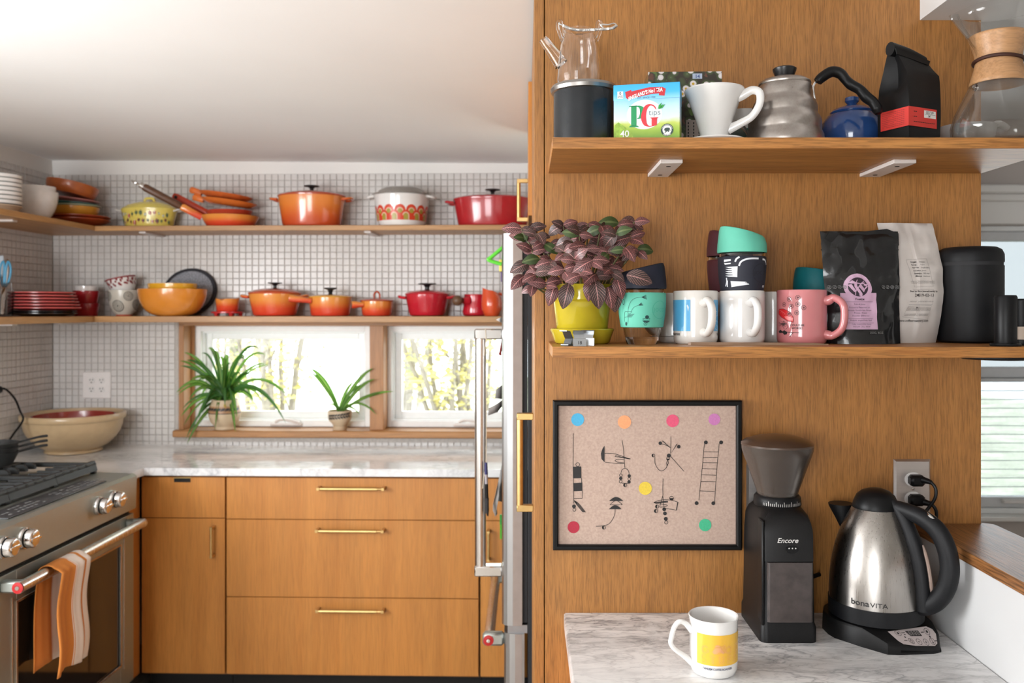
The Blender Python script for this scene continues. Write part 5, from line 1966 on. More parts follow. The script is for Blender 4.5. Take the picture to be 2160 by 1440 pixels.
# ---- outlets on the oak panel
def steel_outlet(px0, px1, py0, py1, label, sockets):
    a, b = P(px0, py1, PY), P(px1, py0, PY)
    t = thing('wall_outlet', label, 'outlet', ((a.x + b.x) / 2, PY - .0005, (a.z + b.z) / 2))
    w_, h_ = (b.x - a.x) / 2, (b.z - a.z) / 2
    g = G()
    loft([[(-w_, 0, -h_), (w_, 0, -h_), (w_, 0, h_), (-w_, 0, h_)], [(-w_, -.0015, -h_), (w_, -.0015, -h_), (w_, -.0015, h_), (-w_, -.0015, h_)],
          [(-w_ + .004, -.006, -h_ + .004), (w_ - .004, -.006, -h_ + .004), (w_ - .004, -.006, h_ - .004), (-w_ + .004, -.006, h_ - .004)]], g=g)
    obj('cover_plate', g, steel('outlet_plate_steel', (.66, .61, .585), .42, (4, 4, 200)), t, ang=20)
    for z in sockets:
        pl = [(.0165 * math.cos(a_) * 1.02, z + .0145 * math.sin(a_)) for a_ in [2 * PI * k / 24 for k in range(24)]]
        s = obj('socket', prism(pl, -.0075, -.004), M['whitep'], t)
    obj('screw', lathe([(0, 0), (.003, 0), (.0024, .0012), (0, .0014)], 12).xf(Matrix.Translation((0, -.0058, 0)) @ Matrix.Rotation(PI / 2, 4, 'X')), M['chrome'], t)
    return t


ot = steel_outlet(1884, 1961, 968, 1091, 'steel outlet plate with two black plugs behind the electric kettle', (.0195, -.0195))
steel_outlet(1574, 1651, 978, 1095, 'steel outlet plate mostly hidden behind the coffee grinder', ())
oc_ = ot.location
for k, (z, lab) in enumerate(((.0195, 'black plug in the upper socket of the steel outlet'), (-.0195, 'black plug in the lower socket of the steel outlet'))):
    t = thing('power_plug', lab, 'plug', (oc_.x, oc_.y - .0076, oc_.z + z))
    obj('plug_body', box((-.013, -.022, -.011), (.016, 0, .011), .005), M['black'], t)
    if k == 0:
        c = spl([(.010, -.020, .003), (.020, -.034, .0), (.026, -.040, -.012), (.024, -.040, -.03), (.014, -.034, -.05), (.004, -.03, -.066)], 5)
    else:
        c = spl([(.012, -.020, -.002), (.024, -.03, -.006), (.030, -.034, -.02), (.028, -.03, -.05), (.026, -.02, -.10), (.02, -.014, -.135)], 5)
    obj('strain_relief', tube(c[:6], [.007, .0065, .006, .0055, .005, .0045], 10), M['black'], t)
    obj('cord', tube(c[4:], .0033, 8), M['black'], t)


# ================================================================== upper coffee shelf
def cyl(px, Y, r):
    return px


# dark canister and glass teapot on it
cpos = at(1232, 1.605, TZ)
t = thing('tea_canister', 'glossy charcoal canister with a steel rim under the glass teapot', 'canister', cpos)
R, h = .0575, .113
obj('body', lathe([(0, 0), (R - .002, 0), (R, .002), (R, h), (0, h)], 56), mat('charcoal_lacquer', (.011, .013, .015), .2, var=.2, vs=25, coat=.2, spec=.35), t)
obj('lid', lathe([(R - .001, h - .002), (R + .004, h), (R + .006, h + .006), (R + .003, h + .0115), (R - .004, h + .0135), (0, h + .013)], 56), steel('dull_lid_steel', (.42, .40, .38), .32, (5, 5, 60)), t)
tp = cpos + Vector((-.009, 0, h + .0138))
t = thing('glass_teapot', 'clear glass teapot without lid, wire handle folded down, on the charcoal canister', 'teapot', tp)
th = .0021
pr = [(0, 0), (.036, 0), (.0405, .003), (.0418, .010), (.040, .04), (.0365, .075), (.0325, .088), (.0285, .097), (.0295, .104), (.0275, .1045), (.0262, .098), (.030, .087), (.034, .074), (.0375, .04), (.039, .012), (.036, .0035), (0, .0035)]
obj('body', lathe(pr, 48), M['glass'], t)
sp_ = spl([(-.034, -.002, .040), (-.046, -.002, .058), (-.058, -.002, .074), (-.068, -.002, .088)], 5)
g = tube(sp_, splr([.0135, .0115, .0098, .0088], 5), 16)
obj('spout', g, M['glass'], t)
for s in (-1, 1):
    x = s * .0345
    e = spl([(x * .92, -.004, .083), (x * 1.18, -.006, .108), (x * 1.12, -.007, .119), (x * .98, -.006, .117), (x * .95, -.004, .1), (x * .88, -.003, .09)], 4)
    obj('ear', tube(e, .0032, 8), M['glass'], t)
hp = [(-.040, -.008, .116), (-.03, -.016, .108), (-.018, -.03, .098), (.0, -.044, .091), (.03, -.050, .090), (.055, -.046, .093), (.066, -.038, .101), (.062, -.026, .109), (.052, -.016, .110), (.040, -.008, .113), (.046, -.01, .105), (.052, -.016, .103)]
obj('handle_wire', tube(spl(hp, 6), .0016, 8), M['chrome'], t)
co = spl(hp[1:7], 130)
g, L = G(), 0
coil = []
for i, p in enumerate(co):
    d = (co[min(i + 1, len(co) - 1)] - co[max(i - 1, 0)]).normalized()
    a = d.orthogonal().normalized()
    b = d.cross(a)
    ang = i * 1.15
    coil.append(p + (a * math.cos(ang) + b * math.sin(ang)) * .0021)
obj('handle_coil', tube(coil, .0009, 4), M['chrome'], t)

# tea box
ba = P(1294, 290, 1.478)
bw_ = (1433 - 1294) * 1.478 / F
t = thing('tea_box', 'blue and green box of tea with big green and red letters', 'box', (ba.x + bw_ / 2 + .001, 1.484, TZ), -.22)
bh, bd = .0995, .07
art, tt, bb = nt('tea_box_print')
bb.inputs['Roughness'].default_value = .35
tc = tt.nodes.new('ShaderNodeTexCoord')
spx = tt.nodes.new('ShaderNodeSeparateXYZ')
tt.links.new(tc.outputs['Object'], spx.inputs[0])
nz = N(tt, 'ShaderNodeTexNoise', Scale=28.0, Detail=4.0)
tt.links.new(tc.outputs['Object'], nz.inputs['Vector'])
ma = tt.nodes.new('ShaderNodeMath')
ma.operation = 'MULTIPLY_ADD'
ma.inputs[1].default_value = .02
tt.links.new(nz.outputs[0], ma.inputs[0])
tt.links.new(spx.outputs[2], ma.inputs[2])
rr_ = ramp(tt, ma.outputs[0], [(.0, (.14, .30, .02)), (.026, (.30, .46, .04)), (.038, (.52, .60, .12)), (.046, (.62, .70, .66)), (.056, (.55, .72, .84)), (.075, (.26, .55, .82))])
for e_, p_ in zip(rr_.color_ramp.elements, (.012, .030, .040, .047, .057, .082)):
    e_.position = p_
tt.links.new(rr_.outputs[0], bb.inputs['Base Color'])
obj('carton', box((-bw_ / 2, 0, 0), (bw_ / 2, bd, .073), .0006), art, t)
obj('lid', box((-bw_ / 2 - .0005, -.0007, .072), (bw_ / 2 + .0005, bd + .0005, bh), .0008), grad('tea_lid_blue', [(0, (.30, .62, .84)), (.5, (.05, .42, .74)), (1, (.03, .38, .74))], .35, 0, namp=.15), t)
k = bw_ / 139                                   # metres per photo pixel on the box
bx_ = lambda x, z: ((x - 1363.5) * k, .0995 - (z - 173) * k)
s = 9.6
cb = lambda x, y: bx_(1280 + x / s, 150 + (y + (x - 790) * .03) / s)
ks = k / s
y0 = -.0009
gw, gr, gg, gd, gl = G(), G(), G(), G(), G()
gsun = G()
d_disc(*cb(760, 850), 360 * ks, 32, y0 + .0007, gsun, rz=300 * ks)
# ribbon
d_poly([cb(370, 385), cb(490, 345), cb(500, 375), cb(860, 300), cb(1120, 298), cb(1190, 340), cb(1165, 480), cb(1050, 468), cb(1055, 430), cb(900, 440), cb(700, 480), cb(420, 535), cb(385, 500)], y0, gr)
d_text("ENGLAND'S No1 TEA", 106 * ks, 0, 0, 0, .0003, 0, 1.0, 'CENTER', g=gw)
cxr, czr = cb(780, 440)
for i, (x, y, z) in enumerate(gw.v):
    x *= 640 * ks / .0535 * .92 if False else 1
    gw.v[i] = (cxr + x, y0 - .0002, czr + z + x * .16 - (x / (350 * ks)) ** 2 * 18 * ks)
wx = [v[0] for v in gw.v]
sc_ = 690 * ks / (max(wx) - min(wx))
gw.v = [(cxr + (v[0] - cxr) * sc_, v[1], v[2]) for v in gw.v]
d_text('EST. SINCE 1930', 52 * ks, *cb(800, 525), y0 - .0002, 0, g=gd)
# calorie tag
x, z = cb(270, 445)
d_rect(x - 58 * ks, z - 72 * ks, x + 58 * ks, z + 72 * ks, 1, 1, y0 - .0001, gw)
d_text('0', 84 * ks, *cb(270, 440), y0 - .0002, .0002, g=gd)
d_text('CALORIES', 22 * ks, *cb(270, 475), y0 - .0002, .0001, g=gd)
d_text('PER TEA BAG', 18 * ks, *cb(270, 500), y0 - .0002, .0001, g=gd)
# big P: stem, serifs, bowl
yb = y0 + .0004
d_poly([cb(490, 675), cb(600, 668), cb(600, 1085), cb(490, 1085)], yb, gg)
d_poly([cb(450, 672), cb(610, 664), cb(610, 684), cb(450, 692)], yb, gg)
d_poly([cb(450, 1100), cb(470, 1075), cb(620, 1075), cb(645, 1095), cb(645, 1104), cb(450, 1106)], yb, gg)
pts_o = [(600, 668), (680, 672), (745, 710), (780, 780), (778, 830), (740, 900), (690, 930), (615, 940)]
pts_i = [(600, 690), (635, 700), (660, 730), (668, 790), (668, 830), (655, 880), (640, 910), (612, 925)]
so = spl([Vector((a, 0, b)) for a, b in pts_o], 4)
si = spl([Vector((a, 0, b)) for a, b in pts_i], 4)
vs = [(cb(v.x, v.z)[0], yb - .0001, cb(v.x, v.z)[1]) for p_ in zip(so, si) for v in p_]
gg.add(vs, [(2 * i, 2 * i + 1, 2 * i + 3, 2 * i + 2) for i in range(len(so) - 1)])
# big G
po = [(1000, 760), (975, 690), (900, 645), (830, 645), (760, 690), (715, 790), (690, 900), (710, 1000), (760, 1075), (840, 1100), (930, 1092), (1010, 1070)]
pi_ = [(988, 755), (945, 695), (890, 672), (850, 690), (810, 760), (795, 850), (795, 930), (805, 1010), (825, 1060), (860, 1085), (900, 1082), (935, 1060)]
so = spl([Vector((a, 0, b)) for a, b in po], 4)
si = spl([Vector((a, 0, b)) for a, b in pi_], 4)
gG = G()
vs = [(cb(v.x, v.z)[0], yb - .0002, cb(v.x, v.z)[1]) for p_ in zip(so, si) for v in p_]
gG.add(vs, [(2 * i, 2 * i + 1, 2 * i + 3, 2 * i + 2) for i in range(len(so) - 1)])
d_poly([cb(905, 935), cb(1015, 930), cb(1010, 1070), cb(930, 1085), cb(905, 1065)], yb - .0003, gG)
d_poly([cb(870, 915), cb(1045, 910), cb(1015, 938), cb(905, 940)], yb - .0003, gG)
d_text('tips', 170 * ks, *cb(965, 865), yb - .0005, -.0002, g=gd)
# leaves
for a, b, c_ in (((1030, 755), (1108, 615), 26), ((1045, 755), (1180, 650), 24), ((1050, 745), (1150, 640), 14)):
    mx_, my_ = (a[0] + b[0]) / 2, (a[1] + b[1]) / 2
    dx, dy = b[0] - a[0], b[1] - a[1]
    l_ = math.hypot(dx, dy)
    nx_, ny_ = -dy / l_ * c_, dx / l_ * c_
    d_poly([cb(*a), cb(mx_ + nx_, my_ + ny_), cb(*b), cb(mx_ - nx_, my_ - ny_)], yb - .0003, gl)
d_text('40', 185 * ks, *cb(360, 1300), yb - .0004, .0002, g=gw)
d_text('PYRAMID BAGS', 55 * ks, *cb(400, 1368), yb - .0004, .0001, g=gw)
# hill leaf shapes
gh = G()
d_poly([cb(150, 1335), cb(155, 1060), cb(230, 1000), cb(330, 1070), cb(430, 1150), cb(510, 1250), cb(540, 1330)], yb + .0002, gh)
# seal with a frog
gs1, gs2, gs3 = G(), G(), G()
x, z = cb(1215, 1170)
rr = 130 * ks
vs = []
for i in range(64):
    r_ = rr * (1.0 if i % 2 else .93)
    vs.append((x + r_ * math.cos(2 * PI * i / 64), z + r_ * math.sin(2 * PI * i / 64)))
d_poly(vs, yb - .0001, gs1)
d_disc(x, z, rr * .70, 28, yb - .0002, gs2)
for i in range(18):
    a = PI * (.08 + .84 * i / 17)
    d_disc(x + rr * .81 * math.cos(a), z + rr * .81 * math.sin(a), rr * .045, 6, yb - .0002, gs2)
tx = d_text('CERTIFIED', rr * .27, 0, 0, 0, .0001)
for v in tx.v:
    a = -PI / 2 + v[0] / (rr * .86)
    r_ = rr * .9 - v[2]
    gs2.v.append((x + r_ * math.cos(a), yb - .0003, z + r_ * math.sin(a)))
b0 = len(gs2.v) - len(tx.v)
gs2.f += [tuple(i + b0 for i in f) for f in tx.f]
gs2.m += [0] * len(tx.f)
fr = [(1160, 1150), (1185, 1130), (1225, 1125), (1262, 1128), (1275, 1145), (1265, 1165), (1285, 1172), (1288, 1185), (1262, 1182), (1248, 1190), (1262, 1215), (1235, 1212), (1222, 1196), (1200, 1215), (1170, 1232), (1168, 1215), (1190, 1198), (1160, 1180)]
d_poly([cb(*p_) for p_ in fr], yb - .0004, gs3)
white_ink, green_ink, red_ink = mat('white_ink', (.82, .82, .80), .5), mat('green_ink', (.01, .26, .085), .4), mat('red_ink', (.62, .03, .045), .4)
for nm, g_, m_ in (('sun_print', gsun, mat('pale_sky_print', (.72, .78, .80), .4)), ('ribbon', gr, mat('ribbon_red', (.50, .02, .03), .4)), ('letter_p', gg, green_ink), ('letter_g', gG, red_ink), ('leaf_print', gl, mat('leaf_green_ink', (.03, .30, .05), .4)),
                  ('hill_print', gh, mat('hill_green_ink', (.28, .44, .05), .45, vs=120, var=.35)), ('lettering', gd, mat('slate_ink', (.08, .11, .14), .5)), ('white_lettering', gw, white_ink), ('seal', gs1, mat('seal_black', (.03, .06, .05), .5)), ('seal_centre', gs2, white_ink), ('frog', gs3, bpy.data.materials['seal_black'])):
    obj(nm, g_, m_, t, ang=180, fix=False)

# herb tea box behind
hb_ = P(1372, 290, 1.60)
wb = (1520 - 1365) * 1.60 / F
t = thing('herb_tea_box', 'dark box printed with daisies standing behind the blue tea box', 'box', (hb_.x - .004 + wb / 2, 1.60, TZ), -.03)
hh = .1530
fl_, tt, bb = nt('daisy_print')
bb.inputs['Roughness'].default_value = .4
vo = N(tt, 'ShaderNodeTexVoronoi', Scale=66.0)
tt.links.new(coords(tt, (1, 0, 1)), vo.inputs['Vector'])
r1 = ramp(tt, vo.outputs['Distance'], [(0, (.55, .34, .03)), (.16, (.55, .34, .03)), (.2, (.72, .68, .66)), (.38, (.62, .55, .56)), (.44, (.06, .09, .03)), (.7, (.03, .022, .014))])
nz = N(tt, 'ShaderNodeTexNoise', Scale=60.0)
tt.links.new(coords(tt), nz.inputs['Vector'])
r2 = ramp(tt, nz.outputs[0], [(.4, (.10, .16, .04)), (.5, (.03, .03, .02)), (.62, (.13, .05, .03))])
mxn = tt.nodes.new('ShaderNodeMix')
mxn.data_type = 'RGBA'
sepc = tt.nodes.new('ShaderNodeSeparateColor')
tt.links.new(vo.outputs['Color'], sepc.inputs[0])
thr = tt.nodes.new('ShaderNodeMath')
thr.operation = 'GREATER_THAN'
thr.inputs[1].default_value = .78
tt.links.new(sepc.outputs[0], thr.inputs[0])
tt.links.new(thr.outputs[0], mxn.inputs[0])
tt.links.new(r1.outputs[0], mxn.inputs[6])
tt.links.new(r2.outputs[0], mxn.inputs[7])
tt.links.new(mxn.outputs[2], bb.inputs['Base Color'])
obj('carton', box((-wb / 2, 0, 0), (wb / 2, .07, hh), .0008), fl_, t)
obj('side_print', box((-wb / 2 - .0004, .001, .001), (-wb / 2, .069, hh - .001)), mat('tan_card', (.45, .27, .12), .6), t)
gp, gi = G(), G()
d_rect(.002, .002, wb / 2 - .001, .062, y=-.0004, g=gp)
for kk in range(3):
    d_text(('Wild Sweet', 'Herbal', 'Tea Bags')[kk], .009, 0, 0, 0, .0001, g=gi)
    n_ = len(gi.v)
for i, (x, y, z) in enumerate(gi.v):
    gi.v[i] = (.02 - z + .0, -.0007, .03 + x)
obj('lower_label', gp, mat('greyed_label', (.36, .29, .25), .6), t)
gi2 = G()
for kk in range(4):
    for jj in range(9):
        x = .006 + kk * .010
        d_line([(x, .006 + jj * .006), (x, .006 + jj * .006 + .0038)], .0022, -.0007, gi2)
obj('fine_print', gi2, M['ink'], t, ang=180, kind='stuff')
g = d_rect(wb / 2 - .055, hh - .014, wb / 2 - .037, hh - .004, y=-.0004)
obj('blue_stamp', g, mat('pale_blue_ink', (.38, .44, .55), .5), t)
obj('stamp_text', d_text('14', .009, wb / 2 - .046, hh - .0125, -.0007, .0003), mat('stamp_blue_ink', (.06, .10, .25), .5), t, ang=180)

# white pour-over dripper
dpos = at(1507, 1.535, TZ)
t = thing('coffee_dripper', 'white ceramic coffee dripper with a loop handle and round base', 'dripper', dpos)
rt = .0535
obj('cone', lathe([(.022, .010), (.024, .016), (.034, .05), (.0455, .082), (.052, .094), (rt, .099), (rt - .001, .1015), (rt - .005, .1005), (.046, .09), (.03, .05), (.019, .014), (.0, .012), (0, .008), (.022, .008)], 56), M['white'], t)
obj('base', lathe([(.016, 0), (.036, 0), (.052, .0055), (.0545, .008), (.0535, .0105), (.03, .010), (.016, .012)], 56), M['white'], t)
a = -.42
hd = [(.038, .083), (.050, .087), (.066, .094), (.079, .088), (.079, .068), (.066, .048), (.045, .037), (.031, .031), (.024, .028)]
ca, sa = math.cos(a), math.sin(a)
obj('handle', tube(spl([(r_ * ca, r_ * sa, z_) for r_, z_ in hd], 5), splr([.009, .0085, .0075, .007, .0068, .0068, .0075, .0085, .009], 5), 12, .72), M['white'], t)

# mug behind, with a wire strainer
mp_ = at(1566, 1.655, TZ)
t = thing('mug', 'white mug with a green lower band behind the ceramic dripper', 'mug', mp_)
obj('cup', lathe([(0, 0), (.036, 0), (.039, .003), (.040, .088), (.037, .088), (.0355, .008), (0, .006)], 40), M['cream'], t)
obj('green_band', lathe([(.0394, .008), (.0404, .008), (.0404, .05), (.0396, .05)], 40), mat('teal_green_glaze', (.0, .20, .13), .3), t)
t = thing('strainer_ring', 'grey steel ring leaning against the mug behind the ceramic dripper', 'strainer', at(1556, 1.595, TZ + .031), 0, None, Matrix.Rotation(PI / 2 - .2, 4, 'X') @ Matrix.Rotation(.5, 4, 'Y'))
obj('ring', tube([(.027 * math.cos(2 * PI * i / 28), .027 * math.sin(2 * PI * i / 28), 0) for i in range(28)], .003, 8, closed=True), steel('dull_ring_steel', (.35, .33, .31), .4), t)
obj('mesh', lathe([(.026, 0), (.018, .008), (0, .011)], 24), thin('steel_mesh', (.7, .7, .7), .45, (.25, .24, .23)), t, ang=180)

# steel pour-over kettle
kp = at(1655, 1.555, TZ)
t = thing('pour_over_kettle', 'worn steel beehive kettle with a wavy black handle', 'kettle', kp)
kst = steel('worn_steel', (.46, .42, .39), .34, (6, 6, 40), spots=.8)
pr = [(0, 0), (.068, 0), (.0705, .004)]
for (z, r_) in ((.012, .0695), (.022, .0685), (.030, .0645), (.034, .0645), (.045, .0648), (.053, .0625), (.0605, .0575), (.0645, .0573), (.075, .0573), (.083, .0545), (.0895, .0497), (.0935, .0495), (.105, .0485), (.113, .046), (.116, .044)):
    pr.append((r_, z))
pr.append((0, .116))
obj('body', lathe(pr, 64), kst, t, ang=60)
ld = obj('lid', lathe([(.0455, .114), (.0465, .1165), (.0455, .1195), (.039, .124), (.026, .128), (0, .129)], 48), kst, t, ang=60)
obj('lid_knob', lathe([(0, .126), (.0145, .127), (.0165, .131), (.0205, .141), (.0212, .1445), (.019, .1465), (.008, .147), (0, .146)], 32), knobm, ld)
a = .0
hpts = [(.056, -.012, .098), (.052, -.012, .104)]
st_ = spl([(.0545, 0, .090), (.0515, 0, .108), (.0545, 0, .119), (.064, 0, .127)], 5)
obj('handle_bracket', tube(st_, .0026, 8), M['chrome'], t)
hw2 = spl([(.060, -.002, .121), (.066, -.003, .128), (.083, -.006, .138), (.098, -.009, .134), (.107, -.012, .122), (.115, -.016, .112), (.129, -.020, .102), (.139, -.024, .088), (.150, -.028, .077), (.156, -.031, .064), (.157, -.032, .056)], 5)
obj('handle', tube(hw2, splr([.008, .0092, .0098, .0094, .0085, .0092, .0088, .0098, .009, .0095, .006], 5), 14, 1.15), M['black'], t)
sp_ = spl([(-.058, .03, .012), (-.085, .05, .02), (-.09, .055, .06), (-.1, .06, .10), (-.116, .07, .115), (-.126, .075, .108)], 5)
obj('spout', tube([Vector((.02, .02, 0)) + Vector((-p.x * .3, p.y * 1.0, p.z)) for p in sp_], splr([.009, .007, .006, .005, .005, .005], 5), 10), kst, t)

# blue teapot behind
bp_ = at(1797, 1.655, TZ)
t = thing('teapot', 'glossy blue stoneware teapot partly behind the steel kettle', 'teapot', bp_)
blue = mat('cobalt_glaze', (.022, .065, .21), .12, var=.1, coat=.6)
obj('body', lathe([(0, 0), (.04, 0), (.047, .004), (.056, .02), (.060, .042), (.057, .066), (.046, .082), (.036, .088), (0, .088)], 48), blue, t)
lo = obj('lid', lathe([(.038, .085), (.041, .089), (.036, .094), (.02, .100), (0, .101)], 40), blue, t)
obj('lid_knob', lathe([(0, .099), (.007, .1), (.008, .104), (.0135, .110), (.013, .117), (.007, .120), (0, .12)], 24), blue, lo)
obj('handle', tube(spl([(.034, -.008, .08), (.043, -.012, .098), (.055, -.014, .103), (.066, -.016, .092), (.068, -.016, .065), (.06, -.014, .036), (.05, -.01, .022)], 5), .0062, 10, 1.3), blue, t)
obj('spout', tube(spl([(-.05, .01, .03), (-.07, .014, .045), (-.082, .016, .07), (-.09, .018, .084)], 5), splr([.014, .011, .008, .0065], 5), 12), blue, t)

# black paper coffee bag with red label
e0 = at(1917, 1.502, TZ)
t = thing('coffee_bag', 'black paper coffee bag with a rolled top and red label', 'bag', e0, .45)
bag = mat('black_kraft', (.006, .006, .0065), .5, spec=.3, var=.2, vs=30, bump=.35, bs=45)
w_, dd = .079, .066                             # broad face along +x, gusset along +y, front edge at the origin


def bq(u, v, z):
    return (u, v, z)


rings = [[(0, 0, 0), (w_, 0, 0), (w_, dd / 2, 0), (w_, dd, 0), (0, dd, 0), (0, dd / 2, 0)],
         [(-.001, -.002, .05), (w_ + .001, -.002, .05), (w_, dd / 2, .05), (w_ + .001, dd + .002, .05), (-.001, dd + .002, .05), (-.002, dd / 2, .05)],
         [(0, -.001, .09), (w_, -.001, .09), (w_ - .001, dd / 2, .09), (w_, dd, .09), (0, dd, .09), (0, dd / 2, .09)],
         [(-.002, .003, .125), (w_ + .003, .004, .128), (w_ - .004, dd * .5, .13), (w_ + .001, dd * .93, .125), (-.003, dd * .95, .105), (.012, dd * .5, .108)],
         [(-.004, .018, .158), (w_ + .001, .022, .152), (w_ - .008, dd * .46, .152), (w_ - .002, dd * .64, .150), (-.006, dd * .68, .150), (.010, dd * .5, .148)],
         [(-.007, .029, .176), (w_ - .006, .029, .168), (w_ - .008, .032, .168), (w_ - .006, .035, .168), (-.007, .035, .176), (-.005, .032, .176)]]
dense = []
for r0, r1 in zip(rings, rings[1:]):
    for k_ in range(3):
        dense.append([tuple(a + (b - a) * k_ / 3 for a, b in zip(p_, q_)) for p_, q_ in zip(r0, r1)])
dense.append(rings[-1])
dn = []
for r_ in dense:
    o_ = []
    for i in range(6):
        a, b = Vector(r_[i]), Vector(r_[(i + 1) % 6])
        for k_ in range(4):
            o_.append(tuple(a.lerp(b, k_ / 4)))
    dn.append(o_)
g = loft(dn)
for i, (x, y, z) in enumerate(g.v):
    nn_ = noise.noise_vector(Vector((x * 35, y * 35, z * 30))) * .0022 * min(1, z / .08)
    g.v[i] = (x + nn_.x, y + nn_.y, z)
obj('bag', g, bag, t, ang=32)
rl = spl([(-.012, .030, .172), (w_ * .4, .0305, .169), (w_ - .002, .032, .161)], 5)
obj('rolled_top', tube(rl, splr([.0125, .0105, .009], 5), 14, .8), bag, t, ang=50)
obj('roll_flap', prism([(-.012, .170), (w_ - .003, .158), (w_ - .006, .150), (.01, .158), (-.008, .160)], .0175, .0195), bag, t)
redl = mat('red_label', (.62, .045, .035), .5, var=.05)
obj('label', box((-.0045, -.0034, .030), (.067, -.0022, .064), 0), redl, t)
obj('label_side', box((-.0036, -.0030, .030), (-.0026, .058, .064), 0), redl, t)
g, gw_ = G(), d_rect(.034, .047, .064, .060, y=-.0037)
d_text('05.7.09', .0065, .048, .0545, -.0039, .0001, .2, g=g)
d_text('14', .0065, .046, .048, -.0039, .0001, .2, g=g)
d_line([(.035, .0532), (.063, .0532)], .0005, -.0039, g)
for kk in range(3):
    for jj in range(2 if kk < 2 else 12):
        d_line([(.008 + jj * .0045, .056 - kk * .009), (.0115 + jj * .0045, .056 - kk * .009)], .0012, -.0038, g)
obj('date_patch', gw_, M['paper'], t)
obj('label_text', g, M['ink'], t, ang=180)
g = G()
for kk in range(9):
    for jj in range(11):
        if rnd.random() < .9:
            d_line([(.006 + jj * .0045, .060 - kk * .0032), (.0095 + jj * .0045, .060 - kk * .0032)], .0008, 0, g)
g.warp(lambda x, y, z: (-.0039, x, z))
obj('side_text', g, mat('dull_red_ink', (.25, .03, .03), .5), t, ang=180, kind='stuff')

# grey bowl behind and the hourglass carafe
gb = at(2040, 1.652, TZ)
t = thing('stoneware_bowl', 'grey stoneware bowl with a stub handle behind the glass carafe', 'bowl', gb)
gst = mat('grey_stoneware', (.50, .47, .45), .3, var=.12, vs=20, coat=.3)
obj('bowl', lathe([(0, 0), (.030, 0), (.033, .004), (.046, .03), (.051, .054), (.052, .060), (.049, .060), (.043, .03), (.03, .008), (0, .006)], 44), gst, t)
obj('handle', tube(spl([(.046, .003, .050), (.058, .006, .066), (.072, .008, .066), (.084, .008, .058)], 4), splr([.006, .007, .007, .006], 4), 10, .8), gst, t)

cp_ = at(2106, 1.518, TZ)
t = thing('glass_carafe', 'hourglass glass coffee carafe with a wooden collar and leather tie', 'carafe', cp_)
o_ = [(0, 0), (.058, 0), (.066, .004), (.0765, .018), (.078, .032), (.072, .054), (.056, .088), (.042, .115), (.0355, .134), (.0345, .150), (.038, .170), (.050, .198), (.062, .226), (.0655, .238)]
i_ = [(max(0, r_ - .0026), z_) for r_, z_ in reversed(o_[2:])]
pr = o_ + [(.0645, .2395)] + i_ + [(.055, .004), (0, .004)]
g = lathe(pr, 64)
for i, (x, y, z) in enumerate(g.v):                  # pouring lip and channel on the left
    a = math.atan2(y, x)
    r_ = math.hypot(x, y)
    if z > .14 and r_ > .02:
        d_ = math.exp(-((abs(a) - PI) / .17) ** 2)
        k_ = (z - .14) / .1
        g.v[i] = (x * (1 + .36 * d_ * k_), y * (1 + .1 * d_ * k_), z - .010 * d_ * k_)
obj('vessel', g, thin('carafe_glass', (.94, .94, .935), refl=.85, rough=.03), t, ang=60)
colw = wood('collar_beech', (.60, .34, .17), (.44, .22, .09), 'x', pore=.25, across=60, pscale=300)
g = lathe([(.0362, .148), (.0372, .163), (.0445, .187), (.0470, .1915), (.0455, .193), (.0435, .190)], 56)
gb_ = lathe([(.0362, .148), (.0372, .136), (.0445, .113), (.0470, .1085), (.0462, .1065), (.0440, .108)], 56)
g = lathe([(.0440, .108), (.0462, .1065), (.0474, .1085), (.0458, .114), (.0395, .136), (.0372, .1485), (.0392, .163), (.0462, .186), (.0482, .1915), (.0468, .194), (.0445, .191), (.038, .164), (.0362, .1485), (.0375, .136)], 56)
obj('collar', g, colw, t, ang=60)
lea = mat('brown_leather', (.045, .014, .008), .6, var=.2)
obj('leather_tie', tube([(.0398 * math.cos(2 * PI * i / 40), .0398 * math.sin(2 * PI * i / 40), .1485 + .0015 * math.sin(4 * PI * i / 40)) for i in range(40)], .0033, 8, closed=True), lea, t)
kn = G()
tube(spl([(.036, -.02, .149), (.042, -.026, .146), (.044, -.027, .138), (.046, -.028, .126)], 4), .0022, 8, g=kn)
kn.join(lathe([(0, -.006), (.005, -.003), (.006, 0), (.005, .003), (0, .006)], 14).mv(.040, -.025, .147))
obj('tie_knot', kn, lea, t)
obj('wood_bead', lathe([(0, -.006), (.005, -.004), (.0065, 0), (.005, .004), (0, .006)], 16).mv(.046, -.028, .122), colw, t)
obj('glass_button', lathe([(0, -.004), (.005, -.003), (.0065, 0), (.005, .003), (0, .004)], 16).xf(Matrix.Translation((-.0475, -.012, .098)) @ Matrix.Rotation(PI / 2, 4, 'Y')), M['glass'], t)

# ================================================================== lower coffee shelf
# yellow flowerpot with saucer and nerve plant
pp_ = at(1228, 1.605, MZ)
K1 = 1.605 / F
yel = mat('chartreuse_glaze', (.47, .365, .022), .12, var=.06, vs=18, coat=.5)
t = thing('plant_saucer', 'mustard yellow saucer under the yellow flowerpot', 'saucer', pp_)
obj('saucer', lathe([(0, 0), (.048, 0), (.052, .003), (.0585, .022), (.0605, .0265), (.059, .0285), (.056, .027), (.047, .008), (0, .0065)], 56), yel, t)
t = thing('nerve_plant', 'pink-veined bushy nerve plant in a glazed yellow flowerpot', 'plant', pp_ + Vector((0, 0, .0083)))
obj('pot', lathe([(0, 0), (.0435, 0), (.046, .003), (.054, .069), (.0555, .072), (.0585, .074), (.061, .100), (.0598, .1025), (.056, .1025), (.055, .098), (.050, .07), (.042, .008), (0, .006)], 56), yel, t)
obj('soil', lathe([(0, .094), (.054, .09)], 28), soil, t, ang=180)
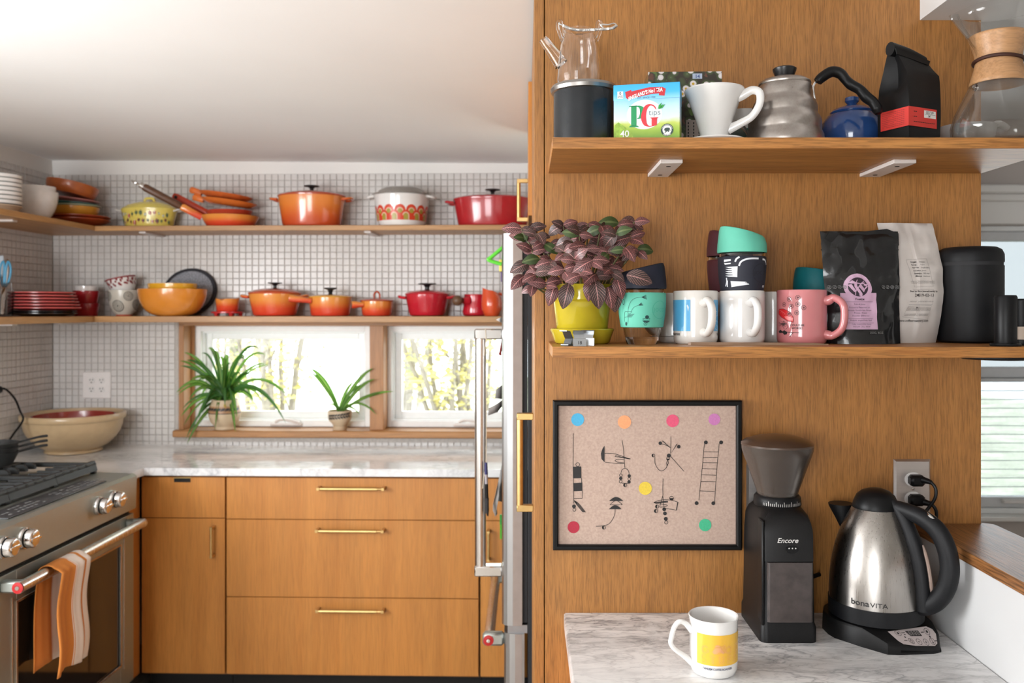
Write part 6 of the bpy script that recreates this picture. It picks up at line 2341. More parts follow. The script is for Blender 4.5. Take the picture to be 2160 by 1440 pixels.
nerve = leafmat('nerve_leaf', (.06, .018, .018), (.62, .27, .255))
nerve2 = leafmat('nerve_leaf_dark', (.028, .016, .012), (.42, .22, .205))
nerve3 = leafmat('nerve_leaf_green', (.045, .075, .02), (.13, .16, .06), kind='plain')
lmesh = []
for m_, cup in ((nerve, .18), (nerve2, -.1), (nerve3, .05)):
    g, uv = G(), []
    pts = [(s, 0, .10 * math.sin(s * PI) - .16 * s * s) for s in [k / 9 for k in range(10)]]
    ribbon(pts, .62, g, uv, prof=lambda s: (math.sin(PI * min(1, s ** .85 * .96 + .03))) ** .75, fold=cup, side=(0, 1, 0))
    g.uv = uv
    o = obj('leaf', g, m_, t, ang=180, fix=False)
    lmesh.append(o)
used = set()
lc = [0]


def put_leaf(c, d, up, s, k):
    d = d.normalized()
    y = up.cross(d)
    y = y.normalized() if y.length > 1e-4 else Vector((0, 1, 0))
    z = d.cross(y)
    Mx = Matrix(((d.x, y.x, z.x), (d.y, y.y, z.y), (d.z, y.z, z.z))).to_4x4()
    Mx = Matrix.Translation(c) @ Mx @ Matrix.Diagonal((s, s, s, 1))
    if k not in used:
        used.add(k)
        lmesh[k].matrix_basis = Mx
    else:
        link_copy(lmesh[k], t, Mx)


pw = lambda px, py, Y: P(px, py, Y) - (pp_ + Vector((0, 0, .0083)))
tipsN = [(1338, 468, 1.60), (1305, 470, 1.63), (1268, 476, 1.58), (1240, 472, 1.62), (1222, 490, 1.55), (1330, 500, 1.57), (1300, 492, 1.55), (1345, 525, 1.56), (1318, 522, 1.52), (1282, 530, 1.53), (1262, 512, 1.60), (1238, 520, 1.53), (1205, 505, 1.57), (1190, 530, 1.54),
         (1212, 545, 1.52), (1250, 548, 1.51), (1285, 560, 1.54), (1168, 520, 1.60), (1160, 552, 1.56), (1190, 568, 1.52), (1225, 575, 1.50), (1258, 578, 1.52), (1290, 570, 1.52), 
         (1138, 545, 1.57), (1122, 528, 1.60), (1110, 500, 1.62), (1132, 492, 1.60), (1100, 482, 1.63), (1118, 478, 1.65), (1115, 555, 1.58), (1130, 575, 1.55), (1108, 580, 1.60), (1148, 510, 1.60), (1125, 600, 1.56), (1152, 598, 1.55), (1186, 505, 1.62), (1225, 535, 1.60), (1275, 500, 1.63), (1300, 545, 1.6), (1200, 480, 1.62), (1188, 475, 1.6)]
stem = mat('olive_stem', (.10, .085, .03), .6, var=.2)
sg = G()
r2_ = random.Random(5)
for i, (px, py, Y) in enumerate(tipsN):
    c = pw(px, py, Y)
    base = Vector((max(-.045, min(.045, c.x * .45)), max(-.04, min(.04, (c.y) * .4)), .092))
    tube(spl([base, base.lerp(c, .5) + Vector((0, 0, -.012 if px < 1160 else .006)), c], 4), splr([.0024, .002, .0015], 4), 5, g=sg)
    yaw = r2_.uniform(0, PI)
    for pair in range(2):
        for s in (0, PI):
            a = yaw + pair * PI / 2 + s + r2_.uniform(-.3, .3)
            tilt = r2_.uniform(-.55, .35)
            d = Vector((math.cos(a), math.sin(a), tilt))
            d.y *= .45
            up = Vector((r2_.uniform(-.4, .4), -1.5 + r2_.uniform(-.3, .3), .5))
            k = 0 if r2_.random() < .62 else (1 if r2_.random() < .75 else 2)
            put_leaf(c + Vector((0, 0, -.004 * pair)), d, up, r2_.uniform(.026, .041) * (1 if pair == 0 else .8), k)
for (px, py, Y, dx, dz, s) in ((1200, 598, 1.525, -.25, -1, .046), (1255, 592, 1.52, .15, -1, .05), (1246, 588, 1.52, -.1, -1, .04), (1292, 600, 1.55, .1, -1, .05), (1300, 585, 1.53, .3, -1, .04), (1322, 580, 1.49, .9, -.25, .046), (1170, 600, 1.55, -.3, -1, .04), (1282, 605, 1.53, .2, -1, .04)):
    put_leaf(pw(px, py, Y), Vector((dx, -.15, dz)), Vector((0, -1, .25)), s, 1 if s > .043 else 0)
obj('stems', sg, stem, t, ang=60)

# bulldog clips
cs = steel('zinc_clip', (.52, .54, .56), .3, (40, 40, 40))
for i, (px, Y, rz, lab) in enumerate(((1222, 1.495, .06, 'small zinc clip stamped 18 at the shelf edge in front of the yellow saucer'), (1240, 1.52, -.15, 'plain zinc clip behind the stamped one in front of the yellow saucer'), (1199, 1.51, .9, 'dark clip lying with its lever up in front of the yellow saucer'))):
    t = thing('bulldog_clip', lab, 'clip', at(px, Y, MZ), rz, 'clips at the shelf edge')
    m_ = cs if i < 2 else mat('dark_zinc', (.16, .17, .18), .35, .9)
    if i < 2:
        obj('jaw', prism([(-.006, 0), (.006, 0), (.0045, .013), (-.0045, .013)], -.0115, .0115, 'x'), m_, t, ang=20)
        obj('lever', loft([[(-.008, .004, .011), (.008, .004, .011), (.008, .0055, .011), (-.008, .0055, .011)], [(-.010, .010, .022), (.010, .010, .022), (.010, .0115, .021), (-.010, .0115, .021)], [(-.011, .003, .027), (.011, .003, .027), (.011, .004, .0255), (-.011, .004, .0255)]]), m_, t, ang=20)
        if i == 0:
            obj('stamp', d_text('18', .008, 0, .003, -.0062, .0001).warp(lambda x, y, z: (x, y + (z) * .115, z)), M['ink'], t, ang=180)
    else:
        obj('jaw', box((-.012, -.009, 0), (.012, .009, .0035), .001), m_, t)
        obj('lever', prism([(-.004, .003), (.0, .003), (.004, .012), (-.006, .026), (-.016, .027), (-.016, .0255), (-.0075, .0245), (.001, .012)], -.008, .008), m_, t, ang=20)


# reusable glass cup with silicone sleeve and lid
def keep_cup(label, px, Y, z, lid, sleeve, slant=.25, rz=0.0, base=None):
    t = thing('travel_cup', label, 'cup', at(px, Y, z) if base is None else base, rz)
    o_ = [(0, 0), (.0275, 0), (.0290, .003), (.0315, .014), (.0345, .028), (.0395, .055), (.0415, .08), (.0415, .098), (.0400, .104)]
    i_ = [(r_ - .0022, z_) for r_, z_ in reversed(o_[2:])]
    obj('glass', lathe(o_ + i_[:-1] + [(.026, .014), (0, .013)], 48), M['glass'], t, ang=60)
    so_ = [(.0368, .031), (.0392, .032), (.0425, .055), (.0440, .075), (.0442, .093), (.0425, .0945)]
    obj('sleeve', lathe(so_ + [(r_ - .0022, z_) for r_, z_ in reversed(so_)][1:-1], 56), sleeve, t, ang=50)
    g = lathe([(.0425, .1015), (.0448, .102), (.0452, .106), (.0446, .118), (.0415, .136), (.0392, .1405), (.036, .1415), (0, .1405), (0, .134), (.036, .134), (.040, .118), (.040, .103)], 56)
    for i, (x, y, zz_) in enumerate(g.v):
        if zz_ > .12:
            g.v[i] = (x, y, zz_ + slant * x * (zz_ - .12) / .02)
    obj('lid', g, lid, t, ang=40)
    return t


slR = lambda z: .0392 + .0033 * max(0, (z - .032) / .023) if z < .055 else (.0425 + .0015 * (z - .055) / .02 if z < .075 else .0441)
navy = mat('navy_silicone', (.009, .011, .026), .6, var=.08, bump=.05)
mint = mat('mint_silicone', (.12, .50, .37), .6, var=.03, bump=.05)
maroon = mat('maroon_silicone', (.07, .012, .018), .6, var=.05)
teal = mat('teal_silicone', (.0, .13, .15), .6, var=.05)
navys = mat('navy_sleeve', (.018, .02, .033), .62, var=.08, bump=.05)
inkt = mat('dark_green_ink', (.01, .045, .045), .6)


def emboss(t, x0, z0, r_, m_):
    g = d_ring(x0, z0, r_ - .0008, r_, 36, 0)
    bend(g, slR, 0, .0006)
    obj('logo_ring', g, m_, t, ang=180)
    g = d_text('JOCO', .0095, x0, z0 - .003, 0, -.0001, sx=1.05, space=1.1)
    obj('logo_text', bend(g, slR, 0, .0006), m_, t, ang=180)


t = keep_cup('glass travel cup with mint sleeve and navy lid behind the nerve plant leaves', 1354, 1.575, MZ, navy, mint, .22)
mps = 1.575 / F / 8.23
cq = lambda x, y: ((x - 525) * mps * 1.04, .0945 - (y - 470) * mps)
g = G()
lw2 = .00055


def cln(pts, n=5, w=lw2):
    d_line([(v.x, v.z) for v in spl([Vector((cq(*p)[0], 0, cq(*p)[1])) for p in pts], n)], w, 0, g)


cln([(235, 800), (245, 720), (290, 620), (370, 565), (465, 552)])
cln([(290, 800), (320, 745), (360, 710), (415, 690)])
for a, b, c_ in (((465, 552), (540, 512), (552, 590)), ((415, 690), (465, 640), (492, 690))):
    for k in range(7):
        f = k / 6
        d_line([cq(*a), cq(b[0] + (c_[0] - b[0]) * f, b[1] + (c_[1] - b[1]) * f)], .0005, -.0001, g)
cln([(155, 965), (165, 805), (240, 795), (300, 795), (270, 830), (230, 820), (240, 790)])
cln([(230, 1000), (235, 890), (165, 893)])
for k in range(5):
    d_line([cq(225, 850 + k * 9), cq(352 - k * 12, 835 + k * 13)], .0006, -.0001, g)
x, z = cq(140, 628)
d_ring(x, z, .0022, .0028, 16, 0, g, e=2.0)
x, z = cq(195, 1003)
d_disc(x, z, .0022, 12, 0, g, rz=.0036)
x, z = cq(557, 887)
d_disc(x, z, .0034, 16, -.0001, g)
cln([(487, 915), (510, 940), (545, 945), (590, 935), (607, 912)])
cln([(487, 915), (545, 908), (607, 912)])
d_poly([cq(480, 945), cq(540, 952), cq(605, 948), cq(590, 968), (cq(560, 985)), cq(515, 978)], -.0001, g)
x, z = cq(533, 1000)
d_ring(x, z, .0026, .0032, 16, 0, g)
d_disc(x, z, .0008, 8, 0, g)
obj('line_print', bend(g, slR, 0, .0005), inkt, t, ang=180)
emboss(t, cq(765, 770)[0] * 1.12, cq(765, 765)[1], .0165, mat('mint_relief', (.05, .42, .29), .6))


# mugs
def mug(label, px, Y, z, R, h, ang, m_, hr=.031, hz=(.80, .22), group=None, hw=.0062, flare=.0, base=None):
    t = thing('mug', label, 'mug', at(px, Y, z) if base is None else base, 0, group)
    obj('cup', lathe([(0, .0015), (R * .78, .0015), (R * .80, 0), (R * .86, 0), (R * .95, .003), (R * .995, .009), (R, .016), (R, h * .8), (R + flare, h - .002), (R + flare - .0012, h), (R + flare - .0032, h - .001), (R - .0035, h * .8), (R - .0035, .014), (R * .8, .006), (0, .005)], 64), m_, t, ang=50)
    ca, sa = math.cos(ang), math.sin(ang)
    pts = [(R - .005, h * hz[0] - .003), (R + .004, h * hz[0] - .002), (R + hr * .45, h * hz[0] + .002), (R + hr * .92, h * (hz[0] - .1)), (R + hr, h * (hz[0] + hz[1]) / 2), (R + hr * .85, h * (hz[1] + .12)), (R + hr * .4, h * hz[1]), (R + .004, h * hz[1]), (R - .005, h * hz[1] + .001)]
    obj('handle', tube(spl([(r_ * ca, r_ * sa, z_) for r_, z_ in pts], 5), splr([hw * 1.45, hw * 1.35, hw, hw, hw, hw, hw, hw * 1.3, hw * 1.4], 5), 14, 1.15), m_, t)
    return t


YM = 1.588
t = mug('white mug with two sky-blue panels, handle facing out', 1467, YM, MZ, .0407, .0985, -PI / 2 + .22, M['cream'], flare=.0005)
skyb = mat('sky_blue_print', (.10, .40, .70), .25, coat=.4)
g = d_rect(-.071, .0245, -.017, .0815, 20, 1)
obj('blue_panel', bend(g, lambda z: .0407, 0, .0004), skyb, t, ang=180)
g = d_rect(.0295, .0245, .083, .0815, 20, 1)
obj('blue_panel', bend(g, lambda z: .0407, 0, .0004), skyb, t, ang=180)
g = G()
for ch, z_ in (('G', .052), ('S', .035)):
    gg_ = d_text(ch, .016, 0, 0, 0)
    for a in range(-1, 2):
        pass
    d_ring(.039, z_ + .004, .0040, .0045, 20, 0, g, .6 if ch == 'G' else .2, 5.8 if ch == 'G' else 3.6)
    if ch == 'G':
        d_line([(.0395, z_ + .004), (.0435, z_ + .004), (.0435, z_ + .001)], .0005, 0, g)
    else:
        d_ring(.039, z_ - .0045, .0040, .0045, 20, 0, g, -PI * .95, PI / 2)
crow = [(-.024, .071), (-.022, .073), (-.0195, .068), (-.021, .060), (-.0225, .066)]
d_poly(crow, 0, g)
obj('pale_letters', bend(g, lambda z: .0407, 0, .0008), mat('pale_blue_print', (.55, .66, .74), .4), t, ang=180)
g = d_text('COFFEE ROASTERS', .0055, -.0385, .0165, 0, .0002, align='RIGHT')
d_text('TANDEM', .0055, .0405, .0165, 0, .0002, align='LEFT', g=g)
obj('lettering', bend(g, lambda z: .0405, 0, .0005), M['ink'], t, ang=180, kind='stuff')

tb = mug('plain white mug, handle facing out, beside the blue-panelled one', 1565, YM, MZ, .0412, .0985, -PI / 2 + .15, M['white'])
t = keep_cup('glass travel cup with navy patterned sleeve and mint lid standing in the plain white mug', 1567, YM, MZ, mint, navys, -.26, base=at(1565, YM, MZ + .0985 - .0315))
mps = YM / F / 4.235
cq = lambda x, y: ((x - 365) * mps * 1.03, .0945 - (y - 425) * mps)
g = G()


def wline(pts, w, n=4):
    d_line([(v.x, v.z) for v in spl([Vector((cq(*p)[0], 0, cq(*p)[1])) for p in pts], n)], w, 0, g)


W1 = .0032
wline([(290, 515), (305, 480), (345, 458), (400, 450), (462, 450)], W1)
wline([(258, 478), (270, 452), (295, 436)], W1)
wline([(510, 455), (545, 458), (572, 478), (582, 500)], W1)
for pl in ([(150, 455), (220, 453), (220, 468), (150, 478)], [(150, 486), (220, 484), (220, 496), (160, 500)], [(220, 645), (352, 652), (300, 665), (380, 676), (230, 698)]):
    d_poly([cq(*p_) for p_ in pl], 0, g)
for k in range(5):
    y_ = 520 + k * 19
    d_poly([cq(165, y_), cq(278, y_ - 2), cq(278, y_ + 16), cq(200, y_ + 10)], 0, g)
d_poly([cq(225, 520), cq(280, 518), cq(276, 608), cq(240, 606)], -.0001, g)
wline([(178, 615), (182, 650), (170, 690)], .0025)
wline([(190, 640), (190, 695)], .0022)
for k in range(3):
    d_line([cq(525 + k * 12, 700), cq(530 + k * 12, 680)], .0016, 0, g)
obj('white_print', bend(g, slR, 0, .0005), mat('offwhite_print', (.72, .74, .78), .6), t, ang=180, kind='stuff')
emboss(t, cq(475, 578)[0] * 1.1, cq(475, 575)[1], .0168, mat('navy_relief', (.006, .007, .012), .6))

# back row: mugs with cups standing in them
YB = 1.670
m1 = mug('white mug in the back row behind the mint-sleeved travel cup', 1424, 1.672, MZ, .0405, .096, PI + .5, M['cream'])
g = d_rect(-.05, .012, .02, .0128, 20, 1)
obj('thin_line', bend(g, lambda z: .0405, 0, .0004), M['ink'], m1, ang=180)
m2 = mug('cream mug in the back row with the maroon-lidded cup standing in it', 1540, 1.674, MZ, .0405, .0975, PI - .1, M['cream'], hr=.02)
keep_cup('glass travel cup with maroon sleeve and lid mostly hidden behind the mint-lidded cup', 1545, 1.674, MZ, maroon, maroon, -.3, base=at(1540, 1.674, MZ + .0975 - .0315))
m3 = mug('grey-white mug in the back row between the plain white and the pink mug', 1632, 1.674, MZ, .036, .0985, PI / 2 + .8, M['cream'], hr=.01)
keep_cup('glass travel cup with a teal lid in the back row behind the pink mug', 1698, 1.672, MZ, teal, navys, -.15, base=at(1723, 1.674, MZ))
bpos = at(1748, 1.632, MZ)
t = thing('travel_cup', 'dark-lidded travel cup squeezed between teal-lidded cup and black pouch', 'cup', at(1808, 1.685, MZ))
obj('sleeve', lathe([(0, 0), (.022, 0), (.026, .03), (.028, .09), (.026, .1), (0, .1)], 40), navys, t)
obj('lid', lathe([(.027, .1), (.0285, .102), (.0285, .112), (.026, .134), (.02, .137), (0, .137)], 40), M['rubber'], t)

pk = mat('pink_glaze', (.60, .21, .22), .13, var=.03, coat=.6)
t = mug('pink mug with a red figure and circles, handle to the right', 1691, YM, MZ, .0452, .1, -.62, pk, hr=.032, hz=(.83, .17), hw=.0068)
RP = .0452
mps = YM / F / 10.67


def pq(x, y):
    sx_ = max(-.985, min(.985, ((x - 757) * mps) / RP))
    return (RP * math.asin(sx_), .1 - (y - 122) * mps)


gk, grd, gr2 = G(), G(), G()
for x, y in ((360, 330), (515, 298), (283, 450), (395, 488), (513, 442), (630, 518), (495, 632), (358, 655)):
    X, Z = pq(x, y)
    d_ring(X, Z, .0036, .0043, 20, -.0003, gk)
    d_ring(X, Z, .0012, .0019, 12, -.0003, gk)
    d_disc(X, Z, .0008, 8, -.0003, gk)
body = [(205, 600), (225, 548), (270, 545), (325, 575), (355, 610), (385, 650), (430, 720), (440, 780), (432, 845), (390, 825), (340, 820), (295, 775), (250, 735), (205, 660)]
d_poly([pq(*p_) for p_ in body], 0, grd)
d_line([pq(*p_) for p_ in body + body[:1]], .0007, -.0002, gk)
d_poly([pq(*p_) for p_ in ((285, 715), (330, 705), (430, 745), (425, 805), (380, 800), (310, 770))], -.0001, gr2)
for k in range(4):
    d_line([pq(225 + k * 18, 575 + k * 26), pq(262 + k * 18, 600 + k * 20), pq(235 + k * 22, 640 + k * 22)], .0005, -.0002, gr2)
for k in range(14):
    a = k * 2.4
    d_line([pq(270, 880), pq(270 + 60 * math.cos(a), 880 + 75 * math.sin(a))], .0006, -.0002, gk)
X, Z = pq(300, 930)
d_ring(X, Z, .0048, .0054, 20, -.0002, gk)
d_ring(X - .0045, Z + .005, .0036, .0042, 16, -.0002, gk)
d_poly([pq(*p_) for p_ in ((205, 1050), (235, 1010), (262, 1045), (285, 1015), (330, 1055), (325, 1105), (285, 1120), (262, 1075), (225, 1085))], -.0002, gk)
d_line([pq(330, 1058), pq(540, 1068)], .0008, -.0002, gk)
d_line([pq(430, 1072), pq(368, 1165)], .0008, -.0002, gk)
X, Z = pq(490, 925)
d_text('COULD BE', .0052, X + .001, Z, -.0002, .0001, g=gk)
X, Z = pq(490, 990)
d_text('WORSE!', .0052, X + .001, Z, -.0002, .0001, g=gk)
for nm, g_, m_ in (('red_figure', grd, mat('mug_red_print', (.55, .015, .02), .3)), ('pink_print', gr2, mat('mug_coral_print', (.75, .18, .18), .3)), ('line_print', gk, M['ink'])):
    obj(nm, bend(g_, lambda z: RP, 0, .0004), m_, t, ang=180)

a, b = P(1449, 722, 1.538), P(1743, 722, 1.538)
t = thing('wooden_stick', 'long thin wooden stirring stick lying in front of the mugs', 'stick', (a.x, 1.528, MZ + .0001))
L = b.x - a.x
obj('stick', loft([[(x, -w_, 0), (x, w_, 0), (x, w_, h_), (x, -w_, h_)] for x, w_, h_ in ((0, .002, .004), (.004, .006, .0052), (L * .5, .0075, .0048), (L * .9, .005, .0038), (L, .001, .002))]), wood('pale_stick', (.40, .26, .17), (.28, .17, .10), 'x', pore=.3), t)


# stand-up pouch
t_face = {}
def pouch(name, label, cat, loc, rz, W0, W1, H, D, m_, seed, lean=0.0, bulge=None, top=.003, nx=18, nz=22, amp=.003, curve=None):
    """Bag with a gusseted foot closing to a flat top seam; local -y is its front."""
    t = thing(name, label, cat, loc, rz)
    rings = []
    for j in range(nz + 1):
        s = j / nz
        z = H * s
        w_ = W0 + (W1 - W0) * s
        dd_ = D * (1 - s) ** .8 * (0.92 if j else .9) + top
        if bulge:
            dd_ = max(top, bulge(s))
        r_ = []
        M_ = nx
        for k in range(M_ + 1):
            u = k / M_ * 2 - 1
            r_.append((u * w_ / 2, -dd_ / 2 * (1 - abs(u) ** 2.6), z))
        for k in range(M_ - 1, 0, -1):
            u = k / M_ * 2 - 1
            r_.append((u * w_ / 2, dd_ / 2 * (1 - abs(u) ** 2.6), z))
        rings.append(r_)
    g = loft(rings)
    for i, (x, y, z) in enumerate(g.v):
        s = z / H
        n_ = noise.noise(Vector((x * 38 + seed, y * 8, z * 38))) * amp + noise.noise(Vector((x * 95 + seed, 5, z * 95))) * amp * .4
        y2 = y + n_ * min(1, s * 6) + lean * z
        if curve:
            y2 += curve(x, z)
        g.v[i] = (x, y2, z)
    obj('bag', g, m_, t, ang=55)

    def front_face(x, y, z, off=.0012):
        s = min(1, max(0, z / H))
        w_ = W0 + (W1 - W0) * s
        dd_ = D * (1 - s) ** .8 * .92 + top
        yy = -dd_ / 2 * (1 - min(1, abs(2 * x / w_)) ** 2.6)
        n_ = noise.noise(Vector((x * 38 + seed, yy * 8, z * 38))) * amp + noise.noise(Vector((x * 95 + seed, 5, z * 95))) * amp * .4
        return (x, yy + n_ * min(1, s * 6) + lean * z + (curve(x, z) if curve else 0) - off + y, z)
    t_face[t.name] = front_face
    return t


foil = mat('black_foil', (.008, .008, .009), .2, var=.15, vs=20, bump=.8, bs=42, coat=.3)
# black pouch
H1 = .213
bl0 = at(1824, 1.602, MZ)
t = pouch('coffee_pouch', 'glossy black stand-up coffee pouch with a pink keyhole-shaped label', 'pouch', bl0, .03, .136, .151, H1, .055, foil, 3, lean=.12, amp=.0042, nx=28, nz=34)
seal = G()
for z in (.186, .190):
    d_rect(-.072, z, .074, z + .0018, 10, 1, 0, seal)
fy = lambda x, z: -(.06 * (1 - min(1, z / H1)) ** .8 * .92 + .003) / 2 * (1 - abs(min(1, abs(x) / .07)) ** 2.6) + .12 * z - .0042


def onbag(g, off=0.0):
    return fine(g, .005).warp(lambda x, y, z: bface(x, y - off, z))


bface = t_face[t.name]
obj('zip_seam', box((-.0735, .0195, .176), (.0745, .0265, .1795), .001), foil, t)
obj('top_flap', prism([(-.073, .190), (-.060, .2095), (.0, .2115), (.052, .2175), (.0745, .209), (.0755, .186), (.0, .188)], .0215, .0275), foil, t)
g = d_rect(-.068, .0, .069, .1085, 20, 12)
ZL = lambda y: (1440 - 40 - y) / 8.47 * 1.563 / F * .995      # label drawing, photo crop row to height
XL = lambda x: (x - 690) / 8.47 * 1.563 / F
lq = lambda x, y: (XL(x), ZL(y))
pinkl = mat('lilac_label', (.62, .40, .55), .5, var=.03)
gl_ = G()
d_rect(*lq(195, 1135), *lq(838, 470), 8, 8, 0, gl_)
for i, (x, y, z) in enumerate(gl_.v):
    gl_.v[i] = (x + (z - ZL(1135)) * .045, y, z)
x, z = lq(545, 360)
cl = G()
n_ = 28
vs = [(x, -.0, z)]
d_disc(x, z, 246 / 8.47 * 1.563 / F, 32, -.0, gl_, rz=246 / 8.47 * 1.563 / F)
obj('label', onbag(gl_, .0006), pinkl, t, ang=180)
gi, gp_ = G(), G()
rl_ = 175 / 8.47 * 1.563 / F
x, z = lq(545, 358)
d_disc(x, z, rl_, 32, -.0006, gi)
for pl in ([(365, 320), (425, 305), (500, 430), (465, 455)], [(560, 360), (600, 310), (665, 405), (630, 460)], [(375, 290), (500, 300), (500, 270), (420, 250)], [(650, 300), (720, 310), (690, 350), (720, 350), (660, 410), (655, 395), (690, 345), (650, 330)]):
    d_poly([lq(*p_) for p_ in pl], -.0010, gp_)
for pts, w_ in (([(430, 240), (520, 285), (620, 300), (665, 280)], .0018), ([(500, 290), (500, 350), (545, 430), (575, 490), (560, 525)], .0052), ([(660, 250), (600, 300), (540, 370), (490, 440), (480, 510)], .0016), ([(540, 225), (515, 265), (500, 300)], .0013)):
    d_line([(v.x, v.z) for v in spl([Vector((lq(*p_)[0], 0, lq(*p_)[1])) for p_ in pts], 5)], w_, -.0012, gp_)
sz = 1.563 / F / 8.47
d_text('F', 58 * sz, *lq(485, 603), -.0006, .00012, g=gi)
d_text('AMEM', 44 * sz, *lq(568, 603), -.0006, .00012, g=gi, space=1.1)
for txt, y_, s_ in (('Yukro & Jimma', 690, 42), ('Produced by Mohammed Lalo', 748, 40), ('Arsosala, Guracho beka, Ethiopia', 800, 40), ('Process - Washed', 850, 40), ('December 2018 harvest', 900, 40), ('Rhubarb, tropical fruits, floral', 985, 42), ('Coffee roasted in Oslo, Norway', 1052, 34), ('05.02.2019   250 g   ABCB57', 1095, 34)):
    d_text(txt, s_ * sz, *lq(545, y_), -.0006, -.00003, .15, .78, g=gi)
for xa, xb, y_ in ((300, 795, 632), (275, 765, 940), (275, 770, 1018)):
    d_line([lq(xa, y_), lq(xb, y_)], .0004, -.0006, gi)
obj('label_print', onbag(gi, .0007), mat('purple_black_ink', (.035, .022, .035), .6), t, ang=180)
obj('logo_strokes', onbag(gp_, .0007), pinkl, t, ang=180)
ge = G()
for x_ in (-.065, -.056, -.047, -.038, .035, .044, .053, .062, .068):
    z_ = ZL(360)
    d_ring(x_, z_, .0028, .0036, 16, 0, ge)
    d_line([(x_ - .002, z_ - .0015), (x_ + .002, z_ + .0018)], .0009, 0, ge)
    d_line([(x_ + .002, z_ - .0022), (x_ - .0012, z_ + .001)], .0009, 0, ge)
d_text('250G, 8OZ', .0055, .012, .019, 0, g=ge)
obj('silver_print', onbag(ge, .0008), mat('silver_ink', (.20, .20, .20), .45, .3), t, ang=180)

# white bag leaning between the pouch and the black canister
H2 = .232
wl0 = at(1919, 1.648, MZ)
wb_ = mat('white_paper_foil', (.66, .61, .575), .5, var=.03, vs=12, bump=.25, bs=28)
curve2 = lambda x, z: -.022 * math.sin(PI * min(1, z / H2)) * (1 if x > 0 else .6) + .012 * (x / .05)
t = pouch('coffee_pouch', 'white coffee bag with tiny printed text leaning beside the black pouch', 'pouch', wl0, -.12, .104, .110, H2, .03, wb_, 9, lean=.05, amp=.004, curve=curve2, nx=26, nz=36)
bag2 = t.children[0]
wface = t_face[t.name]
for v in bag2.data.vertices:
    s = v.co.z / H2
    v.co.x += .010 * math.sin(PI * s) - .006 * s
gi = G()
wq = lambda x, y: ((x - 330) / 5.236 * 1.6 / F, (1400 - y) / 5.236 * 1.6 / F)
for y_, lns in ((495, 2), (527, 2), (560, 2), (593, 2), (625, 2), (657, 2)):
    x0 = 285 + (y_ - 495) * .2
    z0_ = wq(x0, y_)[1]
    d_text(('Origin', 'Farm', 'Farmer', 'Location', 'Elevation', 'Varietal')[(y_ - 495) // 32], .0040, wq(x0, y_)[0], z0_, 0, .0001, sx=.85, align='LEFT', g=gi)
    d_text(('Ethiopia', 'Yukro', 'Smallholders', 'Jimma', '1900 masl', 'Heirloom')[(y_ - 495) // 32], .0040, wq(x0 + 82, y_)[0], z0_, 0, 0, sx=.85, align='LEFT', g=gi)
d_text('Best before (stored inside) by', .0050, *wq(405, 828), 0, .00012, sx=.85, g=gi)
d_text('2019-02-13', .0078, *wq(410, 878), 0, .0001, .0, 1.0, g=gi)
d_text('www.coffeeroastery.com', .0062, *wq(305, 1160), 0, .00012, sx=.9, g=gi)
for y_ in (712, 730, 938, 1010, 1024, 1038, 1080, 1094):
    d_text('roasted and packed by hand in small lots', .0036, *wq(395 - max(0, y_ - 900) * .35, y_), 0, -.00004, sx=.75, g=gi)
for pl in ([(240, 462), (462, 450), (505, 765), (300, 770), (240, 462)], [(285, 800), (510, 795), (500, 965), (240, 965)], [(240, 985), (490, 980), (460, 1140), (180, 1105), (240, 985)]):
    d_line([wq(*p_) for p_ in pl], .00035, 0, gi)


def onwhite(x, y, z):
    s = z / H2
    p_ = wface(x, 0, z)
    return (x + .010 * math.sin(PI * s) - .006 * s, p_[1], z)


obj('fine_print', fine(gi, .006).warp(onwhite), mat('grey_ink', (.10, .09, .085), .6), t, ang=180)

# black vacuum canister
t = thing('vacuum_canister', 'large matte black lidded canister near the right end of the lower shelf', 'canister', at(2046, 1.655, MZ))
R = .059
obj('body', lathe([(0, 0), (R - .008, 0), (R - .002, .004), (R, .012), (R, .148), (0, .148)], 64), M['blackm'], t)
obj('seal_ring', lathe([(R - .0015, .1475), (R - .0015, .1555), (0, .1555)], 64), M['rubber'], t)
obj('lid', lathe([(R, .1545), (R + .0004, .158), (R, .170), (R - .004, .179), (R - .012, .1835), (R - .022, .1845), (0, .1845)], 64), M['blackm'], t)
# small black parts at the shelf end
t = thing('press_plunger', 'slim black plastic press cylinder on a flange at the shelf end', 'press', at(2121, 1.487, MZ))
obj('tube', lathe([(0, .004), (.0175, .004), (.0180, .006), (.0185, .085), (.0165, .0885), (0, .089)], 40), M['black'], t)
obj('flange', lathe([(0, 0), (.024, 0), (.025, .002), (.024, .005), (0, .006)], 6 * 6), M['black'], t)
t = thing('filter_tub', 'beige tub with a black cap on a black base at the far right shelf end', 'tub', at(2152, 1.532, MZ))
obj('base', lathe([(0, 0), (.029, 0), (.030, .003), (.029, .010), (0, .011)], 40), M['black'], t)
obj('tub', lathe([(0, .0105), (.026, .0105), (.0265, .034), (0, .034)], 40), mat('beige_plastic', (.56, .44, .35), .5), t)
obj('cap', lathe([(0, .0335), (.0275, .0335), (.028, .036), (.0275, .080), (.025, .083), (0, .083)], 40), M['black'], t)

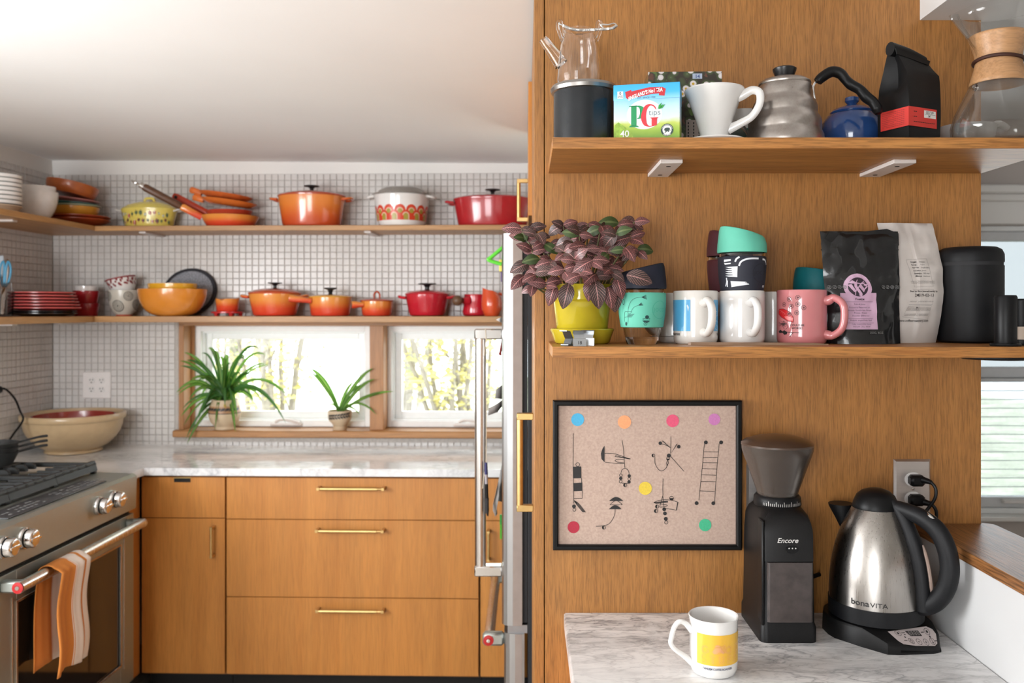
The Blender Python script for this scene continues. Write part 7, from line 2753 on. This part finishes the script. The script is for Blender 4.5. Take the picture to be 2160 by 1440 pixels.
# ================================================================== on the coffee counter
# white mug with yellow panel
mb = at(1505, 1.437, CZ)
t = thing('mug', 'white mug with a yellow panel and angular handle, alone at the counter front', 'mug', mb)
R, h = .0398, .0955
obj('cup', lathe([(0, .0015), (R * .7, .0015), (R * .72, 0), (R * .82, 0), (R * .93, .0035), (R * .985, .011), (R, .02), (R, h * .86), (R + .0008, h * .95), (R + .0018, h - .001), (R + .0008, h), (R - .0014, h - .001), (R - .0026, h * .9), (R - .003, .016), (R * .75, .007), (0, .006)], 72), M['white'], t, ang=50)
a = PI + .12
ca, sa = math.cos(a), math.sin(a)
pts = [(R - .002, .071), (R + .010, .083), (R + .020, .0855), (R + .0285, .076), (R + .0335, .058), (R + .034, .050), (R + .027, .040), (R + .012, .029), (R - .002, .017)]
obj('handle', tube(spl([(r_ * ca, r_ * sa, z_) for r_, z_ in pts], 5), splr([.0062, .0045, .0042, .0042, .0042, .0042, .0042, .0048, .0062], 5), 12, 1.25), M['white'], t)
mps = 1.40 / F / 10.285


def yq(x, y):
    sx_ = max(-.99, min(.99, (x - 765) * mps / R))
    return (R * math.asin(sx_), y)


Rm = lambda z: R
g = d_rect(yq(340, 0)[0], .0245, R * 1.9, .0745, 30, 1)
obj('yellow_panel', bend(g, Rm, 0, .0004), mat('sunny_yellow_print', (.80, .46, .045), .2, var=.03, coat=.3), t, ang=180)
g = G()


def outline(ch, x, z, s, w_=.0004):
    """Letter drawn as a thin double outline."""
    if ch == 'O':
        d_ring(x, z + s * .5, s * .42, s * .42 + w_, 24, 0, g, e=1.1)
        d_ring(x, z + s * .5, s * .27, s * .27 + w_, 24, 0, g, e=1.2)
    elif ch == 'G':
        d_ring(x, z + s * .5, s * .42, s * .42 + w_, 24, 0, g, .6, 6.1, 1.1)
        d_ring(x, z + s * .5, s * .27, s * .27 + w_, 24, 0, g, .6, 6.1, 1.2)
        d_line([(x + s * .05, z + s * .48), (x + s * .44, z + s * .48), (x + s * .44, z + s * .2)], w_, 0, g)
    elif ch == 'D':
        d_line([(x, z), (x - s * .35, z), (x - s * .35, z + s), (x, z + s)], w_, 0, g)
        d_ring(x, z + s * .5, s * .42, s * .42 + w_, 16, 0, g, -PI / 2, PI / 2, 1.2)
        d_ring(x - s * .02, z + s * .5, s * .24, s * .24 + w_, 16, 0, g, -PI / 2, PI / 2, 1.4)
    elif ch == 'S':
        d_ring(x, z + s * .74, s * .26, s * .26 + w_, 14, 0, g, .3, 4.4)
        d_ring(x, z + s * .26, s * .26, s * .26 + w_, 14, 0, g, -2.8, 1.6)
    else:
        st_ = {'T': [((-.35, 1), (.35, 1)), ((-.35, .85), (-.08, .85), (-.08, 0)), ((.35, .85), (.08, .85), (.08, 0), (-.08, 0))],
               'U': [((-.32, 1), (-.32, .25), (-.15, .02), (.15, .02), (.32, .25), (.32, 1)), ((-.17, 1), (-.17, .3), (0, .16), (.17, .3), (.17, 1))],
               'F': [((-.28, 0), (-.28, 1), (.32, 1), (.32, .86), (-.1, .86), (-.1, .58), (.2, .58), (.2, .44), (-.1, .44), (-.1, 0), (-.28, 0))]}[ch]
        for p_ in st_:
            d_line([(x + u * s, z + v * s) for u, v in p_], w_, 0, g)


for i, ch in enumerate('GOOD'):
    outline(ch, -.026 + i * .0195 if i else -.026, .0435, .013)
for i, ch in enumerate('STUFF'):
    outline(ch, -.028 + i * .0142, .0285, .0125)
pb_ = G()
bx0 = -.004
for pl in ([(-.012, .047), (-.006, .055), (.002, .056), (.006, .052), (.013, .045), (.010, .043), (.003, .049), (-.002, .044), (-.008, .042)], [(-.007, .0565), (-.003, .0615), (.004, .060), (.003, .057), (-.002, .058)], [(-.003, .050), (.001, .0565), (.005, .0555), (.003, .049)]):
    d_poly([(x_ * .8 + bx0 + .003, .051 + (z_ - .051) * .8) for x_, z_ in pl], 0, pb_)
for k in range(8):
    d_line([(-.006 + k * .0022, .0585 + .001 * math.sin(k)), (.001 + k * .0016, .046)], .0008, -.0001, pb_)
pinkp = mat('dusty_pink_print', (.80, .40, .17), .4)
obj('outline_lettering', bend(g, Rm, .1, .0008), pinkp, t, ang=180)
obj('bird_print', bend(pb_, Rm, 0, .0009), pinkp, t, ang=180)
g = d_text('TANDEM COFFEE ROASTERS', .0050, .0, .0172, 0, .0001, space=1.0)
wx = [v[0] for v in g.v]
k_ = (yq(1068, 0)[0] - yq(440, 0)[0]) / (max(wx) - min(wx))
c_ = (yq(1068, 0)[0] + yq(440, 0)[0]) / 2
g.v = [((v[0] - (max(wx) + min(wx)) / 2) * k_ + c_, v[1], v[2]) for v in g.v]
obj('lettering', bend(g, Rm, 0, .0005), mat('navy_print', (.03, .035, .09), .4), t, ang=180)

# coffee grinder
gx = (1665 - CX) * 1.56 / F
t = thing('coffee_grinder', 'black burr coffee grinder with smoky bean hopper', 'grinder', (gx, 1.635, CZ))
blk = mat('grinder_black', (.007, .0068, .007), .42, spec=.25, var=.2, vs=300, bump=.15, bs=1200)
smoke_m = thin('smoky_plastic', (.40, .32, .27), .34, (.15, .12, .10), rough=.25, refl=.6)
W2 = .0985
secs = [(0, W2 + .006, .155, .014), (.026, W2 + .006, .155, .014), (.034, W2 + .001, .146, .012), (.10, W2 - .001, .144, .012), (.18, W2 - .002, .140, .012), (.212, W2 - .004, .134, .016), (.226, W2 - .010, .124, .022), (.236, W2 - .022, .108, .03), (.240, W2 - .034, .09, .03)]
obj('housing', loft([rrect(w_, d_, r_, z_, 6, 0, .0) for z_, w_, d_, r_ in secs]), blk, t, ang=40)
fy_ = -.0725
obj('front_panel', loft([[(-.0445, fy_ + .006, z_), (.0445, fy_ + .006, z_), (.0445, fy_ - o_, z_), (.041, fy_ - o_ - .002, z_), (-.041, fy_ - o_ - .002, z_), (-.0445, fy_ - o_, z_)] for z_, o_ in ((.148, .0008), (.165, .0004), (.19, .0))] + [[(-h_, fy_ + .006 + o_, z_), (h_, fy_ + .006 + o_, z_), (h_, fy_ + o_, z_), (h_ * .9, fy_ + o_ - .002, z_), (-h_ * .9, fy_ + o_ - .002, z_), (-h_, fy_ + o_, z_)] for z_, o_, h_ in ((.205, .002, .0442), (.217, .007, .042), (.226, .014, .037), (.232, .021, .031))]), mat('grinder_front', (.011, .0105, .0108), .5, spec=.3, var=.15, vs=400), t, ang=30)
obj('side_rail', box((-.0497, fy_ - .001, .03), (-.0447, fy_ + .03, .222), .002), blk, t)
obj('grounds_bin', loft([rrect(.085, .03, .006, z_, 4, .002, fy_ + .012) for z_ in (.037, .040, .144, .146)]), mat('smoky_bin', (.055, .043, .040), .35, var=.25, vs=60, coat=.2), t, ang=40)
g = d_text('Encore', .0128, -.0035, .1825, 0, .0002, .28, 1.05)
obj('lettering', g.warp(lambda x, y, z: (x, fy_ - .0031 + max(0, z - .19) * .24, z)), mat('silver_lettering', (.62, .60, .58), .4), t, ang=180)
bt = obj('pulse_button', prism([(.005 + .012 * math.cos(a), .172 + .009 * math.sin(a) * (1 if math.sin(a) < 0 else .45)) for a in [2 * PI * k / 20 for k in range(20)]], fy_ - .0042, fy_ - .001), M['black'], t)
g = G()
for k in range(3):
    d_disc(-.001 + k * .006, .1728, .0013, 10, fy_ - .0045, g)
obj('button_dots', g, bpy.data.materials['silver_lettering'], bt, ang=180)
dl = obj('grind_dial', lathe([(.030, .236), (.043, .236), (.0445, .239), (.0435, .252), (.040, .256), (.030, .256)], 60), M['black'], t)
g = G()
for k in range(-11, 12):
    d_line([(k * .0036, .2405), (k * .0036, .2405 + (.0085 if k % 4 == 0 else .005))], .0009, 0, g)
obj('dial_marks', bend(g, lambda z: .0445 - (z - .239) * .08, 0, .0004), bpy.data.materials['silver_lettering'], dl, ang=180)
hp_ = [(.037, .254), (.039, .262), (.047, .285), (.056, .311), (.063, .330), (.0665, .342), (.067, .350), (.0655, .350), (.0645, .342), (.055, .314), (.045, .287), (.036, .262)]
obj('hopper', lathe(hp_, 56), smoke_m, t)
obj('hopper_floor', lathe([(0, .262), (.036, .262)], 32), blk, t)
obj('hopper_lid', lathe([(.0635, .3485), (.0675, .350), (.0675, .3535), (.060, .3595), (.04, .366), (.02, .3695), (0, .3705)], 56), mat('smoky_lid', (.065, .04, .028), .3, var=.1, coat=.3), t)
for k in range(4):
    a = -PI / 2 + .9 * (k - 1.5)
    obj('hopper_rib', tube([(.0375 * math.cos(a), .0375 * math.sin(a), .262), (.054 * math.cos(a), .054 * math.sin(a), .314), (.064 * math.cos(a), .064 * math.sin(a), .346)], .0016, 6), smoke_m, t)
obj('cord', tube(spl([(.050, .03, .075), (.066, .036, .076), (.08, .045, .082), (.10, .055, .085)], 5), .0042, 10), M['black'], t)

# electric kettle on its base
kx, ky = .660, 1.612
t = thing('kettle_base', 'black kettle base with grey control panel and digital display', 'base', (kx, ky, CZ))
poly = [(-.094, .02), (-.0935, -.01), (-.0885, -.029), (-.055, -.072), (-.022, -.107), (.0, -.1085), (.06, -.1035), (.0775, -.096), (.088, -.068), (.092, -.035), (.0945, .0), (.092, .03), (.08, .058), (.055, .078), (.02, .09), (-.02, .09), (-.055, .078), (-.08, .055)]
topz = lambda x, y: .034 - max(0, x * .25 - y * .97 - .0745) * .74


def sh(s, z=None, drop=0.0):
    return [(x * s, (y + .01) * s - .01, (topz(x * s, y * s) - drop) if z is None else z) for x, y in poly]


g = loft([sh(1.0, 0), sh(1.0, .004), sh(.99, None, .004), sh(.965, None, 0.0005), sh(.9, None, .0004), sh(.83, None, .0004), sh(.72, None, .0004), sh(.5, None, .0004)])
obj('housing', g, blk, t, ang=28)
# control panel, laid on the slanted nose
pn = [(-.013, -.0845), (.066, -.0625), (.076, -.0655), (.079, -.073), (.0735, -.0895), (.067, -.0945), (.03, -.1005), (.008, -.1015), (.0, -.0975)]
zt = lambda x, y: topz(x, y) + .0012
gp_ = G()
gp_.add([(x, y, zt(x, y) + .0006) for x, y in pn], [tuple(range(len(pn)))])
obj('control_panel', gp_, mat('panel_grey', (.42, .36, .35), .4, var=.05), t, ang=180, fix=False)
# panel art: bilinear from photo crop (8.64x) to the nose
A, B_, Cc, Dd = Vector((-.013, -.0840)), Vector((.074, -.0625)), Vector((.072, -.0955)), Vector((.002, -.1025))


def kq(x, y):
    s = (x - 945) / (1890 - 945)
    v = (y - (520 - 65 * s)) / 260
    top_ = A.lerp(B_, s)
    bot = Dd.lerp(Cc, s)
    return top_.lerp(bot, max(0, min(1, v)))


gi, gd_ = G(), G()


def pt(x, y, e=.0006):
    p_ = kq(x, y)
    return (p_.x, p_.y, zt(p_.x, p_.y) + e + .0005)


def pring(x, y, r0, r1, n=20, g=None, e=.0004):
    vs, fs = [], []
    for i in range(n + 1):
        a = 2 * PI * i / n
        vs += [pt(x + r0 * math.cos(a), y + r0 * .8 * math.sin(a), e), pt(x + r1 * math.cos(a), y + r1 * .8 * math.sin(a), e)]
    (g or gi).add(vs, [(2 * i, 2 * i + 1, 2 * i + 3, 2 * i + 2) for i in range(n)])


def pline(pts, w_, g=None, e=.0004):
    fl_ = d_line(pts, w_)
    gg2 = g or gi
    gg2.add([pt(v[0], v[2], e) for v in fl_.v], fl_.f)


for x, y in ((1120, 562), (1770, 520), (1290, 688), (1470, 685), (1640, 675), (1805, 650)):
    pring(x, y, 52, 60)
for x, y in ((1120, 562), (1770, 520)):
    pring(x, y, 0, 24)
for x, y in ((1208, 628), (1790, 588)):
    pring(x, y, 0, 18)
pring(1290, 690, 24, 32)
pline([(1290, 650), (1290, 685)], 9)
pline([(1445, 685), (1495, 685)], 9)
pline([(1615, 675), (1665, 675)], 9)
pline([(1640, 650), (1640, 700)], 9)
pline([(1800, 620), (1806, 660)], 9)
pring(1808, 666, 0, 15)
for x, y, w_ in ((1195, 555, 80), (1225, 585, 40), (1630, 535, 70), (1125, 690, 80), (1865, 640, 65)):
    pline([(x, y), (x + w_, y - 6)], 12)
gd_.add([pt(1295, 520, .0004), pt(1585, 508, .0004), pt(1620, 590, .0004), pt(1350, 605, .0004)], [(0, 1, 2, 3)])
obj('display', gd_, mat('lcd_dark', (.05, .045, .045), .25), t, ang=180)
gs_ = G()
for k in range(4):
    x, y = 1365 + k * 62, 562 - k * 4
    for (a, b, c_, d_) in ((-16, -26, 16, -26), (-12, 0, 18, 0), (-8, 26, 22, 26), (-18, -22, -14, -3), (15, -22, 19, -3), (-12, 4, -8, 23), (20, 4, 24, 23)):
        pline([(x + a, y + b), (x + c_, y + d_)], 7, gs_, .0007)
obj('display_digits', gs_, mat('lcd_segments', (.30, .27, .26), .4), t, ang=180)
obj('panel_print', gi, M['ink'], t, ang=180)

ek = Vector((kx, ky, CZ + .0348))
t = thing('electric_kettle', 'brushed steel electric kettle with black lid and large loop handle', 'kettle', ek)
spun = steel('kettle_steel', (.37, .345, .32), .29, (500, 500, 5))
kb = [(0, 0), (.083, 0), (.0855, .003), (.0858, .028), (.0845, .029)]
obj('bottom_ring', lathe([(0, 0), (.081, 0), (.0845, .002), (.0852, .030), (0, .0302)], 72), M['blackm'], t)
kprof = lambda z: .0838 - .041 * max(0, (z - .03) / .172) ** 2.45 - .0015 * (z - .03) / .172
zs = [.030 + .172 * k / 16 for k in range(17)]
obj('body', lathe([(0, .030)] + [(kprof(z), z) for z in zs] + [(0, .202)], 72), spun, t, ang=60)
obj('lid', lathe([(kprof(.202) + .0006, .2005), (kprof(.202) + .001, .203), (.0395, .212), (.034, .224), (.025, .232), (.012, .2365), (0, .2375)], 56), M['black'], t)
ha = -.84
ca, sa = math.cos(ha), math.sin(ha)
mk = lambda r_, z_: (r_ * ca, r_ * sa, z_)
strip = [mk(kprof(z) + .004, z) for z in [.03 + .17 * k / 10 for k in range(11)]]
obj('handle_spine', tube(strip + [mk(.030, .214)], [.0155] * 8 + [.014, .013, .012, .010], 14, 1.15), M['blackm'], t)
hp2 = [mk(r_, z_) for r_, z_ in ((.034, .208), (.058, .204), (.088, .196), (.114, .178), (.130, .148), (.135, .112), (.128, .078), (.112, .052), (.092, .037), (.078, .033))]
obj('handle', tube(spl(hp2, 6), splr([.011, .0128, .0138, .0145, .0145, .0145, .0145, .0145, .014, .012], 6), 16, 1.15, up=(-sa, ca, 0)), M['blackm'], t)
hp3 = [Vector(mk(r_ + .0136, z_ + .002)) for r_, z_ in ((.1145, .178), (.130, .148), (.135, .116))]
obj('handle_trim', tube(spl(hp3, 6), .0016, 6), M['chrome'], t)
obj('lid_release', lathe([(0, -.004), (.007, -.003), (.009, 0), (.007, .003), (0, .004)], 20, 1.6, 1).xf(Matrix.Translation(mk(.104, .201)) @ rotz(ha) @ Matrix.Rotation(.55, 4, 'Y')), M['chrome'], t)
wp = [Vector(mk(kprof(z) + .0198, z)) for z in [.062 + .085 * k / 6 for k in range(7)]]
obj('water_gauge', tube(wp, [.003] + [.0048] * 5 + [.003], 10, 1.2), mat('gauge_plastic', (.33, .24, .20), .25), t)
sa2, ca2 = math.sin(ha + PI), math.cos(ha + PI)
sp1 = [(Vector((r_ * ca2, r_ * sa2, z_)), w_, d_) for r_, z_, w_, d_ in ((.058, .135, .006, .003), (.066, .150, .012, .010), (.076, .172, .019, .018), (.087, .192, .024, .024), (.088, .197, .024, .026))]
rings = []
for p_, w_, d_ in sp1:
    tx, ty = -sa2, ca2
    r_ = []
    for k in range(12):
        a = 2 * PI * k / 12
        u, v = w_ * math.cos(a), (d_ if math.cos(a) is None else d_) * math.sin(a)
        r_.append((p_.x + tx * u - ca2 * (d_ * .7) + ca2 * v * .9, p_.y + ty * u - sa2 * (d_ * .7) + sa2 * v * .9, p_.z))
    rings.append(r_)
obj('spout', loft(rings), M['blackm'], t, ang=50)
g = d_text('bona', .0145, 0, 0, 0, .00028, sx=1.15, align='LEFT')
wx = max(v[0] for v in g.v)
d_text('VITA', .0118, wx + .0012, 0, 0, .0001, sx=1.2, align='LEFT', g=g)
g.mv(-.0735, 0, .0375)
obj('lettering', bend(g, kprof, -.03, .0006), M['ink'], t, ang=180)
